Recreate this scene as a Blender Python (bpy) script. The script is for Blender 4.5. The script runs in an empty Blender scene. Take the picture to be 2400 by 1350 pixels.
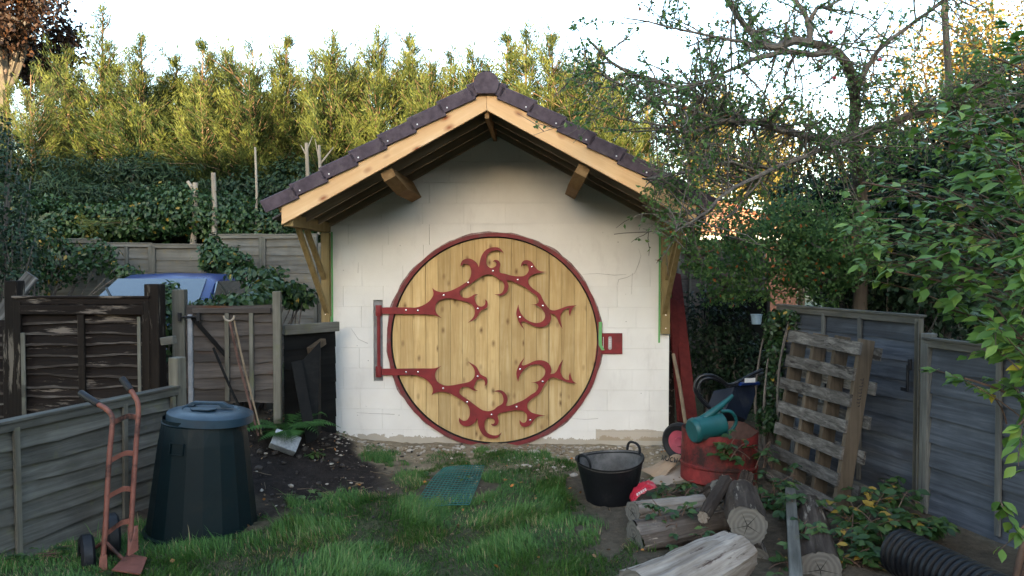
import bpy, bmesh, math, random
import numpy as np
from mathutils import Vector, Matrix
from mathutils.geometry import tessellate_polygon

R = math.radians
rng = np.random.default_rng(11)
random.seed(11)
scene = bpy.context.scene
COL = scene.collection

# ------------------------------------------------------------------ camera, sky, sun, exposure
F, CX, CY, HOR, CAMZ = 1750.0, 1200.0, 675.0, 625.0, 1.93
PITCH = math.atan((CY - HOR) / F)
cam_d = bpy.data.cameras.new('camera')
cam_d.sensor_fit = 'HORIZONTAL'
cam_d.sensor_width = 36.0
cam_d.lens = 36.0 * F / 2400.0
cam_d.clip_start = 0.05
cam_d.clip_end = 2000
cam = bpy.data.objects.new('camera', cam_d)
COL.objects.link(cam)
cam.location = (0, 0, CAMZ)
cam.rotation_euler = (R(90) - PITCH, 0, 0)
scene.camera = cam

SUN_EL, SUN_AZ = 9.0, 8.0            # low evening sun behind the camera, a little to its left
world = bpy.data.worlds.new('World')
scene.world = world
world.use_nodes = True
wn, wl = world.node_tree.nodes, world.node_tree.links
wn.clear()
sky = wn.new('ShaderNodeTexSky')
sky.sky_type = 'NISHITA'
sky.sun_disc = False
sky.sun_elevation = R(SUN_EL)
sky.sun_rotation = R(180 + SUN_AZ)
sky.air_density = 1.0
sky.dust_density = 1.0
sky.ozone_density = 1.0
hs = wn.new('ShaderNodeHueSaturation')
hs.inputs['Saturation'].default_value = 0.95
bgn = wn.new('ShaderNodeBackground')
bgn.inputs['Strength'].default_value = 0.15
wo = wn.new('ShaderNodeOutputWorld')
wl.new(sky.outputs[0], hs.inputs['Color'])
wl.new(hs.outputs[0], bgn.inputs[0])
wl.new(bgn.outputs[0], wo.inputs[0])

sun_d = bpy.data.lights.new('sun', 'SUN')
sun_d.energy = 4.0
sun_d.angle = R(0.5)
sun_d.color = (1.0, 0.78, 0.47)
sun = bpy.data.objects.new('sun', sun_d)
COL.objects.link(sun)
# light travels towards +Y (and slightly +X), downwards
ldir = Vector((math.sin(R(SUN_AZ)) * math.cos(R(SUN_EL)), math.cos(R(SUN_AZ)) * math.cos(R(SUN_EL)), -math.sin(R(SUN_EL))))
sun.rotation_euler = ldir.to_track_quat('-Z', 'Y').to_euler()

scene.view_settings.view_transform = 'Standard'
scene.view_settings.look = 'None'
scene.view_settings.gamma = 1.0
scene.view_settings.use_curve_mapping = False
scene.view_settings.exposure = 3.0

# ------------------------------------------------------------------ measuring helpers
ca, sa = math.cos(PITCH), math.sin(PITCH)
def ray(px, py):
    v = (CY - py) / F
    return Vector(((px - CX) / F, ca + v * sa, -sa + v * ca))
def W(px, py, Y):
    d = ray(px, py)
    return Vector((0, 0, CAMZ)) + d * (Y / d.y)
def G(px, py, z=0.0):
    d = ray(px, py)
    return Vector((0, 0, CAMZ)) + d * ((z - CAMZ) / d.z)
def proj(x, y, z):
    """pixel of a world point (numpy)"""
    dy, dz = y, z - CAMZ
    fwd = dy * ca - dz * sa
    up = dy * sa + dz * ca
    return CX + F * x / fwd, CY - F * up / fwd

# ------------------------------------------------------------------ object helpers
def tag(o, label=None, cat=None, group=None, kind=None):
    if label: o['label'] = label
    if cat: o['category'] = cat
    if group: o['group'] = group
    if kind: o['kind'] = kind
    return o
def thing(name, label, cat, loc=(0, 0, 0), rz=0.0, group=None):
    o = bpy.data.objects.new(name, None)
    o.empty_display_size = 0.2
    COL.objects.link(o)
    o.location = loc
    o.rotation_euler = (0, 0, rz)
    return tag(o, label, cat, group)
def link(name, me, mat=None, parent=None, smooth=False):
    if mat is not None and len(me.materials) == 0: me.materials.append(mat)
    if smooth and len(me.polygons):
        me.polygons.foreach_set('use_smooth', np.ones(len(me.polygons), bool))
        if len(me.polygons) < 6000: me.set_sharp_from_angle(angle=R(38))
    o = bpy.data.objects.new(name, me)
    COL.objects.link(o)
    if parent is not None: o.parent = parent
    return o
def raw_mesh(name, V, faces):
    me = bpy.data.meshes.new(name)
    me.from_pydata([tuple(v) for v in V], [], faces)
    me.update()
    return me
def np_mesh(name, V, Fc, tint=None):
    """fast mesh from numpy arrays: V (n,3), Fc (m,k)"""
    V = np.asarray(V, np.float32); Fc = np.asarray(Fc, np.int32)
    me = bpy.data.meshes.new(name)
    me.vertices.add(len(V)); me.vertices.foreach_set('co', V.ravel())
    m, k = Fc.shape
    me.loops.add(m * k); me.loops.foreach_set('vertex_index', Fc.ravel())
    me.polygons.add(m)
    me.polygons.foreach_set('loop_start', np.arange(0, m * k, k, dtype=np.int32))
    me.polygons.foreach_set('loop_total', np.full(m, k, np.int32))
    if tint is not None:
        a = me.attributes.new('tint', 'FLOAT', 'POINT')
        a.data.foreach_set('value', np.asarray(tint, np.float32))
    me.update(calc_edges=True)
    return me

class MB:
    """collects shapes for ONE mesh object"""
    def __init__(s): s.V = []; s.F = []
    def add(s, V, Fc):
        b = len(s.V); s.V += [tuple(v) for v in V]; s.F += [tuple(i + b for i in f) for f in Fc]; return s
    def box(s, x0, x1, y0, y1, z0, z1, M=None):
        V = [Vector(p) for p in ((x0,y0,z0),(x1,y0,z0),(x1,y1,z0),(x0,y1,z0),(x0,y0,z1),(x1,y0,z1),(x1,y1,z1),(x0,y1,z1))]
        if M is not None: V = [M @ p for p in V]
        return s.add(V, [(0,3,2,1),(4,5,6,7),(0,1,5,4),(1,2,6,5),(2,3,7,6),(3,0,4,7)])
    def tube(s, P, rad, n=8, cap=True, phase=0.0):
        P = [Vector(p) for p in P]; m = len(P)
        if not hasattr(rad, '__len__'): rad = [rad] * m
        V = []; nrm = None
        for i in range(m):
            t = (P[min(i + 1, m - 1)] - P[max(i - 1, 0)])
            t = t.normalized() if t.length > 1e-9 else Vector((0, 0, 1))
            if nrm is None:
                h = Vector((0, 0, 1)) if abs(t.z) < 0.9 else Vector((1, 0, 0))
                nrm = t.cross(h).normalized()
            nrm = (nrm - t * nrm.dot(t)).normalized()
            b = t.cross(nrm)
            for k in range(n):
                a = 2 * math.pi * k / n + phase
                V.append(P[i] + (nrm * math.cos(a) + b * math.sin(a)) * rad[i])
        Fc = [(i*n + k, i*n + (k+1) % n, (i+1)*n + (k+1) % n, (i+1)*n + k) for i in range(m-1) for k in range(n)]
        if cap: Fc += [tuple(range(n-1, -1, -1)), tuple((m-1)*n + k for k in range(n))]
        return s.add(V, Fc)
    def lathe(s, prof, n=24, M=None):
        """prof: list of (r, z)"""
        V = []
        for r, z in prof:
            for k in range(n):
                a = 2 * math.pi * k / n
                V.append(Vector((r * math.cos(a), r * math.sin(a), z)))
        if M is not None: V = [M @ v for v in V]
        Fc = [(i*n + k, i*n + (k+1) % n, (i+1)*n + (k+1) % n, (i+1)*n + k) for i in range(len(prof)-1) for k in range(n)]
        return s.add(V, Fc)
    def prism(s, poly, d0, d1, axis='y'):
        """closed polygon [(a,b)] in the xz plane, from y=d0 (front) to y=d1 (back)"""
        n = len(poly)
        V = [Vector((a, d0, b)) for a, b in poly] + [Vector((a, d1, b)) for a, b in poly]
        tris = tessellate_polygon([[Vector((a, b, 0)) for a, b in poly]])
        area = sum(poly[i][0]*poly[(i+1) % n][1] - poly[(i+1) % n][0]*poly[i][1] for i in range(n))
        Fc = []
        for t in tris:
            a, b, c = t
            p, q, r_ = poly[a], poly[b], poly[c]
            if (q[0]-p[0])*(r_[1]-p[1]) - (q[1]-p[1])*(r_[0]-p[0]) < 0: b, c = c, b
            Fc.append((a, b, c)); Fc.append((a+n, c+n, b+n))
        for i in range(n):
            j = (i+1) % n
            Fc.append((i, i+n, j+n, j) if area > 0 else (j, j+n, i+n, i))
        return s.add(V, Fc)
    def build(s, name, mat, parent=None, smooth=False, bevel=0.0, M=None):
        V = s.V if M is None else [M @ Vector(v) for v in s.V]
        me = raw_mesh(name, V, s.F)
        if bevel > 0:
            bm = bmesh.new(); bm.from_mesh(me)
            bmesh.ops.bevel(bm, geom=list(bm.edges), offset=bevel, segments=1, affect='EDGES', profile=0.5)
            bm.to_mesh(me); bm.free()
        return link(name, me, mat, parent, smooth)
def frame(o, x, z):
    """matrix with origin o, local x along x, local z close to z"""
    x = Vector(x).normalized(); z = Vector(z); y = z.cross(x).normalized(); z = x.cross(y)
    return Matrix(((x.x, y.x, z.x, o[0]), (x.y, y.y, z.y, o[1]), (x.z, y.z, z.z, o[2]), (0, 0, 0, 1)))
def spline(P, n=4):
    """Catmull-Rom through P (Vectors or tuples)"""
    P = [Vector(p) for p in P]; out = []
    for i in range(len(P) - 1):
        p0, p1, p2, p3 = P[max(i-1, 0)], P[i], P[i+1], P[min(i+2, len(P)-1)]
        for k in range(n):
            t = k / n
            out.append(0.5 * ((2*p1) + (p2-p0)*t + (2*p0-5*p1+4*p2-p3)*t*t + (3*p1-p0-3*p2+p3)*t**3))
    out.append(P[-1]); return out

# ------------------------------------------------------------------ materials
class NT:
    def __init__(s, name):
        s.m = bpy.data.materials.new(name); s.m.use_nodes = True
        s.t = s.m.node_tree; s.t.nodes.clear()
        s.out = s.n('ShaderNodeOutputMaterial')
    def n(s, t, **kw):
        x = s.t.nodes.new(t)
        for k, v in kw.items():
            if k.startswith('i_'): x.inputs[k[2:].replace('_', ' ')].default_value = v
            else: setattr(x, k, v)
        return x
    def l(s, a, b): s.t.links.new(a, b)
    def coords(s, scale=(1, 1, 1), rand=0.0):
        tc = s.n('ShaderNodeTexCoord'); mp = s.n('ShaderNodeMapping')
        mp.inputs['Scale'].default_value = scale
        if rand:
            oi = s.n('ShaderNodeObjectInfo'); mu = s.n('ShaderNodeMath', operation='MULTIPLY'); mu.inputs[1].default_value = rand
            cb = s.n('ShaderNodeCombineXYZ'); s.l(oi.outputs['Random'], mu.inputs[0])
            for k in range(3): s.l(mu.outputs[0], cb.inputs[k])
            s.l(cb.outputs[0], mp.inputs['Location'])
        s.l(tc.outputs['Object'], mp.inputs['Vector'])
        return mp.outputs[0]
    def noise(s, vec, scale, detail=4, rough=0.55, dist=0.0):
        x = s.n('ShaderNodeTexNoise'); x.inputs['Scale'].default_value = scale; x.inputs['Detail'].default_value = detail
        x.inputs['Roughness'].default_value = rough; x.inputs['Distortion'].default_value = dist
        if vec is not None: s.l(vec, x.inputs['Vector'])
        return x.outputs[0]
    def ramp(s, fac, stops, interp='LINEAR'):
        x = s.n('ShaderNodeValToRGB'); r = x.color_ramp; r.interpolation = interp
        while len(r.elements) < len(stops): r.elements.new(0.5)
        for e, (p, c) in zip(r.elements, stops):
            e.position = p; e.color = (*c, 1) if hasattr(c, '__len__') else (c, c, c, 1)
        s.l(fac, x.inputs[0]); return x.outputs[0]
    def mix(s, fac, a, b, blend='MIX'):
        x = s.n('ShaderNodeMix', data_type='RGBA', blend_type=blend)
        for v, i in ((fac, 0), (a, 6), (b, 7)):
            if hasattr(v, 'is_linked') or hasattr(v, 'links'): s.l(v, x.inputs[i])
            else: x.inputs[i].default_value = v if i == 0 else (*v, 1)
        return x.outputs[2]
    def math(s, op, a, b=0.0, clamp=False):
        x = s.n('ShaderNodeMath', operation=op, use_clamp=clamp)
        for i, v in enumerate((a, b)):
            if hasattr(v, 'links'): s.l(v, x.inputs[i])
            else: x.inputs[i].default_value = v
        return x.outputs[0]
    def bsdf(s, col, rough=0.8, bump=None, bdist=0.005, bstr=0.5, metal=0.0, spec=0.2, coat=0.0):
        b = s.n('ShaderNodeBsdfPrincipled')
        for v, i in ((col, 'Base Color'), (rough, 'Roughness')):
            if hasattr(v, 'links'): s.l(v, b.inputs[i])
            else: b.inputs[i].default_value = (*v, 1) if i == 'Base Color' else v
        b.inputs['Metallic'].default_value = metal
        b.inputs['Specular IOR Level'].default_value = spec
        b.inputs['Coat Weight'].default_value = coat
        if bump is not None:
            bp = s.n('ShaderNodeBump'); bp.inputs['Distance'].default_value = bdist; bp.inputs['Strength'].default_value = bstr
            s.l(bump, bp.inputs['Height']); s.l(bp.outputs[0], b.inputs['Normal'])
        s.l(b.outputs[0], s.out.inputs[0]); return b

def wood(name, c0, c1, c2, axis='x', grain=28, knots=0.0, rand=23.0, rough=0.75, tone=0.25, bump=0.5, flake=None, moss=None, knot_col=(0.09, 0.035, 0.015)):
    """c0 dark .. c2 light, grain runs along axis"""
    s = NT(name)
    st = {'x': (0.06, 1, 1), 'y': (1, 0.06, 1), 'z': (1, 1, 0.06)}[axis]
    v = s.coords(tuple(q for q in st), rand)
    g = s.noise(v, grain, 6, 0.65, 0.6)
    col = s.ramp(g, [(0.28, c0), (0.5, c1), (0.72, c2)])
    v2 = s.coords((1, 1, 1), rand)
    blotch = s.noise(v2, 3.5, 3)
    col = s.mix(s.ramp(blotch, [(0.35, 0.0), (0.7, 0.55)]), col, c0)
    oi = s.n('ShaderNodeObjectInfo')
    tn = s.ramp(oi.outputs['Random'], [(0.0, (1 - tone,) * 3), (1.0, (1.0, 1.0, 1.0))])
    col = s.mix(1.0, col, tn, 'MULTIPLY')
    if knots > 0:
        vk = s.coords({'x': (2.4, 4.5, 4.5), 'y': (4.5, 2.4, 4.5), 'z': (4.5, 4.5, 2.4)}[axis], rand * 1.7)
        vo = s.n('ShaderNodeTexVoronoi', feature='F1'); vo.inputs['Scale'].default_value = knots
        s.l(vk, vo.inputs['Vector'])
        wob = s.math('ADD', vo.outputs['Distance'], s.math('MULTIPLY', s.noise(v2, 30, 3), 0.06))
        col = s.mix(s.ramp(wob, [(0.07, 1.0), (0.14, 0.55), (0.26, 0.0)]), col, knot_col)
    if flake is not None:
        fl = s.noise(s.coords({'x': (0.12, 1, 1), 'z': (1, 1, 0.12), 'y': (1, 0.12, 1)}[axis], rand * 0.7), 14, 6, 0.7)
        col = s.mix(s.ramp(fl, [(0.57, 0.0), (0.63, 1.0)]), col, flake)
    if moss is not None:
        ms = s.noise(s.coords((1, 1, 1), rand * 0.4), 6, 5, 0.7)
        col = s.mix(s.ramp(ms, [(0.55, 0.0), (0.75, 0.6)]), col, moss)
    s.bsdf(col, rough, g, 0.004, bump, spec=0.12)
    return s.m

def plain(name, col, rough=0.5, var=0.25, scale=8, bump=0.15, bdist=0.003, metal=0.0, spec=0.4, dirt=None, dirt_amt=0.5, coat=0.0, fine=60):
    s = NT(name)
    v = s.coords((1, 1, 1), 13)
    n = s.noise(v, scale, 5, 0.6)
    dk = tuple(c * (1 - var) for c in col); lt = tuple(min(1, c * (1 + var)) for c in col)
    c = s.ramp(n, [(0.3, dk), (0.7, lt)])
    if dirt is not None:
        d = s.noise(s.coords((1, 1, 1), 31), scale * 0.6, 7, 0.72)
        c = s.mix(s.ramp(d, [(0.62 - dirt_amt * 0.25, 0.0), (0.75 - dirt_amt * 0.2, 1.0)]), c, dirt)
    r = s.ramp(n, [(0.3, min(1, rough * 1.15)), (0.7, rough * 0.85)])
    s.bsdf(c, r, s.noise(v, fine, 4), bdist, bump, metal, spec, coat)
    return s.m

def leafmat(name, stops, trans=0.3, rough=0.5, spec=0.25):
    s = NT(name)
    a = s.n('ShaderNodeAttribute', attribute_name='tint')
    c = s.ramp(a.outputs['Fac'], stops)
    b = s.n('ShaderNodeBsdfPrincipled'); b.inputs['Roughness'].default_value = rough; b.inputs['Specular IOR Level'].default_value = spec
    t = s.n('ShaderNodeBsdfTranslucent'); mx = s.n('ShaderNodeMixShader'); mx.inputs[0].default_value = trans
    s.l(c, b.inputs['Base Color']); s.l(c, t.inputs[0])
    s.l(b.outputs[0], mx.inputs[1]); s.l(t.outputs[0], mx.inputs[2]); s.l(mx.outputs[0], s.out.inputs[0])
    return s.m

def m_wallpaint():
    s = NT('painted_block')
    v = s.coords()
    n1 = s.noise(v, 2.2, 5); n2 = s.noise(v, 90, 3, 0.7)
    col = s.ramp(n1, [(0.3, (0.665, 0.63, 0.58)), (0.7, (0.75, 0.718, 0.668))])
    oi = s.n('ShaderNodeObjectInfo')
    col = s.mix(1.0, col, s.ramp(oi.outputs['Random'], [(0, (0.965, 0.965, 0.965)), (1, (1, 1, 1))]), 'MULTIPLY')
    pit = s.noise(v, 26, 4, 0.75)
    pitm = s.ramp(pit, [(0.68, 0.0), (0.73, 1.0)])
    chip = s.math('MULTIPLY', pitm, s.ramp(s.noise(v, 1.6, 3), [(0.42, 0.0), (0.58, 0.85)]))
    thin = s.noise(s.coords((1, 1, 0.35)), 5, 6, 0.7)
    col = s.mix(s.ramp(thin, [(0.55, 0.0), (0.78, 0.5)]), col, (0.50, 0.46, 0.42))
    col = s.mix(chip, col, (0.22, 0.19, 0.16))
    # bare render left unpainted along the footing and a brown damp patch by the right corner
    sep = s.n('ShaderNodeSeparateXYZ'); s.l(v, sep.inputs[0])
    wob = s.math('MULTIPLY', s.noise(v, 7, 6, 0.7), 0.26)
    foot = s.math('LESS_THAN', sep.outputs[2], s.math('SUBTRACT', wob, 0.055))
    col = s.mix(s.math('MULTIPLY', foot, 0.8), col, (0.33, 0.28, 0.21))
    pz = s.math('LESS_THAN', sep.outputs[2], s.math('ADD', s.math('MULTIPLY', s.noise(v, 4, 5), 0.12), 0.11))
    pm = s.math('MULTIPLY', s.math('MULTIPLY', s.math('GREATER_THAN', sep.outputs[0], 1.1), pz), s.math('GREATER_THAN', sep.outputs[2], 0.045))
    col = s.mix(s.math('MULTIPLY', pm, 0.6), col, (0.30, 0.22, 0.13))
    hgt = s.math('SUBTRACT', s.math('MULTIPLY', n2, 0.6), s.math('MULTIPLY', pitm, 0.8))
    s.bsdf(col, 0.85, hgt, 0.004, 0.55, spec=0.2)
    return s.m

M = {}
M['wall'] = m_wallpaint()
M['pine'] = wood('pine_board', (0.60, 0.35, 0.165), (0.71, 0.455, 0.235), (0.80, 0.565, 0.33), 'x', 16, knots=1.5, tone=0.08, bump=0.25, knot_col=(0.25, 0.075, 0.03))
M['treated'] = wood('treated_timber', (0.26, 0.18, 0.075), (0.36, 0.26, 0.12), (0.44, 0.33, 0.16), 'z', 22, knots=0.9, tone=0.2, bump=0.3)
M['beam'] = wood('purlin_timber', (0.22, 0.12, 0.05), (0.33, 0.2, 0.09), (0.42, 0.27, 0.13), 'y', 22, tone=0.15, bump=0.3)
M['plank'] = wood('door_plank', (0.46, 0.30, 0.13), (0.64, 0.445, 0.205), (0.76, 0.575, 0.315), 'z', 24, knots=1.9, tone=0.30, bump=0.25, knot_col=(0.17, 0.095, 0.045))
M['rafter'] = wood('rafter_timber', (0.12, 0.085, 0.06), (0.2, 0.15, 0.1), (0.27, 0.2, 0.14), 'x', 20)
M['grey'] = wood('weathered_grey_wood', (0.075, 0.072, 0.062), (0.15, 0.145, 0.128), (0.235, 0.23, 0.205), 'x', 26, tone=0.35, bump=0.8, moss=(0.15, 0.15, 0.07), knots=0.55, knot_col=(0.07, 0.06, 0.05))
M['greyz'] = wood('weathered_grey_post', (0.10, 0.09, 0.07), (0.18, 0.168, 0.138), (0.26, 0.248, 0.21), 'z', 24, tone=0.3, bump=0.7, moss=(0.16, 0.17, 0.08))
M['blue'] = wood('bluegrey_fence_wood', (0.042, 0.047, 0.056), (0.08, 0.09, 0.108), (0.135, 0.15, 0.175), 'x', 24, tone=0.35, bump=0.7, knots=0.6, knot_col=(0.05, 0.05, 0.055))
M['bluez'] = wood('bluegrey_fence_batten', (0.07, 0.069, 0.064), (0.13, 0.13, 0.12), (0.20, 0.198, 0.185), 'z', 24, tone=0.3, bump=0.6)
M['brown'] = wood('dark_brown_paint_wood', (0.012, 0.008, 0.0065), (0.019, 0.0125, 0.010), (0.03, 0.02, 0.016), 'x', 26, tone=0.3, bump=0.8, flake=(0.2, 0.16, 0.13))
M['brownz'] = wood('dark_brown_post', (0.015, 0.011, 0.009), (0.024, 0.017, 0.013), (0.036, 0.026, 0.02), 'z', 26, tone=0.3, bump=0.8, flake=(0.17, 0.14, 0.11))
M['gatew'] = wood('old_gate_board', (0.06, 0.05, 0.044), (0.105, 0.088, 0.078), (0.165, 0.143, 0.126), 'x', 24, tone=0.4, bump=0.8, knots=0.5)
M['blackw'] = wood('blackened_board', (0.006, 0.006, 0.006), (0.010, 0.010, 0.010), (0.018, 0.017, 0.016), 'x', 20, tone=0.3)
M['farfence'] = wood('far_fence_board', (0.12, 0.108, 0.088), (0.20, 0.185, 0.155), (0.27, 0.255, 0.22), 'x', 18, tone=0.25, bump=0.6, moss=(0.20, 0.15, 0.07))
M['pallet'] = wood('pallet_board', (0.05, 0.045, 0.04), (0.16, 0.148, 0.135), (0.34, 0.32, 0.30), 'x', 30, tone=0.45, bump=0.9, moss=(0.06, 0.055, 0.05), knots=0.8)
M['slat'] = wood('pallet_slat', (0.045, 0.04, 0.036), (0.17, 0.155, 0.14), (0.36, 0.335, 0.305), 'y', 34, tone=0.4, bump=0.9, flake=(0.035, 0.03, 0.027))
M['stringer'] = wood('pallet_stringer', (0.10, 0.077, 0.054), (0.175, 0.137, 0.099), (0.25, 0.20, 0.15), 'z', 22, tone=0.3, bump=0.6)
M['redboard'] = wood('red_painted_board', (0.11, 0.018, 0.016), (0.17, 0.026, 0.022), (0.22, 0.04, 0.032), 'z', 16, tone=0.3, bump=0.3)
M['pole'] = wood('old_pole', (0.12, 0.085, 0.055), (0.2, 0.15, 0.1), (0.28, 0.22, 0.15), 'z', 20)
M['tile'] = plain('roof_tile', (0.088, 0.064, 0.078), 0.75, 0.3, 14, 0.5, 0.003, dirt=(0.13, 0.105, 0.105), dirt_amt=0.25, spec=0.25)
M['iron'] = plain('red_oxide_paint', (0.27, 0.036, 0.038), 0.5, 0.2, 7, 0.3, 0.001, dirt=(0.19, 0.035, 0.035), dirt_amt=0.5, spec=0.2)
M['ring'] = plain('red_frame_paint', (0.22, 0.038, 0.04), 0.6, 0.2, 9, 0.4, 0.003, dirt=(0.15, 0.085, 0.075), dirt_amt=0.35, spec=0.25)
M['smear'] = plain('paint_smear', (0.18, 0.10, 0.095), 0.8, 0.35, 20, 0.4, 0.003, dirt=(0.34, 0.27, 0.25), dirt_amt=0.6)
M['bolt'] = plain('zinc_bolt', (0.85, 0.85, 0.85), 0.25, 0.05, 20, 0, metal=1.0)
M['steel'] = plain('keypad_steel', (0.55, 0.54, 0.55), 0.35, 0.1, 20, 0.1, metal=0.9)
M['dark'] = plain('dark_void', (0.012, 0.011, 0.01), 0.9)
M['slot'] = plain('grey_slot_render', (0.24, 0.24, 0.245), 0.85, 0.3, 10, 0.5)
M['mortar'] = plain('mortar', (0.36, 0.33, 0.30), 0.9, 0.2, 30, 0.6)
M['felt'] = plain('roof_felt', (0.07, 0.066, 0.07), 0.85, 0.2, 5)
M['tape'] = plain('green_tape', (0.13, 0.36, 0.12), 0.6, 0.1, 20)
M['bin'] = plain('dark_bin_plastic', (0.003, 0.0105, 0.0135), 0.5, 0.15, 5, 0.35, 0.002, spec=0.2, fine=140, dirt=(0.009, 0.014, 0.015), dirt_amt=0.3)
M['lid'] = plain('bin_lid_plastic', (0.014, 0.038, 0.062), 0.38, 0.2, 9, 0.4, 0.002, spec=0.5, fine=150)
M['trug'] = plain('black_rubber', (0.006, 0.007, 0.009), 0.55, 0.3, 7, 0.3, 0.002, spec=0.25, dirt=(0.03, 0.03, 0.03), dirt_amt=0.3)
M['trugin'] = plain('cement_residue', (0.11, 0.107, 0.103), 0.9, 0.5, 6, 0.5, dirt=(0.05, 0.05, 0.05), dirt_amt=0.6)
M['rust'] = plain('rusty_red_paint', (0.22, 0.027, 0.025), 0.65, 0.5, 4, 0.6, 0.004, spec=0.25, dirt=(0.035, 0.016, 0.013), dirt_amt=0.72)
M['rustin'] = plain('rust_inside', (0.085, 0.042, 0.03), 0.85, 0.4, 8, 0.5)
M['teal'] = plain('teal_plastic', (0.012, 0.12, 0.125), 0.45, 0.2, 6, 0.2, dirt=(0.10, 0.2, 0.19), dirt_amt=0.12)
M['truck'] = plain('faded_orange_paint', (0.25, 0.085, 0.058), 0.6, 0.25, 9, 0.3, 0.002, dirt=(0.03, 0.012, 0.009), dirt_amt=0.45)
M['rubber'] = plain('black_rubber_grip', (0.006, 0.007, 0.010), 0.6, 0.3, 10, 0.4)
M['tub'] = plain('navy_plastic', (0.012, 0.018, 0.035), 0.35, 0.2, 6, 0.2, dirt=(0.05, 0.055, 0.06), dirt_amt=0.2)
M['blktube'] = plain('black_tube', (0.014, 0.015, 0.018), 0.3, 0.3, 12, 0.2, dirt=(0.2, 0.19, 0.18), dirt_amt=0.15)
M['pink'] = plain('faded_red_plastic', (0.33, 0.055, 0.08), 0.5)
M['pipe'] = plain('black_pipe_plastic', (0.006, 0.007, 0.010), 0.42, 0.2, 6, 0.2, spec=0.35, dirt=(0.018, 0.018, 0.018), dirt_amt=0.3)
M['carpaint'] = plain('blue_car_paint', (0.008, 0.026, 0.13), 0.3, 0.05, 3, 0, spec=0.35, coat=0.15)
M['glass'] = plain('car_glass', (0.02, 0.03, 0.035), 0.08, 0.0, 3, 0, spec=1.0, coat=1.0)
M['galv'] = plain('galvanised', (0.24, 0.25, 0.27), 0.55, 0.2, 14, 0.1, metal=0.3)
M['block'] = plain('grey_concrete_block', (0.34, 0.355, 0.38), 0.95, 0.25, 40, 1.0, 0.006, fine=70)
M['card'] = plain('cardboard', (0.36, 0.25, 0.16), 0.85, 0.15, 5, 0.2)
M['cardp'] = plain('brown_paper', (0.34, 0.28, 0.22), 0.85, 0.15, 5, 0.2)
M['ink'] = plain('marker_ink', (0.02, 0.018, 0.016), 0.8)
M['bag'] = plain('red_plastic_bag', (0.50, 0.025, 0.045), 0.3, 0.2, 9, 0.5, 0.006, spec=0.6, fine=25)
M['white'] = plain('white_paint', (0.75, 0.75, 0.73), 0.6, 0.05)
M['mesh'] = plain('green_plastic_mesh', (0.012, 0.095, 0.075), 0.45, 0.2)
M['stone'] = plain('rubble_stone', (0.34, 0.30, 0.25), 0.9, 0.45, 3, 0.6)
M['brick'] = plain('house_brick', (0.17, 0.08, 0.055), 0.9, 0.3, 12, 0.4)
M['hroof'] = plain('house_roof_tile', (0.36, 0.185, 0.12), 0.85, 0.2, 8, 0.5)
M['hridge'] = plain('house_ridge_tile', (0.35, 0.1, 0.05), 0.85, 0.2, 8, 0.4)
M['bark'] = wood('tree_bark', (0.045, 0.036, 0.028), (0.085, 0.07, 0.055), (0.14, 0.12, 0.095), 'z', 18, bump=1.0, rand=0.0, tone=0.15, moss=(0.09, 0.10, 0.06))
M['twig'] = plain('apple_twig', (0.105, 0.085, 0.072), 0.85, 0.3, 20, 0.5, dirt=(0.12, 0.125, 0.09), dirt_amt=0.4)
M['stem'] = plain('red_stem', (0.085, 0.05, 0.033), 0.7, 0.3, 12)
M['conbark'] = plain('conifer_bark', (0.13, 0.075, 0.045), 0.9, 0.4, 14, 0.6)
M['deadwood'] = wood('dead_trunk_wood', (0.22, 0.18, 0.14), (0.34, 0.29, 0.23), (0.42, 0.37, 0.31), 'z', 18, rand=5.0)
M['logbark'] = wood('log_bark', (0.025, 0.018, 0.014), (0.075, 0.056, 0.044), (0.16, 0.128, 0.105), 'x', 22, bump=1.0, tone=0.35, flake=(0.30, 0.255, 0.205))
M['logpale'] = wood('barkless_log', (0.14, 0.105, 0.08), (0.31, 0.265, 0.225), (0.46, 0.41, 0.355), 'x', 30, bump=1.0, tone=0.15, flake=(0.07, 0.045, 0.035))
M['logmix'] = wood('half_barked_log', (0.045, 0.035, 0.03), (0.13, 0.105, 0.088), (0.24, 0.205, 0.175), 'x', 20, bump=1.0, tone=0.1, flake=(0.40, 0.34, 0.28), moss=(0.42, 0.35, 0.28))
def m_endgrain():
    s = NT('log_end_grain')
    v = s.coords((1, 1, 1))
    w = s.n('ShaderNodeTexWave', wave_type='RINGS', rings_direction='X'); w.inputs['Scale'].default_value = 11
    w.inputs['Distortion'].default_value = 4.0; w.inputs['Detail'].default_value = 3; s.l(v, w.inputs['Vector'])
    c = s.ramp(w.outputs['Fac'], [(0.0, (0.095, 0.088, 0.078)), (1.0, (0.135, 0.125, 0.11))])
    n = s.noise(v, 12, 5)
    c = s.mix(s.ramp(n, [(0.4, 0.0), (0.7, 0.6)]), c, (0.13, 0.12, 0.105))
    s.bsdf(c, 0.9, w.outputs['Fac'], 0.003, 0.5, spec=0.15)
    return s.m
M['end'] = m_endgrain()
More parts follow.
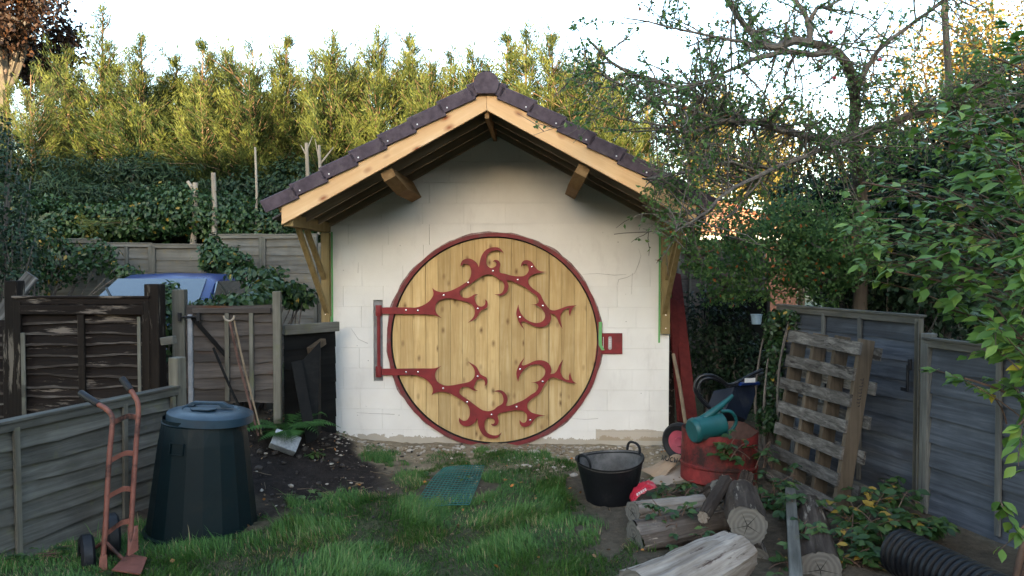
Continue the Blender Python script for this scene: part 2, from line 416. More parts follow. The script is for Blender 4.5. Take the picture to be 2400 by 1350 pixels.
# foliage: tint 0..1 picks the colour of each leaf
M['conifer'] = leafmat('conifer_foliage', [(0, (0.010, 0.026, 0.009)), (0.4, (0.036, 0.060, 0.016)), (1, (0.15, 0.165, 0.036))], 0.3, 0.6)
M['bramble'] = leafmat('bramble_leaf', [(0, (0.012, 0.032, 0.010)), (0.6, (0.032, 0.075, 0.02)), (0.93, (0.075, 0.125, 0.032)), (1, (0.30, 0.20, 0.03))], 0.2, 0.45, 0.4)
M['apple'] = leafmat('apple_leaf', [(0, (0.04, 0.095, 0.03)), (0.6, (0.10, 0.19, 0.055)), (0.93, (0.19, 0.26, 0.08)), (1, (0.35, 0.11, 0.03))], 0.5, 0.5, 0.3)
M['shrub'] = leafmat('shrub_leaf', [(0, (0.03, 0.085, 0.016)), (0.6, (0.085, 0.17, 0.03)), (0.94, (0.17, 0.26, 0.045)), (1, (0.38, 0.32, 0.04))], 0.3, 0.45, 0.35)
M['dark_leaf'] = leafmat('evergreen_leaf', [(0, (0.008, 0.02, 0.009)), (0.7, (0.022, 0.046, 0.02)), (1, (0.045, 0.078, 0.03))], 0.15, 0.5, 0.2)
M['gold'] = leafmat('autumn_leaf', [(0, (0.10, 0.09, 0.02)), (0.6, (0.19, 0.145, 0.03)), (1, (0.30, 0.15, 0.035))], 0.35, 0.5)
M['copper'] = leafmat('copper_leaf', [(0, (0.02, 0.011, 0.008)), (0.7, (0.055, 0.026, 0.014)), (1, (0.12, 0.05, 0.02))], 0.2, 0.5)
M['grass'] = leafmat('grass_blade', [(0, (0.03, 0.085, 0.018)), (0.6, (0.07, 0.16, 0.032)), (0.93, (0.12, 0.20, 0.055)), (1, (0.30, 0.24, 0.12))], 0.25, 0.5, 0.3)
M['fern'] = leafmat('fern_frond', [(0, (0.025, 0.075, 0.02)), (1, (0.07, 0.16, 0.04))], 0.3, 0.5)

M['flaked'] = wood('flaked_board_edge', (0.02, 0.014, 0.011), (0.07, 0.055, 0.046), (0.26, 0.225, 0.195), 'x', 22, tone=0.3, bump=0.8)
def dim(keys, k):
    """lower the base colour of whole materials"""
    for key in keys.split():
        for nd in M[key].node_tree.nodes:
            if nd.type == 'VALTORGB':
                es = nd.color_ramp.elements
                if any(abs(e.color[0] - e.color[2]) > 0.002 for e in es):
                    for e in es: e.color = (e.color[0] * k, e.color[1] * k, e.color[2] * k, 1)
            elif nd.type == 'MIX' and nd.data_type == 'RGBA' and nd.blend_type == 'MIX' and not nd.inputs[7].is_linked:
                c = nd.inputs[7].default_value; nd.inputs[7].default_value = (c[0] * k, c[1] * k, c[2] * k, 1)
dim('slat grey greyz blue bluez brown brownz farfence pallet stringer tile iron ring truck lid bin rubber trug trugin pipe tub blktube treated beam rafter felt logbark logmix bag redboard teal', 0.78)
dim('stringer rust teal truck', 0.8)
dim('blue bluez', 1.35)
dim('rafter felt', 1.7)
dim('grass', 1.25)
dim('grass bramble dark_leaf conifer gold copper logpale', 0.86)

# ------------------------------------------------------------------ ground
def gz(x, y):
    """height of the ground (numpy)"""
    x = np.asarray(x, float); y = np.asarray(y, float)
    z = 0.34 * np.exp(-(((x + 2.35) / 0.62) ** 2 + ((y - 7.35) / 0.85) ** 2))          # soil heap beside the wall
    back = 1 / (1 + np.exp(-(y - 7.9) / 0.25)); left = 1 / (1 + np.exp((x + 2.15) / 0.12))
    z = z + 0.42 * back * left                                                       # drive behind the gate lies higher
    z = z + 0.02 * np.sin(x * 3.1 + 1) * np.sin(y * 2.7) * (1 / (1 + np.exp((y - 7.5) / 0.2)))
    return z
def gzf(x, y): return float(gz(x, y))
def inpoly(px, py, poly):
    px = np.asarray(px); py = np.asarray(py); c = np.zeros(px.shape, bool); n = len(poly)
    for i in range(n):
        x0, y0 = poly[i]; x1, y1 = poly[(i + 1) % n]
        if y0 == y1: continue
        c ^= ((y0 > py) != (y1 > py)) & (px < (x1 - x0) * (py - y0) / (y1 - y0) + x0)
    return c
def vnoise(x, y, s, seed=0):
    """cheap smooth noise 0..1"""
    r = np.random.default_rng(seed); v = np.zeros_like(np.asarray(x, float))
    for k in range(7):
        a = r.uniform(0, 2 * np.pi); f = s * r.uniform(0.6, 1.9); p = r.uniform(0, 6.28)
        v += np.sin((x * np.cos(a) + y * np.sin(a)) * f + p + 1.3 * np.sin((x * np.sin(a) - y * np.cos(a)) * f * 0.7 + p * 2))
    return 1 / (1 + np.exp(-v * 0.9))

GRASS = [(-400, 1310), (120, 1290), (330, 1238), (470, 1262), (600, 1262), (640, 1215), (700, 1180), (880, 1160), (960, 1170), (1000, 1180),
         (1120, 1190), (1180, 1150), (1140, 1110), (1130, 1085), (1200, 1072), (1290, 1095), (1330, 1150), (1345, 1200), (1440, 1205), (1500, 1250), (1535, 1350), (1500, 1700), (-900, 1700)]
PATCH = [[(1090, 1060), (1200, 1058), (1300, 1068), (1340, 1090), (1290, 1105), (1130, 1100)], [(1000, 1095), (1060, 1098), (1010, 1125), (960, 1118)], [(842, 1068), (905, 1058), (950, 1085), (900, 1100), (850, 1092)], [(970, 1080), (1040, 1064), (1110, 1068), (1105, 1092), (1010, 1104)], [(900, 1130), (980, 1110), (1010, 1140), (960, 1170)],
         [(1290, 1095), (1345, 1088), (1350, 1110), (1310, 1120)], [(1210, 1075), (1280, 1072), (1330, 1110), (1250, 1120)]]
def grassmask(x, y):
    px, py = proj(x, y, 0.0)
    m = inpoly(px, py, GRASS)
    for p in PATCH: m |= inpoly(px, py, p)
    return m

def build_ground():
    xs = np.concatenate([-np.geomspace(400, 6, 26), np.arange(-5.5, 5.5, 0.05), np.geomspace(6, 400, 26)])
    ys = np.concatenate([-np.geomspace(120, 4, 16), np.arange(-3, 3.2, 0.5), np.arange(3.2, 9.4, 0.05), np.geomspace(9.6, 600, 36)])
    X, Y = np.meshgrid(xs, ys); nx, ny = len(xs), len(ys)
    Z = gz(X, Y)
    near = (np.abs(X) < 5) & (Y > 3.2) & (Y < 9.3)
    soilm = np.exp(-(((X + 2.1) / 0.85) ** 2 + ((Y - 6.9) / 1.15) ** 2))
    soil = np.clip((soilm + (vnoise(X, Y, 5, 3) - 0.5) * 0.5 - 0.28) * 5, 0, 1) * near
    r = np.random.default_rng(5)
    Z = Z + near * (r.normal(0, 0.004, X.shape) + (r.random(X.shape) < 0.05) * r.uniform(0, 0.03, X.shape) * (0.3 + soil * 1.2) + (vnoise(X, Y, 11, 8) - 0.5) * 0.03 * (0.4 + soil))
    Yc = np.where(Y > 3, Y, 3.0); gpx, gpy = proj(X, Yc, 0.0)
    gm = (inpoly(gpx + (vnoise(X, Y, 9, 1) - 0.5) * 90, gpy + (vnoise(X, Y, 9, 2) - 0.5) * 50, GRASS)).astype(float)
    gm = gm * (1 - np.clip(1.6 - np.hypot((gpx - 1425) / 85, (gpy - 1258) / 52), 0, 1)) * (0.5 + 0.5 * vnoise(X, Y, 13, 21))
    for _ in range(2): gm[1:-1, 1:-1] = (gm[1:-1, 1:-1] * 2 + gm[:-2, 1:-1] + gm[2:, 1:-1] + gm[1:-1, :-2] + gm[1:-1, 2:]) / 6
    gm = gm * near
    sand = np.clip((Y - 6.75 + (vnoise(X, Y, 4, 6) - 0.5) * 1.0) * 2.2, 0, 1) * (Y < 8.6) * (np.abs(X) < 1.9) * (1 - soil)
    V = np.stack([X, Y, Z], -1).reshape(-1, 3)
    i = np.arange(nx * ny).reshape(ny, nx)
    Fc = np.stack([i[:-1, :-1], i[:-1, 1:], i[1:, 1:], i[1:, :-1]], -1).reshape(-1, 4)
    me = np_mesh('ground', V, Fc)
    cols = np.array([0.088, 0.07, 0.05]) * np.ones((ny, nx, 1))
    cols = cols * (1 - sand[..., None]) + np.array([0.27, 0.215, 0.145]) * sand[..., None]
    cols = cols * (1 - soil[..., None]) + np.array([0.024, 0.019, 0.017]) * soil[..., None]
    cols = cols * (1 - gm[..., None] * 0.75) + np.array([0.035, 0.05, 0.02]) * gm[..., None] * 0.75
    far = ((Y > 9.3) | (np.abs(X) > 5) | (Y < 3.2))[..., None]
    cols = np.where(far, np.array([0.06, 0.065, 0.035]), cols)
    a = me.attributes.new('mix', 'FLOAT_COLOR', 'POINT')
    a.data.foreach_set('color', np.concatenate([cols, np.ones((ny, nx, 1))], -1).astype(np.float32).ravel())
    s = NT('earth')
    at = s.n('ShaderNodeAttribute', attribute_name='mix')
    v = s.coords()
    n = s.noise(v, 14, 8, 0.72); n2 = s.noise(v, 70, 5, 0.7)
    c = s.mix(1.0, at.outputs['Color'], s.ramp(n, [(0.3, (0.5, 0.5, 0.5)), (0.7, (1.4, 1.38, 1.35))]), 'MULTIPLY')
    c = s.mix(s.ramp(n2, [(0.66, 0.0), (0.72, 0.55)]), c, (0.30, 0.26, 0.21))
    s.bsdf(c, 0.95, s.math('ADD', n, s.math('MULTIPLY', n2, 0.6)), 0.02, 0.8, spec=0.15)
    o = link('ground', me, s.m, None, True)
    tag(o, kind='structure')
build_ground()

# ------------------------------------------------------------------ the block outbuilding
HX, HY, HR = -0.19, 8.1, R(-2.2)
hut = thing('outbuilding', 'small white painted block outbuilding with a round wooden door and a tiled gable roof', 'outbuilding', (HX, HY, 0), HR)
HM = Matrix.Translation((HX, HY, 0)) @ Matrix.Rotation(HR, 4, 'Z')
HI = HM.inverted()
def UV(px, py, v=0.0):
    o = HI @ Vector((0, 0, CAMZ)); d = HI.to_3x3() @ ray(px, py)
    t = (v - o.y) / d.y
    p = o + d * t
    return p.x, p.z
HW = 1.885                                        # half width of the wall
FRONT = -1.28                                     # front face of the bargeboards
uA, zA = UV(1143, 222, FRONT); _, zAb = UV(1143, 258, FRONT)
uL, zL = UV(662, 520, FRONT)
uR, zR = UV(1600, 513, FRONT)
SL = ((zAb - zL) / (uA - uL) + (zAb - zR) / (uR - uA)) / 2
print('apex', uA, zA, zAb, 'L', uL, zL, 'R', uR, zR, 'slope deg', math.degrees(math.atan(SL)))
UC = 0.5 * (uA + 0.0)
DCu, DCz = UV(1158, 798, 0.0)
DR = 241 / F * HY * 1.0
print('door', DCu, DCz, DR, 'wall top', UV(775, 505), UV(1155, 300))
roof_z = lambda u, off=0.0: zAb + 0.10 - SL * abs(u - UC) + off    # underside of the roof boards
apexw = roof_z(UC)
SLOT = (*UV(876, 893), *UV(897, 703))             # u0,z0,u1,z1 of the hinge slot

def clip_piece(u0, u1, z0, z1, gable=True, holes=True, rh=DR + 0.035, step=0.035):
    """rectangle clipped by the gable, the round opening and the hinge slot -> vertical strips (quads)"""
    bps = {u0, u1}
    if gable and u0 < UC < u1: bps.add(UC)
    if gable:
        for zz in (z0, z1):
            for sg in (-1, 1):
                ub = UC + sg * (apexw - zz) / SL
                if u0 < ub < u1: bps.add(ub)
    if holes:
        if u1 > DCu - rh and u0 < DCu + rh and z0 < DCz + rh and z1 > DCz - rh:
            for zz in (z0, z1):
                if abs(zz - DCz) < rh:
                    for sg in (-1, 1):
                        ub = DCu + sg * math.sqrt(rh * rh - (zz - DCz) ** 2)
                        if u0 < ub < u1: bps.add(ub)
            for ub in (DCu - rh, DCu + rh):
                if u0 < ub < u1: bps.add(ub)
            a, b = max(u0, DCu - rh), min(u1, DCu + rh)
            k = max(1, int((b - a) / step))
            for i in range(1, k): bps.add(a + (b - a) * i / k)
        for ub in (SLOT[0], SLOT[2]):
            if u0 < ub < u1: bps.add(ub)
    us = sorted(bps); quads = []
    for a, b in zip(us[:-1], us[1:]):
        if b - a < 1e-6: continue
        m = 0.5 * (a + b)
        def lohi(u):
            hi = min(z1, roof_z(u)) if gable else z1
            return z0, max(hi, z0)
        la, ha = lohi(a); lb, hb = lohi(b)
        def q(p, q_, r_, s_):
            if (q_ - p) > 1e-5 or (s_ - r_) > 1e-5: quads.append(((a, p), (b, r_), (b, max(s_, r_)), (a, max(q_, p))))
        if holes and abs(m - DCu) < rh:
            ga = math.sqrt(max(0, rh * rh - (a - DCu) ** 2)); gb = math.sqrt(max(0, rh * rh - (b - DCu) ** 2))
            q(la, min(ha, DCz - ga), lb, min(hb, DCz - gb))
            q(max(la, DCz + ga), ha, max(lb, DCz + gb), hb)
        elif holes and SLOT[0] < m < SLOT[2]:
            q(la, min(ha, SLOT[1]), lb, min(hb, SLOT[1])); q(max(la, SLOT[3]), ha, max(lb, SLOT[3]), hb)
        else: q(la, ha, lb, hb)
    return quads
def quads_solid(quads, front, back):
    bm = bmesh.new()
    for qd in quads:
        pts = []
        for p in qd:
            if not pts or (abs(p[0]-pts[-1][0]) + abs(p[1]-pts[-1][1])) > 1e-6: pts.append(p)
        if len(pts) > 2 and abs(pts[0][0]-pts[-1][0]) + abs(pts[0][1]-pts[-1][1]) < 1e-6: pts.pop()
        if len(pts) < 3: continue
        bm.faces.new([bm.verts.new((p[0], front, p[1])) for p in pts])
    bmesh.ops.remove_doubles(bm, verts=bm.verts, dist=1e-5)
    ext = bmesh.ops.extrude_face_region(bm, geom=list(bm.faces))
    bmesh.ops.translate(bm, verts=[e for e in ext['geom'] if isinstance(e, bmesh.types.BMVert)], vec=(0, back - front, 0))
    bmesh.ops.recalc_face_normals(bm, faces=bm.faces)
    me = bpy.data.meshes.new('block'); bm.to_mesh(me); bm.free()
    return me

# wall: mortar core, side and back walls, then block after block
core = link('wall', quads_solid(clip_piece(-HW + 0.004, HW - 0.004, -0.3, apexw + 0.2, step=0.05), 0.012, 0.10), M['wall'], hut)
sd = MB()
sd.box(-HW, -HW + 0.1, 0.101, 4.6, -0.3, roof_z(-HW)).box(HW - 0.1, HW, 0.101, 4.6, -0.3, roof_z(HW))
sd.prism([(-HW, -0.3), (HW, -0.3), (HW, roof_z(HW)), (UC, apexw), (-HW, roof_z(-HW))], 4.6, 4.7)
sd.build('side_wall', M['wall'], hut)
zt = UV(1000, 476.7)[1]; CH = 0.2247
k0 = int(math.floor((zt + 0.3) / CH)); rb = random.Random(4)
row = 0; z = zt - k0 * CH
if z > -0.05: z -= CH
while z < apexw:
    gap = 0.0014 if z < zt - 3 * CH else 0.0042
    u = -HW - (0.0 if row % 2 == 0 else 0.22) - rb.uniform(0, 0.05)
    while u < HW:
        w_ = 0.45 * rb.choice((1, 1, 1, 1, 0.98, 0.66)) if z > 1.0 else 0.45
        a, b = max(u, -HW), min(u + w_, HW); u += w_
        if b - a < 0.03: continue
        qd = clip_piece(a + gap / 2, b - gap / 2, max(z, -0.3) + gap / 2, z + CH - gap / 2)
        if not qd: continue
        fr = 0.0 - rb.uniform(0, 0.0022)
        link('block', quads_solid(qd, fr, 0.0135), M['wall'], core)
    z += CH; row += 1
for pts in ([(1497, 583), (1502, 600), (1497, 618), (1488, 640), (1470, 650), (1450, 655), (1447, 668)], [(1365, 643), (1400, 641), (1440, 645), (1468, 643)], [(836, 967), (870, 969), (925, 971)], [(1335, 980), (1370, 983), (1402, 981)], [(823, 770), (840, 795), (862, 805)], [(785, 1008), (812, 1012), (820, 1030)], [(1480, 690), (1482, 640)], [(840, 615), (839, 640)]):
    m = MB(); m.tube([(UV(*q)[0], -0.0018, UV(*q)[1]) for q in pts], [0.0012 + 0.0016 * ((i * 7) % 3) / 2 for i in range(len(pts))], 4)
    m.build('crack', M['mortar'], core)
rh_ = random.Random(8)
for k in range(26):
    px_, py_ = rh_.uniform(790, 1540), rh_.uniform(500, 1000)
    if math.hypot(px_ - 1158, py_ - 798) < 275: continue
    u_, z_ = UV(px_, py_); m = MB(); m.lathe([(0.0, 0.0), (rh_.uniform(0.003, 0.008), 0.0006)], 7, Matrix.Translation((u_, -0.0032, z_)) @ Matrix.Rotation(R(90), 4, 'X')); m.build('pit', M['mortar'], core)
# hinge slot lining
b = MB(); b.box(SLOT[0] - 0.002, SLOT[2] + 0.002, 0.03, 0.099, SLOT[1] - 0.002, SLOT[3] + 0.002)
b.build('hinge_slot', M['slot'], hut)

# door: round frame, planks
door = MB()
NA = 120
def ringpts(r, j=0.0, seed=0):
    rr = random.Random(seed)
    ph = [rr.uniform(0, 6.28) for _ in range(4)]
    out = []
    for k in range(NA):
        a = 2 * math.pi * k / NA
        w_ = j * (math.sin(a * 7 + ph[0]) + math.sin(a * 17 + ph[1]) * 0.7 + math.sin(a * 31 + ph[2]) * 0.6 + rr.uniform(-0.6, 0.6))
        low = max(0, -math.sin(a) - 0.55)
        out.append((DCu + (r + w_) * math.cos(a), DCz + (r + w_) * math.sin(a)))
    return out
def ring(name, ri, ro, f, bk, mat, parent, j=0.0, seed=0):
    a = ringpts(ri); b_ = ringpts(ro, j, seed); n = NA
    V = [(p[0], f, p[1]) for p in a] + [(p[0], f, p[1]) for p in b_] + [(p[0], bk, p[1]) for p in b_] + [(p[0], bk, p[1]) for p in a]
    Fc = []
    for k in range(n):
        m = (k + 1) % n
        for s_ in range(4): Fc.append((s_ * n + k, ((s_ + 1) % 4) * n + k, ((s_ + 1) % 4) * n + m, s_ * n + m))
    me = raw_mesh(name, V, Fc)
    return link(name, me, mat, parent)
dr = ring('door', DR + 0.006, DR + 0.014, -0.012, 0.085, M['dark'], hut)     # thin near-black ring painted as the shadow line round the leaf
ring('door_frame', DR + 0.013, DR + 0.052, -0.032, 0.09, M['ring'], dr, 0.0007, 2)
ring('paint_smear', DR + 0.0521, DR + 0.066, -0.0035, 0.0, M['smear'], dr, 0.006, 3)
b = MB(); b.lathe([(0, 0.0), (DR + 0.06, 0.0), (DR + 0.06, 0.01), (0, 0.01)], 64, Matrix.Translation((DCu, 0.1, DCz)) @ Matrix.Rotation(R(90), 4, 'X'))
b.build('door_back', M['dark'], dr)
pb = [148, 200, 274, 350, 424, 497, 571, 645, 717, 791, 864, 939, 1012, 1086, 1163, 1237, 1311, 1370]
us = [UV(p / 2.547 + 860, 798)[0] for p in pb]
us[0] = DCu - DR + 0.001; us[-1] = DCu + DR - 0.001
rp = random.Random(9)
for i in range(len(us) - 1):
    gapl = 0.010 if i in (3, 13) else 0.0026
    a, c = us[i] + gapl / 2, us[i + 1] - 0.0008
    n = 12 if 1 < i < 15 else 16
    uu = [a + (c - a) * (0.5 - 0.5 * math.cos(math.pi * k / n)) for k in range(n + 1)]
    hh = [math.sqrt(max(0, DR * DR - (u_ - DCu) ** 2)) for u_ in uu]
    poly = [(u_, DCz - h_) for u_, h_ in zip(uu, hh)] + [(u_, DCz + h_) for u_, h_ in zip(uu[::-1], hh[::-1]) if h_ > 1e-4]
    m = MB(); f = 0.012 - rp.uniform(0, 0.0035)
    m.prism(poly, f, 0.05)
    m.build('plank', M['plank'], dr, bevel=0.0012)

# iron strap hinges, traced: point lists in enlarged photo units, True marks a cusp
TR = [(215,985,1),(430,983),(600,985),(690,988),(770,968),(850,930),(910,880),(950,820),(958,770),(940,705,1),(975,735),(1040,760),(1110,765),(1200,745),(1300,700),(1400,640),(1455,600),(1488,545),(1500,480),(1493,420),(1465,372),(1420,357),(1380,370),(1348,400,1),(1350,350),(1380,305),(1440,282),(1500,288),(1560,325),(1595,370),(1610,410,1),(1625,320),(1650,240),(1700,168),(1770,127),(1845,118),(1903,130),(1943,165),(1968,212,1),(1928,180),(1873,163),(1803,175),(1748,210),(1721,270),(1718,340),(1733,385),(1773,415),(1813,413),(1853,388),(1863,355),(1843,328),(1811,328,1),(1828,306),(1858,300),(1898,318),(1920,365),(1908,415),(1901,450),(1923,487),(1993,502),(2073,525),(2163,537),(2243,535),(2293,510),(2323,465),(2325,420),(2311,380),(2278,360),(2243,372),(2218,403,1),(2223,350),(2258,310),(2313,305),(2368,330),(2408,385),(2453,440),(2503,465),(2583,475,1),(2483,490),(2403,507),(2343,545),(2320,600),(2333,655),(2383,710),(2443,752),(2493,795),(2528,865),(2563,930),(2623,1005),(2663,1025),(2713,1025),(2803,995),(2893,965),(3018,953,1),(2968,985),(2938,1040),(2920,1115,1),(2903,1050),(2911,1000,1),(2863,1005),(2813,1045),(2783,1110),(2788,1190),(2815,1295,1),(2763,1215),(2735,1140),(2698,1090),(2638,1075,1),(2651,1130),(2628,1200),(2573,1250),(2493,1270),(2403,1255),(2323,1215),(2263,1188),(2228,1188),(2223,1215),(2263,1303,1),(2208,1235),(2168,1150),(2148,1060),(2178,940,1),(2193,1020),(2228,1090),(2283,1150),(2353,1190),(2433,1208),(2503,1195),(2548,1155),(2563,1100),(2543,1040),(2493,985),(2433,955),(2361,945,1),(2423,940),(2463,915),(2468,870),(2433,810),(2363,765),(2273,695),(2173,645),(2083,605),(2043,595),(2013,600),(2036,670),(2023,740),(1978,795),(1913,818),(1831,795,1),(1903,793),(1948,765),(1973,710),(1975,655),(1953,615),(1893,580),(1843,535),(1783,512),(1713,512),(1660,530),(1590,575),(1500,640),(1420,690),(1355,735),(1335,775),(1350,815),(1390,843),(1450,848),(1500,825),(1550,797),(1600,797,1),(1548,830),(1555,880),(1580,940),(1620,970),(1660,970),(1695,945),(1705,910),(1700,870,1),(1730,895),(1738,945),(1720,990),(1670,1015),(1630,1040),(1605,1085),(1560,1150),(1450,1208,1),(1515,1145),(1545,1095),(1553,1040),(1540,985),(1490,930),(1420,903),(1330,883),(1240,862),(1150,853),(1080,870),(1020,905),(985,970),(985,1030),(1010,1080),(1072,1138,1),(1000,1105),(930,1090),(800,1085),(600,1080),(215,1077,1)]
BOL = [(562,1025),(733,1030),(1104,810),(1455,627),(1813,460),(2168,587),(2373,402),(2531,962),(2199,1127),(1594,1002)]
def cr_closed(T):
    n = len(T); out = []
    P = [Vector((t[0], t[1])) for t in T]; cu = [len(t) > 2 for t in T]
    for i in range(n):
        j = (i + 1) % n
        p1, p2 = P[i], P[j]
        p0 = p1 + (p1 - p2) * 0.3 if cu[i] else P[i - 1]
        p3 = p2 + (p2 - p1) * 0.3 if cu[j] else P[(j + 1) % n]
        st = 3 if (p2 - p1).length > 25 else 1
        for k in range(st):
            t = k / st
            out.append(0.5 * ((2*p1) + (p2-p0)*t + (2*p0-5*p1+4*p2-p3)*t*t + (3*p1-p0-3*p2+p3)*t**3))
    return out
def up_px(x, y): return 860 + x / 6.1367, 560 + y / 6.1367
def low_px(x, y):
    px, py = up_px(x, y); py = 2 * 799.8 - py
    w_ = max(0.0, px - 960)
    w_ = w_ * min(1.0, w_ / 60)
    return px - 0.035 * (py - 871) * min(1, w_ / 60), py + 0.037 * w_
zr = {}
for nm, fn in (('up', up_px), ('low', low_px)):
    poly = [UV(*fn(p[0], p[1]), -0.035) for p in cr_closed(TR)]
    m = MB(); m.prism(poly, -0.041, -0.033)
    st = m.build('strap_hinge', M['iron'], hut)
    # knuckle round the hinge pin
    uk, zk = UV(*fn(165, 1031), -0.04)
    m = MB(); m.lathe([(0.0, -0.058), (0.032, -0.058), (0.034, -0.054), (0.034, 0.054), (0.032, 0.058), (0, 0.058)], 16, Matrix.Translation((uk, -0.028, zk)))
    zr[nm] = (uk, zk)
    m.build('hinge_knuckle', M['iron'], st, True)
    for x, y in BOL:
        ub, zb = UV(*fn(x, y), -0.042)
        m = MB(); m.lathe([(0.013, 0.0), (0.0125, 0.003), (0.009, 0.0065), (0.004, 0.008), (0.0, 0.0082)], 12, Matrix.Translation((ub, -0.0405, zb)) @ Matrix.Rotation(R(90), 4, 'X'))
        m.build('bolt', M['bolt'], st, True)
uk = zr['up'][0]
m = MB(); m.tube([(uk, -0.03, zr['low'][1] + 0.057), (uk, -0.03, zr['up'][1] - 0.057)], 0.019, 12)
m.build('hinge_pin', M['iron'], hut, True)

# lock plate
u0, z0 = UV(1410, 828); u1, z1 = UV(1457, 782)
m = MB(); m.box(u0, u1, -0.012, -0.004, z0, z1)
lp = m.build('lock_plate', M['iron'], hut, bevel=0.0015)
m = MB(); e = 0.006
m.box(u0 - e, u0, -0.018, -0.003, z0 - e, z1 + e).box(u1, u1 + e, -0.018, -0.003, z0 - e, z1 + e).box(u0, u1, -0.0175, -0.003, z1, z1 + e).box(u0, u1, -0.0175, -0.003, z0 - e, z0)
m.build('plate_rim', M['ring'], lp)
ka, kb = UV(1425, 819); kc, kd = UV(1433.5, 788)
pr = []
for k in range(17):
    a = math.pi * k / 16; rr_ = (kc - ka) / 2
    pr.append(((ka + kc) / 2 + rr_ * math.cos(a), kd - rr_ + rr_ * math.sin(a)))
for k in range(17):
    a = math.pi + math.pi * k / 16
    pr.append(((ka + kc) / 2 + rr_ * math.cos(a), kb + rr_ + rr_ * math.sin(a)))
m = MB(); m.prism(pr, -0.026, -0.011); m.build('keypad', M['steel'], lp, bevel=0.001)
m = MB()
for k in range(5):
    for s_ in (-1, 1):
        zc = kd - 0.035 - k * 0.019; uc = (ka + kc) / 2 + s_ * 0.008
        m.box(uc - 0.005, uc + 0.005, -0.029, -0.026, zc - 0.006, zc + 0.006)
m.build('button', M['white'], lp)
m = MB(); m.box(u0 + 0.014, u0 + 0.019, -0.016, -0.011, z0 + 0.05, z1 - 0.035); m.build('slot_edge', M['white'], lp)
# red tongue of paint joining plate and frame
t0, tz0 = UV(1396, 838); t1, tz1 = UV(1411, 800)
m = MB(); m.prism([(t0 - 0.01, tz0 - 0.05), (t1 - 0.03, tz0 + 0.02), (u0 - e, z0 - 0.004), (u0 - e, z1 - 0.06), (t0 + 0.02, tz1 + 0.05)], -0.0035, 0.0)
m.build('paint_smear', M['ring'], lp)
# masking tape
def strip(pts, w_, y, name='masking_tape'):
    L_ = []; Rr = []
    for i, p in enumerate(pts):
        L_.append((p[0] - w_ / 2, y + p[2] if len(p) > 2 else y, p[1])); Rr.append((p[0] + w_ / 2, y + p[2] if len(p) > 2 else y, p[1]))
    V = L_ + Rr; n = len(pts)
    return link(name, raw_mesh(name, V, [(i, n + i, n + i + 1, i + 1) for i in range(n - 1)]), M['tape'], hut)
strip([UV(1406.5, 754), UV(1406, 790), UV(1406.5, 808), UV(1413, 820)], 0.034, -0.036)

# roof carpentry: bargeboards, rafters, ridge board, purlins, plates
TH = math.atan(SL); cT, sT = math.cos(TH), math.sin(TH)
EU = 0.5 * ((uA - uL) + (uR - uA)) + 0.0          # half span to the lower end of a bargeboard
EUl = uA - uL
def slope_board(u_in, u_out, side, zoff, depth, y0, y1, name, mat, parent, plumb=True, bevel=0.002):
    """board that follows the slope; zoff = top above roof_z, depth measured vertically"""
    s = -1 if side < 0 else 1
    P = []
    zt_ = lambda d: apexw + zoff - SL * d
    poly = [(UC + s * u_in, zt_(u_in)), (UC + s * u_in, zt_(u_in) - depth), (UC + s * u_out, zt_(u_out) - depth), (UC + s * u_out, zt_(u_out))]
    m = MB(); m.prism(poly, y0, y1)
    rot = Matrix.Rotation(TH if s > 0 else -TH, 4, 'Y')
    piv = Matrix.Translation((UC, 0, apexw))
    inv = (piv @ rot).inverted()
    o = m.build(name, mat, parent, bevel=bevel, M=inv)
    o.matrix_local = piv @ rot
    return o
roof = thing('roof', None, None); roof.parent = hut
vd = (zA - zAb)
BD = 0.172                                          # vertical depth of the bargeboard
boff = zAb + BD - apexw
for sd_ in (-1, 1):
    slope_board(0.001, EUl, sd_, boff, BD, FRONT, FRONT + 0.035, 'bargeboard', M['pine'], hut)
    for y in (-0.86, -0.46, -0.06):
        slope_board(0.02, EUl - 0.03, sd_, 0.0 if y < -0.1 else -0.005, 0.10, y, y + 0.045, 'rafter', M['rafter'], roof)
    # battens and felt above the rafters
    slope_board(0.0, EUl + 0.10, sd_, 0.025, 0.02, FRONT + 0.036, 4.85, 'roof_felt', M['felt'], roof)
m = MB(); m.box(UC - 0.02, UC + 0.02, FRONT + 0.036, 4.7, apexw - 0.17, apexw - 0.02); m.build('ridge_board', M['beam'], roof, bevel=0.002)
# purlin ends that carry the overhang
for sd_, q in ((-1, 0), (1, 1)):
    uw, zw = UV(963 if sd_ < 0 else 1349, 452 if sd_ < 0 else 449, -0.02)
    cu = uw + (-0.03 if sd_ < 0 else 0.03)
    top = roof_z(cu) - 0.10
    w2, h2 = 0.06, 0.19
    prof = [(0.0, 0.0), (-0.86, 0.0), (-1.2, 0.1), (-1.2, h2), (0.0, h2)]      # end cut on the slant
    V = []
    for s_ in (-w2, w2):
        for y, zz in prof: V.append(Vector((s_, y, zz - h2)))
    n = 5
    m = MB(); m.add(V, [tuple(range(n))[::-1], tuple(range(n, 2 * n))] + [(i, (i+1) % n, n + (i+1) % n, n + i) for i in range(n)])
    o = m.build('purlin', M['beam'], hut, bevel=0.003)
    o.matrix_local = Matrix.Translation((cu, 0, top - 0.012)) @ Matrix.Rotation(TH * (1 if sd_ > 0 else -1), 4, 'Y')
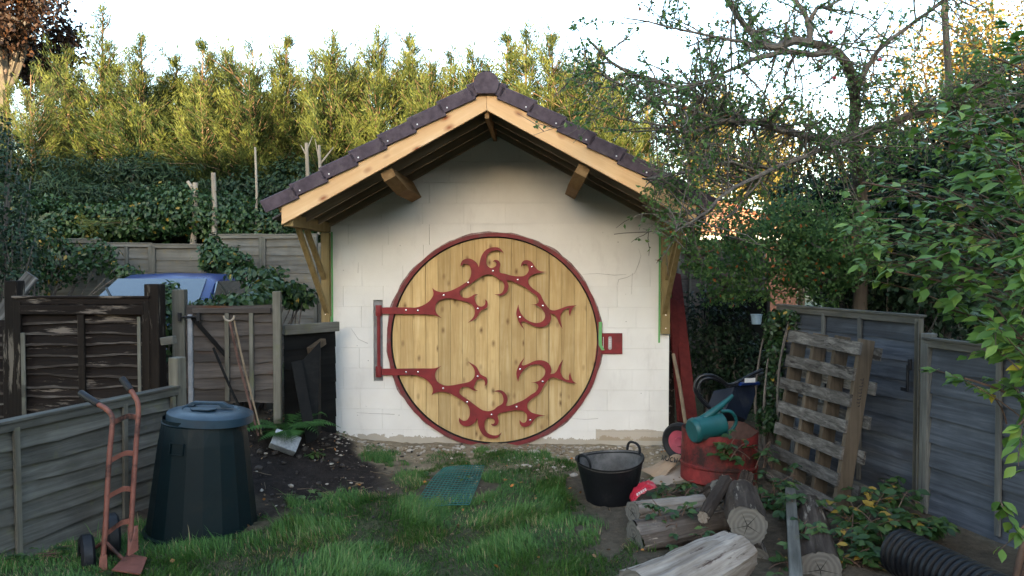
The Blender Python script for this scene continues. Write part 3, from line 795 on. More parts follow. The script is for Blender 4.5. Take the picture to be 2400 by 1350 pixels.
# brackets at both corners: post, eave beam, two struts
for sd_ in (-1, 1):
    up = sd_ * (HW - 0.05)
    zb = UV(765, 780, -0.05)[1]; ztp = roof_z(up) - 0.03
    br = thing('bracket', None, None, (up, 0, 0)); br.parent = hut
    m = MB(); m.box(-0.045, 0.045, -0.075, -0.003, zb, ztp - 0.115); m.build('post', M['treated'], br, bevel=0.003)
    m = MB(); m.box(-0.045, 0.045, FRONT + 0.04, -0.003, ztp - 0.11, ztp)
    m.build('eave_beam', M['treated'], br, bevel=0.003)
    z1_ = UV(765, 728, -0.05)[1]; z2_ = UV(765, 650, -0.05)[1]; zt2 = ztp - 0.12
    for zz, off in ((z1_, -0.012 * sd_), (z2_, 0.016 * sd_)):
        run = zt2 - zz
        m = MB(); a_ = Vector((off, -0.07, zz)); c_ = Vector((off + 0.03 * sd_, -0.07 - run * 0.98, zt2))
        d = (c_ - a_).normalized(); sx = Vector((1, 0, 0)); sy = d.cross(sx).normalized() * 0.024
        V = []
        for p in (a_ - d * 0.02, c_ + d * 0.02):
            for k1, k2 in ((-1, -1), (1, -1), (1, 1), (-1, 1)): V.append(p + sx * 0.024 * k1 + sy * k2)
        m.add(V, [(0, 3, 2, 1), (4, 5, 6, 7), (0, 1, 5, 4), (1, 2, 6, 5), (2, 3, 7, 6), (3, 0, 4, 7)])
        m.build('strut', M['treated'], br, bevel=0.002)
    for zz in (zb + 0.06, z1_ - 0.04):
        m = MB(); m.lathe([(0.008, 0), (0.006, 0.004), (0, 0.005)], 8, Matrix.Translation((0, -0.0755, zz)) @ Matrix.Rotation(R(90), 4, 'X'))
        m.build('screw', M['bolt'], br)
    # tape along the post
    strip([(up - sd_ * 0.058, zb - 0.1 + k * 0.12 , -0.002 * (k % 3)) for k in range(int((ztp - zb + 0.1) / 0.12) + 1)], 0.02, -0.006)
lt = [(-HW + 0.1 + 0.008 * math.sin(k), 1.15 + k * 0.06, -0.012 * (k % 2)) for k in range(5)]
strip(lt, 0.03, -0.03)

# tiles: verge tiles one by one, the rest of each slope as one stepped sheet, half round ridge
GAUGE = 0.309
eave_d = (UC - UV(617, 480, FRONT)[0]) / cT         # distance along the slope to the lowest tile edge
ntile = 8
rt = random.Random(2)
for sd_ in (-1, 1):
    rot = Matrix.Rotation(TH * sd_, 4, 'Y')
    piv = Matrix.Translation((UC, 0, apexw + 0.168)) @ rot
    for k in range(ntile):
        hi = eave_d - (k + 1) * GAUGE - 0.03; lo = eave_d - k * GAUGE
        hi = max(hi, 0.02)
        if lo - hi < 0.1: continue
        t = 0.022; tl = 0.03
        def sx(d): return sd_ * d
        def zz(d, off): return off + tl * (d - hi) / (lo - hi)          # lower end rides on the tile below
        V = []
        y0, y1 = FRONT - 0.03, FRONT + 0.30
        fl = 0.085 + 0.02
        # top slab with a hanging side flap: an L section swept along the slope
        sec = [(y0, -fl), (y0, t - 0.008), (y0 + 0.012, t), (y1, t), (y1, 0.0), (y0 + 0.018, 0.0), (y0 + 0.018, -fl)]
        jit = rt.uniform(-0.003, 0.003)
        for d in (hi, lo):
            for (yy, z_) in sec: V.append(Vector((sx(d + jit), yy, zz(d, z_))))
        n = len(sec)
        Fc = [tuple(range(n)), tuple(range(2*n - 1, n - 1, -1))] + [(i, n + i, n + (i+1) % n, (i+1) % n) for i in range(n)]
        if sd_ < 0: Fc = [f[::-1] for f in Fc]
        m = MB(); m.add(V, Fc)
        o = m.build('tile', M['tile'], roof, bevel=0.003); o.matrix_local = piv
        m = MB(); m.lathe([(0.008, 0), (0.0065, 0.003), (0, 0.004)], 8, Matrix.Translation((sx(lo - 0.065), y0 + 0.0015, zz(lo, -fl + 0.028))) @ Matrix.Rotation(R(90), 4, 'X'))
        if k: m.build('nail', M['white'], roof).matrix_local = piv
    m = MB()
    for k in range(ntile):
        hi = max(eave_d - (k + 1) * GAUGE - 0.03, 0.02); lo = eave_d - k * GAUGE
        nx = 15; y0, y1 = FRONT + 0.302, 4.9
        V = []; n = nx * 4
        for d in (hi, lo):
            for q in range(n + 1):
                yy = y0 + (y1 - y0) * q / n
                V.append((sd_ * d, yy, 0.03 * (d - hi) / (lo - hi) + (0.022 if q % 4 in (1, 2) else 0.006)))
        for q in range(n + 1):
            yy = y0 + (y1 - y0) * q / n; V.append((sd_ * lo, yy, 0.0))
        N = n + 1
        m.add(V, [(i, i + 1, N + i + 1, N + i) for i in range(n)] + [(N + i, N + i + 1, 2*N + i + 1, 2*N + i) for i in range(n)])
    o = m.build('tile_courses', M['tile'], roof); o.matrix_local = piv; o['kind'] = 'stuff'
    # eave fascia
    m = MB(); d = eave_d - 0.1
    m.box(min(sd_ * (d - 0.05), sd_ * d), max(sd_ * (d - 0.05), sd_ * d), FRONT + 0.045, 4.6, -0.15, -0.03)
    m.build('fascia', M['pine'], hut).matrix_local = piv
# ridge tiles (the first with a closed end)
hr = 0.118
zr0 = UV(1140, 222, FRONT)[1]; zr1 = UV(1140, 170, FRONT)[1]
ri = []
wtop = (UV(1169, 195, FRONT)[0] - UV(1109, 195, FRONT)[0]) / 2
hh_ = zr1 - zr0
for k in range(21):
    a = math.pi * (k / 20 * 1.16 - 0.08)
    ri.append((wtop * math.cos(a), zr1 - wtop * 0.95 + wtop * 0.95 * math.sin(a)))
poly = [(wtop * 0.72, zr0)] + [(wtop * 0.97, zr0 + 0.03)] * 0 + ri + [(-wtop * 0.72, zr0)]
poly = [(UC + a, b_) for a, b_ in poly]
for k in range(6):
    y0 = FRONT - 0.05 + k * 1.0
    m = MB(); m.prism([(UC + (a - UC) * (1.0 if k % 2 == 0 else 0.985), b_) for a, b_ in poly], y0 + (0.002 if k else 0), min(y0 + 1.0, 4.9))
    m.build('ridge_tile', M['tile'], roof, bevel=0.004 if k == 0 else 0)

# ------------------------------------------------------------------ fences
def wavy_board(L, zl, zh, y, mat, parent, seed, amp=0.008, ns=10, tilt=0.012, th=0.010, x0=0.0, name='board', sag=0.0, edge_mat=None):
    """one waney-edged board: lower edge proud and uneven"""
    r = random.Random(seed); ph = [r.uniform(0, 6.28) for _ in range(4)]
    V = []
    for k in range(ns + 1):
        t = k / ns; x = x0 + L * t
        w_ = amp * (math.sin(t * 5 + ph[0]) + 0.6 * math.sin(t * 13 + ph[1]) + r.uniform(-0.35, 0.35))
        wy = 0.004 * math.sin(t * 4 + ph[2])
        sg = -sag * math.sin(math.pi * t)
        V += [(x, y - tilt - th + wy, zl + w_ + sg), (x, y - th * 0.6 + wy * 0.3, zh + sg), (x, y + wy * 0.3, zh + sg), (x, y - tilt + wy, zl + w_ + sg)]
    Fc = []
    for k in range(ns):
        a = 4 * k; b_ = a + 4
        Fc += [(a, b_, b_ + 1, a + 1), (a + 1, b_ + 1, b_ + 2, a + 2), (a + 2, b_ + 2, b_ + 3, a + 3), (a + 3, b_ + 3, b_, a)]
    e = 4 * ns
    Fc += [(0, 1, 2, 3), (e + 3, e + 2, e + 1, e)]
    o = link(name, raw_mesh(name, V, Fc), mat, parent)
    if edge_mat is not None:
        V2, F2 = [], []
        for k in range(ns + 1):
            a, b_ = Vector(V[4 * k]), Vector(V[4 * k + 1]); f = 0.10 + 0.10 * r.random()
            V2 += [a + Vector((0, -0.0012, -0.001)), a.lerp(b_, f) + Vector((0, -0.0012, 0)), Vector(V[4 * k + 3]) + Vector((0, 0, -0.001))]
        for k in range(ns): F2 += [(3 * k, 3 * k + 3, 3 * k + 4, 3 * k + 1), (3 * k + 2, 3 * k + 5, 3 * k + 3, 3 * k)]
        link('flaked_edge', raw_mesh('flaked_edge', V2, F2), edge_mat, o)
    return o
def cuboid(name, x0, x1, y0, y1, z0, z1, mat, parent, bev=0.003, skew=0.0, top=0.0):
    m = MB(); m.box(x0, x1, y0, y1, z0, z1)
    if skew or top:
        m.V = [(v[0] + (skew if v[2] > 0.5 * (z0 + z1) else 0), v[1], v[2] + (top if v[2] > 0.5 * (z0 + z1) and v[0] > 0.5 * (x0 + x1) else 0)) for v in m.V]
    return m.build(name, mat, parent, bevel=bev)
def panel(name, label, cat, p0, p1, z0, z1, nb, battens, bm, zm, group=None, cap=True, posts=(), amp=0.008, rail=None, seed=0, tilt=0.012, sag=0.0, bw=0.045, ns=10, edge=True, topslope=0.0, edge_mat=None):
    p0 = Vector((p0[0], p0[1], 0)); p1 = Vector((p1[0], p1[1], 0)); L = (p1 - p0).length
    t = thing(name, label, cat, (p0.x, p0.y, z0), math.atan2(p1.y - p0.y, p1.x - p0.x), group)
    H = z1 - z0; h = (H - (0.05 if cap else 0)) / nb; r = random.Random(seed)
    for k in range(nb):
        dz = r.uniform(-0.006, 0.006)
        wavy_board(L, k * h - 0.012 + dz, (k + 1) * h + 0.012, 0.0, bm, t, seed * 100 + k, amp, ns, tilt, sag=sag, edge_mat=edge_mat)
    if edge:
        for x in (0.0, L - bw): cuboid('frame_batten', x, x + bw, -tilt - 0.038, -tilt - 0.012, 0.0, H - 0.05, zm, t)
    for f in battens:
        x = L * f; cuboid('batten', x - bw * 0.45, x + bw * 0.45, -tilt - 0.036, -tilt - 0.0125, r.uniform(0.0, 0.04), H - 0.055, zm, t, skew=r.uniform(-0.012, 0.012))
    if cap:
        cuboid('top_rail', 0, L, -tilt - 0.034, -0.002, H - 0.075, H - 0.02, bm if rail is None else rail, t)
        cuboid('cap', -0.01, L + 0.01, -tilt - 0.045, 0.02, H - 0.02, H, bm if rail is None else rail, t, top=topslope)
    for x, w_, za, zb_, pm in posts:
        cuboid('post', x - w_ / 2, x + w_ / 2, -0.05, w_ - 0.05, za, zb_, pm, t, 0.006)
    return t

# near fence on the left
lf = panel('low_fence', 'low weathered grey lap fence panel behind the orange sack truck', 'fence', (-3.63, 3.8), (-2.83, 6.2), 0.0, 0.94, 7, (0.44, 0.78), M['grey'], M['greyz'],
      posts=((2.585, 0.10, 0.0, 1.17, M['greyz']),), seed=3, amp=0.012, ns=16, edge=False, tilt=0.03)
m = MB(); m.box(2.44, 2.545, -0.079, -0.072, 0.62, 0.68); m.build('fence_clip', M['galv'], lf)
cuboid('frame_batten', 2.45, 2.49, -0.07, -0.043, 0.02, 0.86, M['greyz'], lf)
# dark brown panel behind
a = W(40, 700, 6.95); b = W(362, 700, 6.95)
pb_ = panel('brown_fence', 'tall dark brown fence panel with flaking paint on its lap boards', 'fence', (a.x, 6.95), (b.x, 6.9), 0.42, 1.66, 12, (0.5,), M['brown'], M['brownz'],
      posts=((-0.03, 0.12, -0.4, 1.38, M['brownz']), (b.x - a.x + 0.02, 0.135, -0.4, 1.35, M['brownz'])), seed=5, amp=0.010, rail=M['brown'], bw=0.07, tilt=0.02, edge_mat=M['flaked'], ns=18)
cuboid('rail', 0.06, b.x - a.x - 0.05, -0.062, -0.033, 1.07, 1.16, M['brown'], pb_)
for k, (zl, zh) in enumerate(((0.30, 0.9), (0.02, 0.42))):
    cuboid('flaked_strip', 0.075, 0.115, -0.0715, -0.0585, zl, zh, M['greyz'], pb_)
cuboid('flaked_strip', b.x - a.x - 0.105, b.x - a.x - 0.075, -0.0715, -0.0585, 0.3, 1.05, M['greyz'], pb_)
c = W(-160, 700, 6.95)
panel('brown_fence', 'dark brown lap fence panel cut off by the left edge of the photo', 'fence', (c.x, 6.95), (a.x - 0.07, 6.96), 0.42, 1.42, 9, (), M['brown'], M['brownz'], seed=6, amp=0.01, cap=False, tilt=0.02, edge_mat=M['flaked'])
# old gate
a = W(436, 700, 7.2); b = W(650, 700, 7.3)
gt = panel('garden_gate', 'old grey brown lap board gate hung between two posts beside the compost bin', 'gate', (a.x, 7.2), (b.x, 7.3), 0.62, 1.55, 7, (0.45, 0.72), M['gatew'], M['greyz'],
      posts=((-0.06, 0.115, -0.6, 1.09, M['greyz']), (0.045, 0.045, -0.6, 0.85, M['galv']), (b.x - a.x + 0.005, 0.075, -0.6, 1.07, M['greyz'])), seed=8, amp=0.014, sag=0.012, tilt=0.018, cap=False, edge=False)
cuboid('top_rail', 0.07, b.x - a.x - 0.05, -0.055, -0.025, 0.86, 0.91, M['gatew'], gt)
m = MB()
p0 = Vector((0.06, -0.05, 0.83)); p1 = Vector((0.40, -0.05, 0.42)); d = (p1 - p0).normalized(); q = Vector((d.z, 0, -d.x)) * 0.018
V = [p0 - q, p1 - q, p1 + q, p0 + q]; m.add(V + [v + Vector((0, 0.02, 0)) for v in V], [(0, 1, 2, 3), (7, 6, 5, 4), (0, 4, 5, 1), (1, 5, 6, 2), (2, 6, 7, 3), (3, 7, 4, 0)])
m.build('brace', M['blackw'], gt)
m = MB(); m.tube([(-0.04, -0.075, 0.83), (0.15, -0.075, 0.83)], 0.008, 8).box(-0.05, -0.025, -0.095, -0.06, 0.79, 0.87).box(0.12, 0.15, -0.095, -0.06, 0.79, 0.87)
m.build('latch', M['rubber'], gt)
# rail and black boards between gate and building
a = W(664, 765, 7.45); b = W(754, 762, 7.75)
sf = panel('black_board_fence', 'blackened boards under a grey rail between the gate and the white wall', 'fence', (a.x, 7.45), (b.x + 0.1, 7.9), 0.0, 1.28, 7, (), M['blackw'], M['blackw'], cap=False, edge=False, seed=9, amp=0.006, tilt=0.01)
cuboid('rail', -0.02, 0.62, -0.07, -0.02, 1.25, 1.35, M['grey'], sf)
m = MB()
p = [W(682, 850, 7.25), W(706, 845, 7.3), W(742, 1030, 7.05), W(718, 1040, 7.0)]
nrm = (p[1] - p[0]).cross(p[3] - p[0]).normalized() * 0.02
m.add(p + [v - nrm for v in p], [(0, 1, 2, 3), (7, 6, 5, 4), (0, 4, 5, 1), (1, 5, 6, 2), (2, 6, 7, 3), (3, 7, 4, 0)])
tag(m.build('leaning_board', M['blackw'], None), 'narrow black board leaning behind the fern', 'board')
p = [W(706, 848, 7.35), W(750, 800, 7.5), W(752, 1005, 7.4), W(742, 1030, 7.2)]
nrm = (p[1] - p[0]).cross(p[3] - p[0]).normalized() * 0.02
m = MB(); m.add(p + [v - nrm for v in p], [(0, 1, 2, 3), (7, 6, 5, 4), (0, 4, 5, 1), (1, 5, 6, 2), (2, 6, 7, 3), (3, 7, 4, 0)])
tag(m.build('leaning_board', M['blackw'], None), 'broad black board leaning against the left side of the white wall', 'board')
a, b = W(726, 822, 7.5), W(758, 800, 7.75)
m = MB(); m.tube([a, b], 0.045, 4, phase=R(45)); tag(m.build('timber_offcut', M['stringer'], None, bevel=0.003), 'short timber offcut sticking out above the black boards', 'timber')

# far fence panels behind the car
fp = [(-60, 545, 12.3), (108, 552, 12.4), (238, 566, 12.6), (357, 571, 12.8), (482, 572, 12.9)]
txt = ['leftmost', 'second from the left, overgrown by bramble', 'third from the left', 'fourth from the left, behind the car roof']
for k in range(4):
    a = W(fp[k][0], fp[k][1], fp[k][2]); b = W(fp[k+1][0], fp[k+1][1], fp[k+1][2])
    za = (a.z + b.z) / 2
    panel('grey_fence', 'far grey lap fence panel behind the drive, ' + txt[k], 'fence', (a.x, a.y), (b.x, b.y), za - 1.75, za, 8, (0.5,) if k == 2 else (), M['farfence'], M['greyz'], group='grey fence panels behind the drive', seed=20 + k, amp=0.006, ns=6, bw=0.06, tilt=0.015)
a = W(494, 549, 12.4); mid = W(617, 549, 12.2); b = W(745, 549, 12.0)
for k, (p0, p1) in enumerate(((a, mid), (mid, b))):
    panel('grey_fence', ('far grey fence panel with narrow boards right of the bramble gap', 'far grey fence panel just left of the roof bracket')[k], 'fence', (p0.x, p0.y), (p1.x, p1.y), 0.4, p0.z, 14, (), M['farfence'], M['greyz'], group='grey fence panels behind the drive', seed=30 + k, amp=0.002, ns=4, bw=0.06, tilt=0.012)
a = W(745, 549, 11.98); b = W(1180, 560, 12.5)
panel('grey_fence', 'far grey fence panel hidden behind the outbuilding', 'fence', (a.x, a.y), (b.x, b.y), 0.0, 2.3, 10, (), M['farfence'], M['greyz'], seed=33, amp=0.004, ns=4, cap=False)

# right hand fence
RF0, RF1 = Vector((2.74, 7.62, 0)), Vector((3.25, 5.88, 0))
rf = panel('tall_fence', 'tall blue grey fence panel behind the leaning pallet', 'fence', RF0, RF1, 0.05, 1.55, 9, (0.15, 0.38, 0.645), M['blue'], M['bluez'], seed=41, amp=0.004, rail=M['grey'],
      posts=((1.87, 0.085, -0.05, 1.36, M['bluez']), (1.79, 0.05, -0.05, 1.47, M['greyz'])), tilt=0.012)
m = MB(); m.box(1.735, 1.755, -0.095, -0.076, 0.90, 1.10).box(1.68, 1.755, -0.094, -0.077, 0.885, 0.915).box(1.755, 1.785, -0.10, -0.076, 1.06, 1.15)
m.build('latch', M['rubber'], rf, bevel=0.004)
d = (RF1 - RF0).normalized(); a = RF1 + d * 0.05; b = a + d * 1.83
panel('lower_fence', 'lower blue grey fence panel in the right foreground beside the black pipe', 'fence', a, b, 0.02, 1.38, 7, (0.36, 0.70), M['blue'], M['bluez'], seed=43, amp=0.006, rail=M['grey'], tilt=0.02, ns=14)
# fence beyond, right of the building
a = W(1585, 600, 11.0); b = W(1790, 600, 11.6)
panel('back_fence', 'dark lap fence at the far end right of the outbuilding', 'fence', (a.x, 11), (b.x, 11.6), 0.0, 2.2, 11, (0.14, 0.3, 0.62, 0.8), M['gatew'], M['greyz'], seed=45, ns=6)
a = W(1650, 690, 9.8); b = W(1800, 690, 10.2)
panel('back_fence', 'low dark fence with a grey rail left of the ivy', 'fence', (a.x, 9.8), (b.x, 10.2), 0.0, 1.62, 8, (0.35,), M['blackw'], M['gatew'], seed=46, ns=6, rail=M['gatew'])

# ------------------------------------------------------------------ car on the drive
def build_car():
    c = W(400, 700, 9.6)
    t = thing('parked_car', 'dark blue car parked behind the fence with its pale sky reflecting windscreen', 'car', (c.x, 9.75, 0.40), R(2))
    # stations along y (front -): lower body outline then cabin
    def loft(sections, name, mat, par):
        n = len(sections[0]); V = [p for s_ in sections for p in s_]
        Fc = [(i*n + k, i*n + (k+1) % n, (i+1)*n + (k+1) % n, (i+1)*n + k) for i in range(len(sections)-1) for k in range(n)]
        Fc += [tuple(range(n-1, -1, -1)), tuple((len(sections)-1)*n + k for k in range(n))]
        return link(name, raw_mesh(name, V, Fc), mat, par, True)
    def sec(y, w_, z0, z1):
        return [(-w_ * 0.9, y, z0), (-w_, y, z0 + 0.15), (-w_, y, z1 - 0.18), (-w_ * 0.93, y, z1 - 0.03), (-w_ * 0.6, y, z1), (w_ * 0.6, y, z1), (w_ * 0.93, y, z1 - 0.03), (w_, y, z1 - 0.18), (w_, y, z0 + 0.15), (w_ * 0.9, y, z0)]
    loft([sec(-1.95, 0.70, 0.3, 0.62), sec(-1.85, 0.80, 0.2, 0.78), sec(-1.0, 0.84, 0.18, 0.92), sec(0, 0.85, 0.18, 0.95), sec(1.3, 0.84, 0.18, 0.95), sec(1.95, 0.78, 0.25, 0.9)], 'body', M['carpaint'], t)
    # cabin: pillars and roof as one shell, glass set into it
    def cab(y, wb, wt, zb, zt_):
        return [(-wb, y, zb), (-wt, y, zt_ - 0.06), (-wt * 0.85, y, zt_), (0, y, zt_ + 0.025), (wt * 0.85, y, zt_), (wt, y, zt_ - 0.06), (wb, y, zb)]
    loft([cab(-1.15, 0.76, 0.74, 0.9, 0.93), cab(-0.35, 0.76, 0.62, 0.9, 1.37), cab(-0.1, 0.76, 0.61, 0.9, 1.425), cab(1.1, 0.75, 0.6, 0.9, 1.41), cab(1.75, 0.7, 0.55, 0.9, 1.05)], 'cabin', M['carpaint'], t)
    def plate(pts, name, off, mat=M['glass']):
        nrm = (Vector(pts[1]) - Vector(pts[0])).cross(Vector(pts[3]) - Vector(pts[0])).normalized()
        V = [Vector(p) + nrm * off for p in pts]; V2 = [p - nrm * 0.02 for p in V]
        return link(name, raw_mesh(name, V + V2, [(0, 1, 2, 3), (7, 6, 5, 4), (0, 4, 5, 1), (1, 5, 6, 2), (2, 6, 7, 3), (3, 7, 4, 0)]), mat, t)
    ws = plate([(-0.66, -1.12, 0.945), (0.66, -1.12, 0.945), (0.545, -0.39, 1.36), (-0.545, -0.39, 1.36)], 'windscreen', 0.025)
    plate([(0.755, -0.9, 0.97), (0.755, 0.85, 0.97), (0.63, 0.8, 1.34), (0.63, -0.28, 1.34)], 'side_window', 0.012)
    plate([(-0.755, 0.85, 0.97), (-0.755, -0.9, 0.97), (-0.63, -0.28, 1.34), (-0.63, 0.8, 1.34)], 'side_window', 0.012)
    m = MB(); m.tube([(-0.1, -1.16, 0.97), (-0.5, -0.72, 1.215)], 0.010, 6).tube([(-0.33, -0.94, 1.10), (-0.58, -0.62, 1.27)], 0.014, 6)
    m.build('wiper', M['rubber'], t)
    for s_ in (-1, 1):
        m = MB(); m.box(s_ * 0.86 - 0.07, s_ * 0.86 + 0.07, -0.9, -0.78, 0.95, 1.07); m.build('wing_mirror', M['carpaint'], t, bevel=0.02)
        m = MB(); m.box(s_ * 0.6 - 0.14, s_ * 0.6 + 0.14, -1.93, -1.86, 0.55, 0.68); m.build('headlight', M['glass'], t, bevel=0.02)
        for y in (-1.25, 1.25):
            Mx = Matrix.Translation((s_ * 0.76, y, 0.3)) @ Matrix.Rotation(R(90), 4, 'Y')
            m = MB(); m.lathe([(0.19, -0.09), (0.29, -0.09), (0.3, -0.06), (0.3, 0.06), (0.29, 0.09), (0.19, 0.09)], 20, Mx)
            wh = m.build('wheel', M['rubber'], t, True)
            m = MB(); m.lathe([(0, -0.07), (0.19, -0.08), (0.19, 0.08), (0, 0.07)], 16, Mx); m.build('rim', M['galv'], wh)
build_car()

# ------------------------------------------------------------------ compost bin
def build_bin():
    p = G(478, 1232); t = thing('compost_bin', 'dark tapered plastic compost bin with a bluish lid standing in the grass', 'compost bin', (p.x, p.y - 0.02, gzf(p.x, p.y) - 0.01), R(12))
    t.rotation_euler = (R(1.0), R(1.5), R(12))
    n = 18; V = []; Fc = []
    def ringv(r, z, k2=1, off=0.0):
        return [Vector((r * math.cos(2*math.pi*(k+off)/(n*k2)), r * math.sin(2*math.pi*(k+off)/(n*k2)), z)) for k in range(n * k2)]
    m = MB()
    m.lathe([(0.405, 0.0), (0.41, 0.012), (0.405, 0.022), (0.385, 0.03)], 48)                      # foot flange
    # facets: n flats at the bottom run into a round neck through triangles
    lo = ringv(0.388, 0.025); mid = ringv(0.312, 0.67); up = ringv(0.287, 0.80, 2)
    V = lo + mid + up; Fc = []
    for k in range(n):
        k1 = (k + 1) % n
        Fc.append((k, k1, n + k1, n + k))
        c = 2*n + 2*k; c1 = 2*n + 2*k + 1; c2 = 2*n + (2*k + 2) % (2*n)
        Fc.append((n + k, c1, c)); Fc.append((n + k, n + k1, c1)); Fc.append((n + k1, c2, c1))
    m.add(V, Fc)
    m.lathe([(0.289, 0.80), (0.292, 0.81), (0.282, 0.815), (0.282, 0.84)], 48)
    m.build('bin_body', M['bin'], t)
    l = MB(); l.lathe([(0.294, 0.806), (0.303, 0.806), (0.299, 0.862), (0.296, 0.865), (0.205, 0.889), (0.20, 0.889), (0.193, 0.880), (0.0, 0.882)], 64)
    lid = l.build('lid', M['lid'], t, True, M=Matrix.Rotation(R(3), 4, 'Y'))
    # handle bridge with a hollow under it, and a raised hexagon panel
    hb = MB(); hb.prism([(-0.19, 0.885), (-0.11, 0.925), (0.11, 0.925), (0.19, 0.885), (0.1, 0.888), (0.085, 0.906), (-0.085, 0.906), (-0.1, 0.888)], 0.05, 0.10)
    hb.build('handle', M['lid'], lid, bevel=0.004).rotation_euler = (0, 0, R(-12))
    hx = MB(); hx.prism([(-0.1, 0.0), (-0.06, 0.05), (0.06, 0.05), (0.1, 0.0), (0.06, -0.06), (-0.06, -0.06)], -0.005, 0.004)
    hx.build('lid_panel', M['lid'], lid, bevel=0.002, M=Matrix.Translation((0, -0.03, 0.893)) @ Matrix.Rotation(R(-12), 4, 'Z') @ Matrix.Rotation(R(-90), 4, 'X'))
    # hatch mark on the body
    a = R(-107)
    hm = MB()
    for x0, x1, z0, z1 in ((-0.055, 0.055, 0.035, 0.042), (-0.055, 0.055, -0.042, -0.035), (-0.055, -0.048, -0.035, 0.035), (0.048, 0.055, -0.035, 0.035)): hm.box(x0, x1, -0.004, 0.012, z0, z1)
    hm.build('embossed_panel', M['bin'], t, M=Matrix.Rotation(R(-24), 4, 'Z') @ Matrix.Translation((0, -0.317, 0.66)) @ Matrix.Rotation(R(-7), 4, 'X'))
build_bin()

# ------------------------------------------------------------------ sack truck
def build_truck():
    foot = G(240, 1345)
    t = thing('sack_truck', 'faded orange sack truck with black grips leaning on the low fence', 'sack truck', (foot.x, foot.y, 0.0))
    o = Vector(t.location)
    YB, YT = 4.72, 4.98
    def P(px, py, dy=0.0):
        f = (1345 - py) / 460.0
        return W(px, py, YB + (YT - YB) * f + dy + (0.10 if px > 280 else 0.0) * 0) - o
    fr = MB()
    L_ = spline([P(239, 1340), P(247, 1240), P(252, 1140), P(257, 1060), P(263, 1000), P(262, 975), P(248, 958), P(229, 947)], 4)
    Rr = spline([P(303, 1305, 0.1), P(308, 1220, 0.1), P(314, 1120, 0.1), P(320, 1030, 0.1), P(324, 975, 0.1), P(323, 945, 0.1), P(315, 928, 0.1), P(306, 914, 0.1)], 4)
    fr.tube(L_, 0.0165, 10).tube(Rr, 0.0165, 10)
    fr.build('frame', M['truck'], t, True)
    for a, b in (((229, 947), (188, 920)), ((306, 914), (286, 887))):
        dy = 0.1 if a[0] > 280 else 0
        m = MB(); p0, p1 = P(*a, dy), P(*b, dy + 0.03); d = (p1 - p0)
        m.tube([p0 - d * 0.03, p0 + d * 0.03, p0 + d * 0.97, p1], [0.021, 0.0225, 0.0225, 0.019], 12); m.build('grip', M['rubber'], t, True)
    for (x0, y0, x1, y1) in ((266, 990, 320, 978), (259, 1080, 315, 1063), (256, 1163, 311, 1148), (251, 1250, 306, 1222)):
        a, b = P(x0, y0, 0.0), P(x1, y1, 0.1); mid = (a + b) / 2 + Vector((0, 0.03, 0.018))
        c = spline([a, mid, b], 6); m = MB(); V = []
        for p in c: V += [p + Vector((0, -0.004, -0.017)), p + Vector((0, -0.004, 0.017)), p + Vector((0, 0.004, 0.017)), p + Vector((0, 0.004, -0.017))]
        Fc = [(4*i + k, 4*i + (k+1) % 4, 4*i + 4 + (k+1) % 4, 4*i + 4 + k) for i in range(len(c)-1) for k in range(4)] + [(0, 1, 2, 3)]
        m.add(V, Fc); m.build('cross_bar', M['truck'], t)
    m = MB(); m.tube([P(249, 1272), P(288, 1310, 0.05)], 0.012, 8).tube([P(241, 1272), P(208, 1294, 0.12)], 0.012, 8); m.build('brace', M['truck'], t, True)
    # side plate and toe plate
    m = MB(); p = [P(234, 1305, -0.02), P(250, 1300, -0.02), P(252, 1360, -0.03), P(228, 1360, -0.03)]
    m.add(p + [v + Vector((0, 0.006, 0)) for v in p], [(3, 2, 1, 0), (4, 5, 6, 7), (0, 1, 5, 4), (1, 2, 6, 5), (2, 3, 7, 6), (3, 0, 4, 7)]); m.build('side_plate', M['truck'], t)
    p = [P(299, 1235, 0.09), P(321, 1232, 0.12), P(322, 1290, 0.12), P(300, 1305, 0.07)]
    m = MB(); m.add(p + [v + Vector((0.004, 0.006, 0)) for v in p], [(3, 2, 1, 0), (4, 5, 6, 7), (0, 1, 5, 4), (1, 2, 6, 5), (2, 3, 7, 6), (3, 0, 4, 7)]); m.build('side_plate', M['truck'], t)
    g = [G(262, 1352) , G(300, 1312), G(345, 1322), G(330, 1362)]
    g = [Vector((q.x, q.y, 0.045)) - o for q in g]
    m = MB(); m.add(g + [v - Vector((0, 0, 0.008)) for v in g], [(0, 3, 2, 1)[::-1], (4, 5, 6, 7)[::-1], (0, 4, 5, 1), (1, 5, 6, 2), (2, 6, 7, 3), (3, 7, 4, 0)]); m.build('toe_plate', M['truck'], t)
    for (px, py, Y, rz) in ((262, 1252, 5.0, R(35)), (203, 1303, 4.84, R(35))):
        c = W(px, py, Y) - o
        Mx = Matrix.Translation(c) @ Matrix.Rotation(rz, 4, 'Z') @ Matrix.Rotation(R(90), 4, 'Y')
        m = MB(); m.lathe([(0.07, -0.035), (0.12, -0.042), (0.14, -0.025), (0.14, 0.025), (0.12, 0.042), (0.07, 0.035)], 24, Mx); wh = m.build('wheel', M['rubber'], t, True)
        m = MB(); m.lathe([(0, -0.02), (0.07, -0.03), (0.07, 0.03), (0, 0.02)], 16, Mx); m.build('hub', M['blktube'], wh)
build_truck()

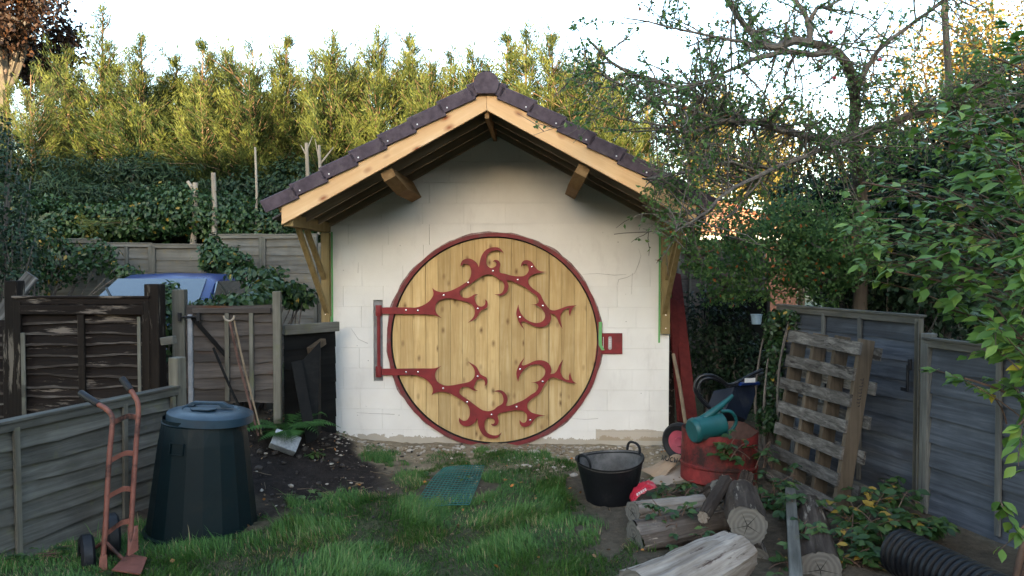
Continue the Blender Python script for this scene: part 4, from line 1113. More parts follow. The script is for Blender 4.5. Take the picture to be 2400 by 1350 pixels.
# rods leaning on the gate, block, planks
for k, (pts, r_, mt, lab) in enumerate((([(538, 752, 7.12), (560, 850, 7.0), (606, 1022, 6.75)], 0.012, 'rustin', 'rusty rod leaning on the old gate, left of the pair'),
                                  ([(548, 748, 7.14), (575, 870, 6.98), (614, 1020, 6.78)], 0.009, 'pole', 'thin pale rod leaning on the old gate, right of the pair'),
                                  ([(500, 815, 7.1), (545, 920, 7.0), (590, 1010, 6.85)], 0.012, 'blackw', 'short black rod leaning low on the old gate'))):
    m = MB(); m.tube(spline([W(*p) for p in pts], 4), r_, 8)
    o = tag(m.build('metal_rod', M[mt], None, True), lab, 'rod', 'rods leaning on the gate')
    if k < 2:
        e = W(*pts[0]); m = MB(); m.tube([e + Vector((0.05 * math.cos(a_), -0.012, 0.05 + 0.05 * math.sin(a_))) for a_ in np.linspace(math.pi, 2 * math.pi, 9)], 0.010, 6)
        if k == 0: m.build('forked_tip', M['deadwood'], o, True)
p = W(668, 1037, 6.85)
m = MB(); m.box(-0.12, 0.12, -0.07, 0.07, -0.075, 0.075)
o = m.build('concrete_block', M['block'], None, bevel=0.006); o.location = p; o.rotation_euler = (R(-32), R(24), R(14))
tag(o, 'pale grey concrete block lying on the dark soil heap', 'block')
def beam(p0, p1, w_, d_, mat, name, label, cat, group=None, up=(0, -1, 0)):
    p0 = Vector(p0); p1 = Vector(p1); x = (p1 - p0)
    m = MB(); m.box(0, x.length, -w_ / 2, w_ / 2, -d_ / 2, d_ / 2)
    o = m.build(name, mat, None, bevel=0.004); o.matrix_world = frame(p0, x, up)
    return tag(o, label, cat, group)
beam(W(-70, 830, 7.05), W(76, 645, 7.2), 0.13, 0.04, M['pallet'], 'leaning_plank', 'pale weathered plank leaning behind the brown fence at the left edge', 'plank')
beam(W(-40, 850, 7.25), W(30, 735, 7.3), 0.09, 0.04, M['pallet'], 'leaning_plank', 'second pale plank below the leaning one at the left edge', 'plank')
beam(W(380, 800, 6.6), W(410, 796, 6.55), 0.07, 0.05, M['grey'], 'wood_offcut', 'small grey block of wood on top of the low fence post', 'wood')
# red boards and poles right of the building
def zx(x, y): return 1560 + x / 3.97, 820 + y / 3.97
x0 = 1.72
beam(W(1582, 640, 9.2), W(1620, 985, 8.0), 0.15, 0.03, M['redboard'], 'red_board', 'long red painted board leaning on the right end of the white wall', 'board', up=(0.35, -1, 0.25))
beam(W(1575, 700, 8.8), W(1598, 990, 8.1), 0.12, 0.03, M['redboard'], 'red_board', 'darker red board half hidden behind the long red one', 'board', up=(0.6, -1, 0.2))
beam(W(1568, 790, 8.6), W(1572, 1020, 8.15), 0.10, 0.04, M['brownz'], 'brown_board', 'dark brown board standing against the right end of the white wall', 'board', up=(0.5, -1, 0))
m = MB(); m.tube(spline([W(1578, 830, 8.1), W(1592, 900, 7.9), W(1607, 995, 7.7)], 3), 0.02, 8); tag(m.build('wooden_pole', M['pole'], None, True), 'round wooden pole leaning in front of the red boards', 'pole')

# ------------------------------------------------------------------ drum, watering can, barrow
def build_drum():
    p = G(1692, 1128, 0.02); t = thing('cut_drum', 'rusty red cut down oil drum with bramble growing over its rim', 'drum', (p.x, 6.72, 0.0))
    t.rotation_euler = (R(-2), R(3), R(20))
    m = MB(); n = 40; prof_o = [(0.325, 0.0), (0.335, 0.01), (0.335, 0.13), (0.345, 0.14), (0.345, 0.155), (0.335, 0.165), (0.335, 0.36)]
    m.lathe(prof_o, n)
    V = []; Fc = []; r = random.Random(3)
    top = [0.46 + 0.035 * math.sin(2*math.pi*k/n + 0.6) + 0.012 * math.sin(5*2*math.pi*k/n) + r.uniform(-0.004, 0.004) for k in range(n)]
    for k in range(n): a = 2*math.pi*k/n; V.append((0.335*math.cos(a), 0.335*math.sin(a), 0.36))
    for k in range(n): a = 2*math.pi*k/n; V.append((0.337*math.cos(a), 0.337*math.sin(a), top[k]))
    m.add(V, [(k, (k+1) % n, n + (k+1) % n, n + k) for k in range(n)])
    m.build('drum_wall', M['rust'], t, True)
    m = MB(); V = []
    for k in range(n): a = 2*math.pi*k/n; V.append((0.329*math.cos(a), 0.329*math.sin(a), top[k] - 0.001))
    for k in range(n): a = 2*math.pi*k/n; V.append((0.322*math.cos(a), 0.322*math.sin(a), 0.05))
    V.append((0, 0, 0.04))
    m.add(V, [(n + k, n + (k+1) % n, (k+1) % n, k) for k in range(n)] + [(2*n, n + (k+1) % n, n + k) for k in range(n)])
    m.build('drum_inside', M['rustin'], t, True)
build_drum()
def build_can():
    c = W(1662, 1000, 6.55); t = thing('watering_can', 'teal plastic watering can lying on the rim of the red drum', 'watering can', c)
    ax = Vector((0.93, 0.30, 0.16)).normalized()                      # from base to mouth
    t.scale = (1.05, 1.05, 1.05)
    Mx = frame((0, 0, 0), ax, (0.0, -0.3, 1))
    Mz = Mx @ Matrix.Rotation(R(90), 4, 'Y')                          # lathe axis along ax
    m = MB(); m.lathe([(0.0, -0.17), (0.09, -0.17), (0.104, -0.155), (0.108, -0.13), (0.103, -0.12), (0.104, 0.0), (0.100, 0.10), (0.103, 0.11), (0.100, 0.12), (0.080, 0.135), (0.062, 0.135), (0.060, 0.13), (0.085, 0.10), (0.09, 0.0), (0.08, -0.12), (0, -0.13)], 28, Mz)
    m.build('body', M['teal'], t, True)
    m = MB(); m.lathe([(0.0605, 0.131), (0.0, 0.1295)], 20, Mz); m.build('filler_hole', M['dark'], t)
    m = MB(); sp = spline([Mx @ Vector((-0.06, 0.02, 0.07)), Mx @ Vector((0.09, 0.02, 0.14)), Mx @ Vector((0.19, 0.04, 0.175)), Mx @ Vector((0.26, 0.05, 0.21))], 4)
    m.tube(sp, list(np.linspace(0.036, 0.015, len(sp))), 10); m.build('spout', M['teal'], t, True)
    m = MB(); hp = spline([Mx @ Vector((0.11, -0.02, -0.095)), Mx @ Vector((0.20, -0.03, -0.07)), Mx @ Vector((0.245, -0.03, 0.01)), Mx @ Vector((0.20, -0.02, 0.10)), Mx @ Vector((0.11, 0.0, 0.12))], 5)
    m.tube(hp, 0.015, 10); m.build('handle', M['teal'], t, True)
build_can()
def build_barrow():
    p = G(1596, 1075); t = thing('wheelbarrow', 'tipped up wheelbarrow with dark tray and looping black tube frame behind the drum', 'wheelbarrow', (p.x, 7.5, 0.0))
    o = Vector(t.location)
    c = W(1594, 1035, 7.35) - o
    Mx = Matrix.Translation(c) @ Matrix.Rotation(R(-28), 4, 'Z') @ Matrix.Rotation(R(90), 4, 'Y') 
    Mx = Matrix.Translation(c) @ Matrix.Rotation(R(-40), 4, 'Z') @ Matrix.Rotation(R(90), 4, 'X')
    m = MB(); m.lathe([(0.115, -0.03), (0.165, -0.045), (0.185, -0.025), (0.19, 0.0), (0.185, 0.025), (0.165, 0.045), (0.115, 0.03)], 32, Mx); wh = m.build('wheel', M['rubber'], t, True)
    m = MB(); m.lathe([(0, -0.035), (0.04, -0.04), (0.05, -0.015), (0.115, -0.025), (0.115, 0.025), (0.05, 0.015), (0.04, 0.04), (0, 0.035)], 24, Mx); m.build('hub', M['pink'], wh, True)
    fr = MB()
    def Z(x, y, Y): return W(*zx(x, y), Y) - o
    fr.tube(spline([Z(900, 185, 7.45), Z(780, 240, 7.4), Z(660, 305, 7.35), Z(580, 325, 7.3), (Z(500, 270, 7.25)), Z(410, 235, 7.2), Z(320, 250, 7.2), Z(275, 320, 7.2), Z(278, 390, 7.2), Z(330, 470, 7.25), Z(430, 560, 7.3)], 4), 0.017, 10)
    fr.tube(spline([Z(905, 215, 7.75), Z(790, 262, 7.7), Z(670, 325, 7.65), Z(590, 345, 7.6), (Z(510, 295, 7.55)), Z(430, 265, 7.5), Z(350, 275, 7.5), Z(310, 335, 7.5), Z(310, 405, 7.5), Z(365, 480, 7.5), Z(460, 570, 7.5)], 4), 0.015, 10)
    fr.build('tube_frame', M['blktube'], t, True)
    # tray: open tapered box seen from outside
    q = [Z(640, 345, 7.35), Z(870, 320, 7.55), Z(750, 650, 7.35), Z(560, 560, 7.15)]
    n = (q[1] - q[0]).cross(q[3] - q[0]).normalized()
    if n.y > 0: n = -n
    rim = [v - n * 0.26 + (v - sum(q, Vector()) / 4) * 0.3 for v in q]
    m = MB(); m.add(q + rim, [(0, 1, 2, 3), (0, 4, 5, 1), (1, 5, 6, 2), (2, 6, 7, 3), (3, 7, 4, 0)])
    tr = m.build('tray', M['tub'], t, bevel=0.0)
    m = MB(); a, b = Z(690, 318, 7.34), Z(865, 312, 7.52); m.tube([a, b], 0.018, 8); m.build('tray_rim', M['carpaint'], tr, True)
    a, b = Z(735, 285, 7.33), Z(835, 282, 7.42); x = b - a; h = Vector((0, 0, 0.045)); nn = Vector((0.02, -0.03, 0))
    m = MB(); m.add([a - h * 0.5, b - h * 0.5, b + h * 0.5, a + h * 0.5], [(0, 1, 2, 3)]); st = m.build('sticker', M['white'], tr)
    # small dark block letters on the sticker
    m = MB(); glyph = {'B': ['11.', '1.1', '11.', '1.1', '11.'], 'A': ['.1.', '1.1', '111', '1.1', '1.1'], 'R': ['11.', '1.1', '11.', '1.1', '1.1']}
    w_ = x / 22.0; hh = h / 6.5; off = Vector((0, -0.003, 0))
build_barrow()

# ------------------------------------------------------------------ trug, cardboard, bag
def build_trug():
    p = G(1432, 1172); t = thing('rubber_trug', 'black two handled rubber trug with cement residue inside', 'trug', (p.x, p.y, 0.005), 0)
    t.rotation_euler = (R(3), R(-3), R(8))
    n = 40
    def rr(r, z, k, sq=0.0):
        a = 2*math.pi*k/n; e = 1 + 0.03 * math.cos(2*a); return (r*e*math.cos(a), r*e*math.sin(a), z)
    zt_ = [0.335 + 0.028 * abs(math.cos(2*math.pi*k/n)) ** 3 for k in range(n)]
    V = []
    for r, f in ((0.0, 0.0), (0.185, 0.0), (0.20, 0.03), (0.235, 0.5), (0.268, 0.96), (0.277, 0.965), (0.277, 1.0)):
        for k in range(n): V.append(rr(r, f * zt_[k], k))
    m = MB(); m.add(V, [(i*n + k, i*n + (k+1) % n, (i+1)*n + (k+1) % n, (i+1)*n + k) for i in range(6) for k in range(n)])
    m.build('trug_wall', M['trug'], t, True)
    V = []
    for r, f in ((0.272, 0.999), (0.228, 0.5), (0.192, 0.05), (0, 0.04)):
        for k in range(n): V.append(rr(r, f * zt_[k], k))
    m = MB(); m.add(V, [((i+1)*n + k, (i+1)*n + (k+1) % n, i*n + (k+1) % n, i*n + k) for i in range(3) for k in range(n)])
    m.build('cement_lining', M['trugin'], t, True)
    for s_ in (-1, 1):
        pts = [(s_ * 0.262, -0.075, 0.35), (s_ * 0.268, -0.07, 0.395), (s_ * 0.27, -0.035, 0.425), (s_ * 0.27, 0.035, 0.425), (s_ * 0.268, 0.07, 0.395), (s_ * 0.262, 0.075, 0.35)]
        ang = R(62) if s_ < 0 else R(62)
        m = MB(); m.tube(spline(pts, 4), 0.011, 8); m.build('handle', M['trug'], t, True).rotation_euler = (0, 0, R(25))
build_trug()
def sheet(pts, name, mat, label, cat, th=0.006, grid=6, bend=0.03, seed=1):
    """bent sheet of card from four corner points"""
    a, b, c, d = [Vector(p) for p in pts]; r = random.Random(seed); V = []
    for i in range(grid + 1):
        for j in range(grid + 1):
            u, v = i / grid, j / grid
            p = a * (1-u) * (1-v) + b * u * (1-v) + c * u * v + d * (1-u) * v
            V.append(p + Vector((0, 0, bend * math.sin(u * 4 + seed) * math.sin(v * 3 + seed) + r.uniform(-1, 1) * bend * 0.15)))
    n = grid + 1; N = n * n
    V2 = [v - Vector((0, 0, th)) for v in V]
    Fc = [(i*n + j, (i+1)*n + j, (i+1)*n + j + 1, i*n + j + 1) for i in range(grid) for j in range(grid)]
    Fc += [tuple(N + q for q in f[::-1]) for f in Fc]
    ed = [i for i in range(n)] + [i*n + n-1 for i in range(1, n)] + [(n-1)*n + j for j in range(n-2, -1, -1)] + [i*n for i in range(n-2, 0, -1)]
    for i in range(len(ed)): Fc.append((ed[i], ed[(i+1) % len(ed)], N + ed[(i+1) % len(ed)], N + ed[i]))
    o = link(name, raw_mesh(name, V + V2, Fc), mat, None)
    return tag(o, label, cat)
cb = sheet([G(1503, 1108, 0.06), G(1560, 1112, 0.05), G(1600, 1072, 0.13), G(1555, 1070, 0.12)], 'cardboard', M['card'], 'buckled sheet of cardboard with handwritten marker letters beside the trug', 'cardboard', seed=2)
sheet([G(1508, 1135, 0.02), G(1612, 1140, 0.02), G(1606, 1085, 0.05), G(1540, 1112, 0.03)], 'brown_paper', M['cardp'], 'flattened brown paper sack lying in front of the red drum', 'paper', seed=4, bend=0.02)
# marker strokes W D C W on the card
ST = {'W': [[(0, 1), (0.25, 0), (0.5, 0.8), (0.75, 0), (1, 1)]], 'D': [[(0, 0), (0, 1), (0.6, 0.9), (0.9, 0.5), (0.6, 0.1), (0, 0)]], 'C': [[(0.9, 0.85), (0.5, 1), (0.1, 0.6), (0.2, 0.15), (0.6, 0), (0.9, 0.15)]], 'U': [[(0, 1), (0.05, 0.2), (0.5, 0), (0.9, 0.2), (1, 1)]]}
mk_ = MB(); ca_, cb_ = G(1549, 1081, 0.127), G(1588, 1089, 0.112); cx = (cb_ - ca_); cu_ = (G(1551, 1074, 0.135) - ca_)
from mathutils.bvhtree import BVHTree
for k, ch in enumerate('WUCM'.replace('M', 'W')):
    for s_ in ST[ch]:
        pts = [ca_ + cx * ((k + q[0] * 0.8) / 4) + cu_ * q[1] * 1.5 for q in s_]
        mk_.tube([p + Vector((0, -0.004, 0.016)) for p in pts], 0.0045, 5)
mk_.build('marker_letters', M['ink'], cb)
# red bag
def build_bag():
    p = W(1508, 1158, 5.75); t = thing('plastic_bag', 'crumpled red plastic bag with white print on the log pile', 'bag', p)
    t.scale = (0.8, 0.9, 0.75); t.rotation_euler = (0, R(-18), 0)
    n, m_ = 22, 12; V = []; r = random.Random(6)
    for i in range(n + 1):
        for j in range(m_ + 1):
            u, v = i / n, j / m_
            x = -0.14 + 0.28 * u; y = -0.08 + 0.16 * v
            z = 0.07 * math.sin(math.pi * u) ** 0.6 * (0.5 + v * 0.6) + 0.005 * math.sin(u * 21 + v * 9) + 0.004 * math.sin(u * 33 - v * 14) + r.uniform(-0.0015, 0.0015) - 0.03 + u * 0.08
            V.append((x, y, z))
    M1 = m_ + 1
    Fc = [(i*M1 + j, (i+1)*M1 + j, (i+1)*M1 + j + 1, i*M1 + j + 1) for i in range(n) for j in range(m_)]
    o = link('bag_skin', raw_mesh('bag', V, Fc), M['bag'], t, True)
    md = o.modifiers.new('solid', 'SOLIDIFY'); md.thickness = 0.004
    m = MB()
    for k in range(5):
        x = -0.07 + k * 0.022
        m.box(x, x + 0.005, -0.079, -0.074, 0.035 + k * 0.006, 0.06 + k * 0.006).box(x + 0.009, x + 0.014, -0.079, -0.074, 0.035 + k * 0.006, 0.056 + k * 0.006).box(x, x + 0.013, -0.079, -0.074, 0.055 + k * 0.006, 0.06 + k * 0.006)
    m.build('white_print', M['white'], t)
build_bag()

# ------------------------------------------------------------------ pallet
def build_pallet():
    o = Vector((2.50, 5.75, 0.0)); a = Vector((-0.2, 0.98, 0)).normalized(); up = Vector((0.23, 0.07, 1.36)).normalized()
    nrm = a.cross(up).normalized()
    if nrm.x > 0: nrm = -nrm
    t = thing('wooden_pallet', 'weathered wooden pallet leaning upright against the fence', 'pallet', o)
    Mx = Matrix(((a.x, nrm.x, up.x, 0), (a.y, nrm.y, up.y, 0), (a.z, nrm.z, up.z, 0), (0, 0, 0, 1)))
    WD, HT = 0.95, 1.37; r = random.Random(12)
    for k in range(7):
        z = 0.02 + k * (HT - 0.13) / 6
        x0 = -0.005 + r.uniform(-0.006, 0.006); x1 = WD + r.uniform(-0.02, 0.03)
        m = MB(); n = 8; V = []
        for q in range(n + 1):
            x = x0 + (x1 - x0) * q / n; e = r.uniform(-0.0015, 0.0015); e2 = r.uniform(-0.0015, 0.0015)
            V += [(x, 0.0, z + e), (x, 0.022, z + e), (x, 0.022, z + 0.1 + e2), (x, 0.0, z + 0.1 + e2)]
        Fc = [(4*i + q, 4*i + (q+1) % 4, 4*i + 4 + (q+1) % 4, 4*i + 4 + q) for i in range(n) for q in range(4)] + [(0, 1, 2, 3), (4*n + 3, 4*n + 2, 4*n + 1, 4*n)]
        m.add(V, Fc); m.build('slat', M['slat'], t, M=Mx @ Matrix.Rotation(R(r.uniform(-0.6, 0.6)), 4, 'Y'))
    for k in range(4):
        x = 0.0 + k * (WD - 0.06) / 3
        m = MB(); m.box(x, x + 0.045, -0.125, -0.001, 0.0 + r.uniform(-0.02, 0.0), HT + r.uniform(0, 0.02)); m.build('stringer', M['stringer'], t, bevel=0.003, M=Mx)
    for k in range(5):
        z = 0.16 + k * 0.27
        m = MB(); m.box(-0.07, WD, -0.148, -0.126, z, z + 0.1); m.build('back_slat', M['slat'], t, bevel=0.002, M=Mx)
    # stencilled mark on the near stringer
    m = MB()
    for k, hgt in enumerate((0.5, 1, 1, 0.6, 1, 0.8, 1, 0.5, 1)):
        z = 0.86 + k * 0.026
        m.box(-0.0012, -0.0006, -0.075, -0.075 + 0.03 * hgt, z, z + 0.006).box(-0.0012, -0.0006, -0.075, -0.069, z, z + 0.018)
    m.build('stencil_mark', M['ink'], t, M=Mx)
build_pallet()

# ------------------------------------------------------------------ logs
def log(p0, p1, r0, r1, bark, label, seed, flat=0.0, endm='end', ends=(True, True), split=False):
    p0 = Vector(p0); p1 = Vector(p1); ax = p1 - p0; L = ax.length; r = random.Random(seed)
    t_m = frame(p0, ax, (0.05, 0.1, 1)); n = 44; ns = 16
    ph = [r.uniform(0, 6.28) for _ in range(6)]
    def rad(a, t):
        e = 1 + 0.02 * math.sin(21*a + ph[5] + t * 3) + 0.06 * math.sin(2*a + ph[0]) + 0.05 * math.sin(3*a + ph[1] + t * 1.2) + 0.025 * math.sin(7*a + ph[2] + t * 2) + 0.02 * math.sin(13*a + ph[3])
        return (r0 + (r1 - r0) * t) * e * (1 + 0.03 * math.sin(t * 7 + ph[4]))
    V = []
    for i in range(ns + 1):
        t = i / ns
        for k in range(n):
            a = 2*math.pi*k/n; q = rad(a, t); y, z = q * math.cos(a), q * math.sin(a)
            if split and z > -0.2 * r0: z = -0.2 * r0 + (z + 0.2 * r0) * 0.22 + 0.012 * math.sin(y * 60 + ph[5]) + r.uniform(-0.004, 0.004)
            j = r.uniform(-0.004, 0.004)
            V.append((L * t + (r.uniform(-0.012, 0.012) if i in (0, ns) else 0), y + j, z + j + flat * math.sin(t * 3)))
    m = MB(); m.add(V, [(i*n + k, i*n + (k+1) % n, (i+1)*n + (k+1) % n, (i+1)*n + k) for i in range(ns) for k in range(n)])
    o = m.build('log', M[bark], None, True); o.matrix_world = t_m
    tag(o, label, 'log', 'logs in the wood pile')
    for e_, i in ((0, 0), (1, ns)):
        if not ends[e_]: continue
        ring_ = [Vector(V[i*n + k]) for k in range(n)]; c = sum(ring_, Vector()) / n
        off = Vector((-0.004 if e_ == 0 else 0.004, 0, 0))
        VV = [c * 0 + Vector((off.x, 0, 0))] + [Vector((off.x, q.y - c.y, q.z - c.z)) for q in ring_] + [Vector((off.x, (q.y - c.y) * 0.5, (q.z - c.z) * 0.5)) for q in ring_]
        Fc = [(1 + k, 1 + (k+1) % n, 1 + n + (k+1) % n, 1 + n + k) for k in range(n)] + [(1 + n + k, 1 + n + (k+1) % n, 0) for k in range(n)]
        if e_ == 0: Fc = [f[::-1] for f in Fc]
        f_ = link('cut_face', raw_mesh('cut_face', VV, Fc), M[endm], o); f_.location = c
        if endm == 'end':
            cr = MB(); sgn = off.x * 1.6
            for q in range(5):
                a = ph[0] + q * 1.2566 + r.uniform(-0.3, 0.3); ln = rad(a, 0) * r.uniform(0.6, 0.95); w_ = 0.003
                d = Vector((0, math.cos(a), math.sin(a))); s_ = Vector((0, -math.sin(a), math.cos(a))) * w_
                k0_ = d * 0.002
                cr.add([Vector((sgn, 0, 0)) + k0_ - s_, Vector((sgn, 0, 0)) + d * ln, Vector((sgn, 0, 0)) + k0_ + s_], [(0, 1, 2)])
            cr.build('crack', M['dark'], f_)
    return o
log(G(1505, 1420, 0.12), W(1728, 1296, 4.5), 0.19, 0.135, 'logpale', 'big pale barkless log with grey grain in the front of the wood pile', 1)
log(W(1752, 1232, 4.82), W(1738, 1165, 5.45), 0.128, 0.13, 'logbark', 'barked log showing its cracked round cut face towards the viewer', 2)
log(W(1488, 1262, 5.15), W(1690, 1218, 5.35), 0.125, 0.105, 'logmix', 'pale log with patches of bark lying left of the cracked round log', 3)
log(W(1484, 1202, 5.45), W(1660, 1180, 5.75), 0.085, 0.08, 'logpale', 'flat grey topped log behind the trug side of the pile', 4)
log(W(1648, 1212, 4.98), W(1700, 1128, 5.5), 0.042, 0.05, 'logbark', 'thin branch log with a pale cut tip lying across the pile', 5, endm='logpale')
log(W(1686, 1150, 5.55), W(1640, 1180, 6.1), 0.075, 0.075, 'logbark', 'small dark log with rough round end between the thin branch and the pale logs', 6)
log(W(1922, 1335, 4.6), W(1893, 1190, 5.7), 0.125, 0.11, 'logbark', 'long barked log on the right below the pallet', 7)
log(W(1530, 1345, 4.75), W(1665, 1300, 5.0), 0.08, 0.09, 'logbark', 'dark log wedged under the big pale one', 8)
log(W(1752, 1110, 6.0), W(1738, 1160, 5.9), 0.05, 0.055, 'logbark', 'short upright stub with orange cut top beside the red drum', 9, endm='logpale')
log(W(1770, 1320, 4.9), W(1745, 1250, 5.5), 0.10, 0.10, 'logbark', 'dark log lying beneath the cracked round log', 10)
log(W(2035, 1345, 4.75), W(1975, 1300, 5.1), 0.05, 0.05, 'logbark', 'small log lying beside the mouth of the black pipe', 11)
beam(G(1868, 1390, 0.15), W(1852, 1150, 5.8), 0.075, 0.05, M['grey'], 'grey_plank', 'grey plank running up to the foot of the pallet', 'plank', up=(0, 0, 1))
for k, (px, py, sx_, rz) in enumerate(((1640, 1290, 0.05, 0.4), (1505, 1330, 0.05, 1.1))):
    p = G(px, py, 0.06)

# corrugated pipe
def build_pipe():
    a = Vector((2.42, 4.62, 0.15)); b = Vector((2.80, 3.1, 0.15))
    t = thing('corrugated_pipe', 'thick black corrugated drainage pipe lying by the right fence', 'pipe', a)
    ax = b - a; L = ax.length; prof = []; q = 0.0; k = 0
    while q < L:
        prof += [(0.128, q), (0.146, q + 0.008), (0.146, q + 0.026), (0.128, q + 0.034)]; q += 0.044
    Mx = frame((0, 0, 0), ax, (0, 0, 1)) @ Matrix.Rotation(R(90), 4, 'Y')
    m = MB(); m.lathe(prof, 36, Mx); m.build('ribbed_wall', M['pipe'], t, True)
    m = MB(); m.lathe([(0.128, 0.0), (0.118, 0.0), (0.118, L)], 36, Mx); m.build('bore', M['dark'], t, True)
build_pipe()

# green plastic mesh lying in the grass
def build_grid():
    c = [G(1040, 1096, 0.03), G(1135, 1092, 0.03), G(1100, 1186, 0.035), G(968, 1186, 0.035)]
    t = thing('plastic_grid', 'green plastic grid mat lying on the bare earth in the lawn', 'grid mat', c[0])
    o = c[0]
    def at(u, v): return c[0]*(1-u)*(1-v) + c[1]*u*(1-v) + c[2]*u*v + c[3]*(1-u)*v - o
    m = MB()
    for k in range(15):
        u = k / 14; m.tube([at(u, v) + Vector((0, 0, 0.012 * math.sin(v * 5 + u * 3) + gzf((at(u, v) + o).x, (at(u, v) + o).y))) for v in np.linspace(0, 1, 7)], 0.0045, 4)
    for k in range(22):
        v = k / 21; m.tube([at(u, v) + Vector((0, 0, 0.012 * math.sin(v * 5 + u * 3) + gzf((at(u, v) + o).x, (at(u, v) + o).y))) for u in np.linspace(0, 1, 7)], 0.0045, 4)
    m.build('grid_bars', M['mesh'], t)
build_grid()

# small container hung on the ivy
p = W(1773, 748, 7.55)
m = MB(); m.lathe([(0, -0.05), (0.045, -0.05), (0.055, 0.035), (0.06, 0.04), (0.06, 0.05), (0.0, 0.052)], 20, Matrix.Translation(p)); tag(m.build('plastic_tub', plain('pale_tub', (0.16, 0.22, 0.27), 0.4), None, True), 'small pale blue plastic tub caught in the ivy by the fence top', 'tub')

# ------------------------------------------------------------------ neighbouring houses
def build_bungalow():
    ap = W(1726, 452, 24); lo = W(1640, 552, 24); hi_ = W(1806, 495, 24)
    t = thing('neighbour_house', 'neighbouring house with sunlit orange tiled roof behind the right hand trees', 'house', (ap.x, 26.5, 0))
    zE, zT = W(1726, 551, 24).z, ap.z
    hw = 4.2; x0 = -6.5; x1 = W(1810, 500, 24).x - ap.x + 1.2
    m = MB(); m.box(x0 + 0.3, x1 - 0.3, -2.3, 4, 0, zE - 0.05); m.build('wall', M['brick'], t)
    # hipped roof facing the camera
    xr0, xr1 = x0 + 2.5, 0.15
    V = [(x0, -2.7, zE), (x1, -2.7, zE), (x1, 4.4, zE), (x0, 4.4, zE), (xr0, 0.4, zT), (xr1, 0.4, zT), (x0, -2.7, zE - 0.08), (x1, -2.7, zE - 0.08), (x1, 4.4, zE - 0.08), (x0, 4.4, zE - 0.08)]
    m = MB(); m.add(V, [(0, 1, 5, 4), (1, 2, 5), (2, 3, 4, 5), (3, 0, 4), (6, 9, 8, 7), (0, 6, 7, 1), (1, 7, 8, 2), (2, 8, 9, 3), (3, 9, 6, 0)])
    rf_ = m.build('roof', M['hroof'], t)
    m = MB()
    for k in range(14):
        f = k / 14
        a_ = Vector((x0, -2.7, zE)).lerp(Vector((xr0, 0.4, zT)), f); b_ = Vector((x1, -2.7, zE)).lerp(Vector((xr1, 0.4, zT)), f)
        m.tube([a_ + Vector((0, -0.02, 0.03)), b_ + Vector((0, -0.02, 0.03))], 0.03, 4)
    m.build('tile_course', M['hroof'], rf_)['kind'] = 'stuff'
    m = MB(); m.tube([(xr0, 0.4, zT), (xr1, 0.4, zT)], 0.11, 8).tube([(xr1, 0.4, zT), (x1, -2.7, zE)], 0.1, 8).tube([(xr0, 0.4, zT), (x0, -2.7, zE)], 0.1, 8)
    m.build('ridge_tiles', M['hridge'], rf_)
    m = MB(); m.box(x0 - 0.05, x1 + 0.05, -2.82, -2.72, zE - 0.16, zE - 0.03); m.build('gutter', M['white'], t)
    m = MB(); m.box(x0, x1, -2.6, -2.55, zE - 0.32, zE - 0.17); m.build('fascia', M['brown'], t)
    m = MB(); m.box(-1.6, 0.2, -2.34, -2.28, 1.0, zE - 0.6); m.build('window', M['white'], t)
build_bungalow()
def build_terrace():
    """two storey houses the garden belongs to; they stand behind the camera and shade the garden"""
    D = 30.0; TOPZ = 4.1 + (16 + D + 3.5) * math.tan(R(SUN_EL))
    t = thing('terraced_house', 'long terrace of brick houses beyond the near end of the garden, behind the viewer', 'house', (0, -D, 0))
    ez = TOPZ - 2.2
    m = MB(); m.box(-34, 34, -7, 0, 0, ez); m.build('wall', M['brick'], t)
    m = MB(); m.add([(-34.3, 0.4, ez), (34.3, 0.4, ez), (34.3, -7.4, ez), (-34.3, -7.4, ez), (-34.3, -3.5, TOPZ), (34.3, -3.5, TOPZ)], [(0, 1, 5, 4)[::-1], (2, 3, 4, 5)[::-1], (0, 4, 3), (1, 2, 5), (0, 3, 2, 1)])
    m.build('roof', M['tile'], t)
    for x in range(-30, 31, 5):
        for z in (1.0, 3.9, ez - 1.9):
            m = MB(); m.box(x - 0.8, x + 0.8, -0.02, 0.06, z, z + 1.3); w_ = m.build('window', M['white'], t)
            m = MB(); m.box(x - 0.72, x - 0.03, 0.05, 0.065, z + 0.08, z + 1.22).box(x + 0.03, x + 0.72, 0.05, 0.065, z + 0.08, z + 1.22); m.build('pane', M['glass'], w_)
build_terrace()

# ------------------------------------------------------------------ vegetation
def unit(v): return v / np.maximum(np.linalg.norm(v, axis=-1, keepdims=True), 1e-9)
def rand_dirs(n, up=0.0, g=rng):
    v = g.normal(size=(n, 3)); v[:, 2] += up; return unit(v)
LEAF_D = (np.array([[0, 0, 0], [0.45, 0.30, 0.06], [1, 0, -0.05], [0.45, -0.30, 0.06]]), [(0, 1, 2), (0, 2, 3)])
LEAF_O = (np.array([[0, 0, 0], [0.22, 0.23, 0.04], [0.58, 0.27, 0.05], [1, 0, -0.10], [0.58, -0.27, 0.05], [0.22, -0.23, 0.04], [0.5, 0, -0.015]]),
          [(0, 6, 1), (1, 6, 2), (2, 6, 3), (3, 6, 4), (4, 6, 5), (5, 6, 0)])
NEEDLE = (np.array([[0, 0.0, 0], [0.35, 0.075, 0.03], [1, 0, -0.02], [0.35, -0.075, 0.0]]), [(0, 1, 2), (0, 2, 3)])
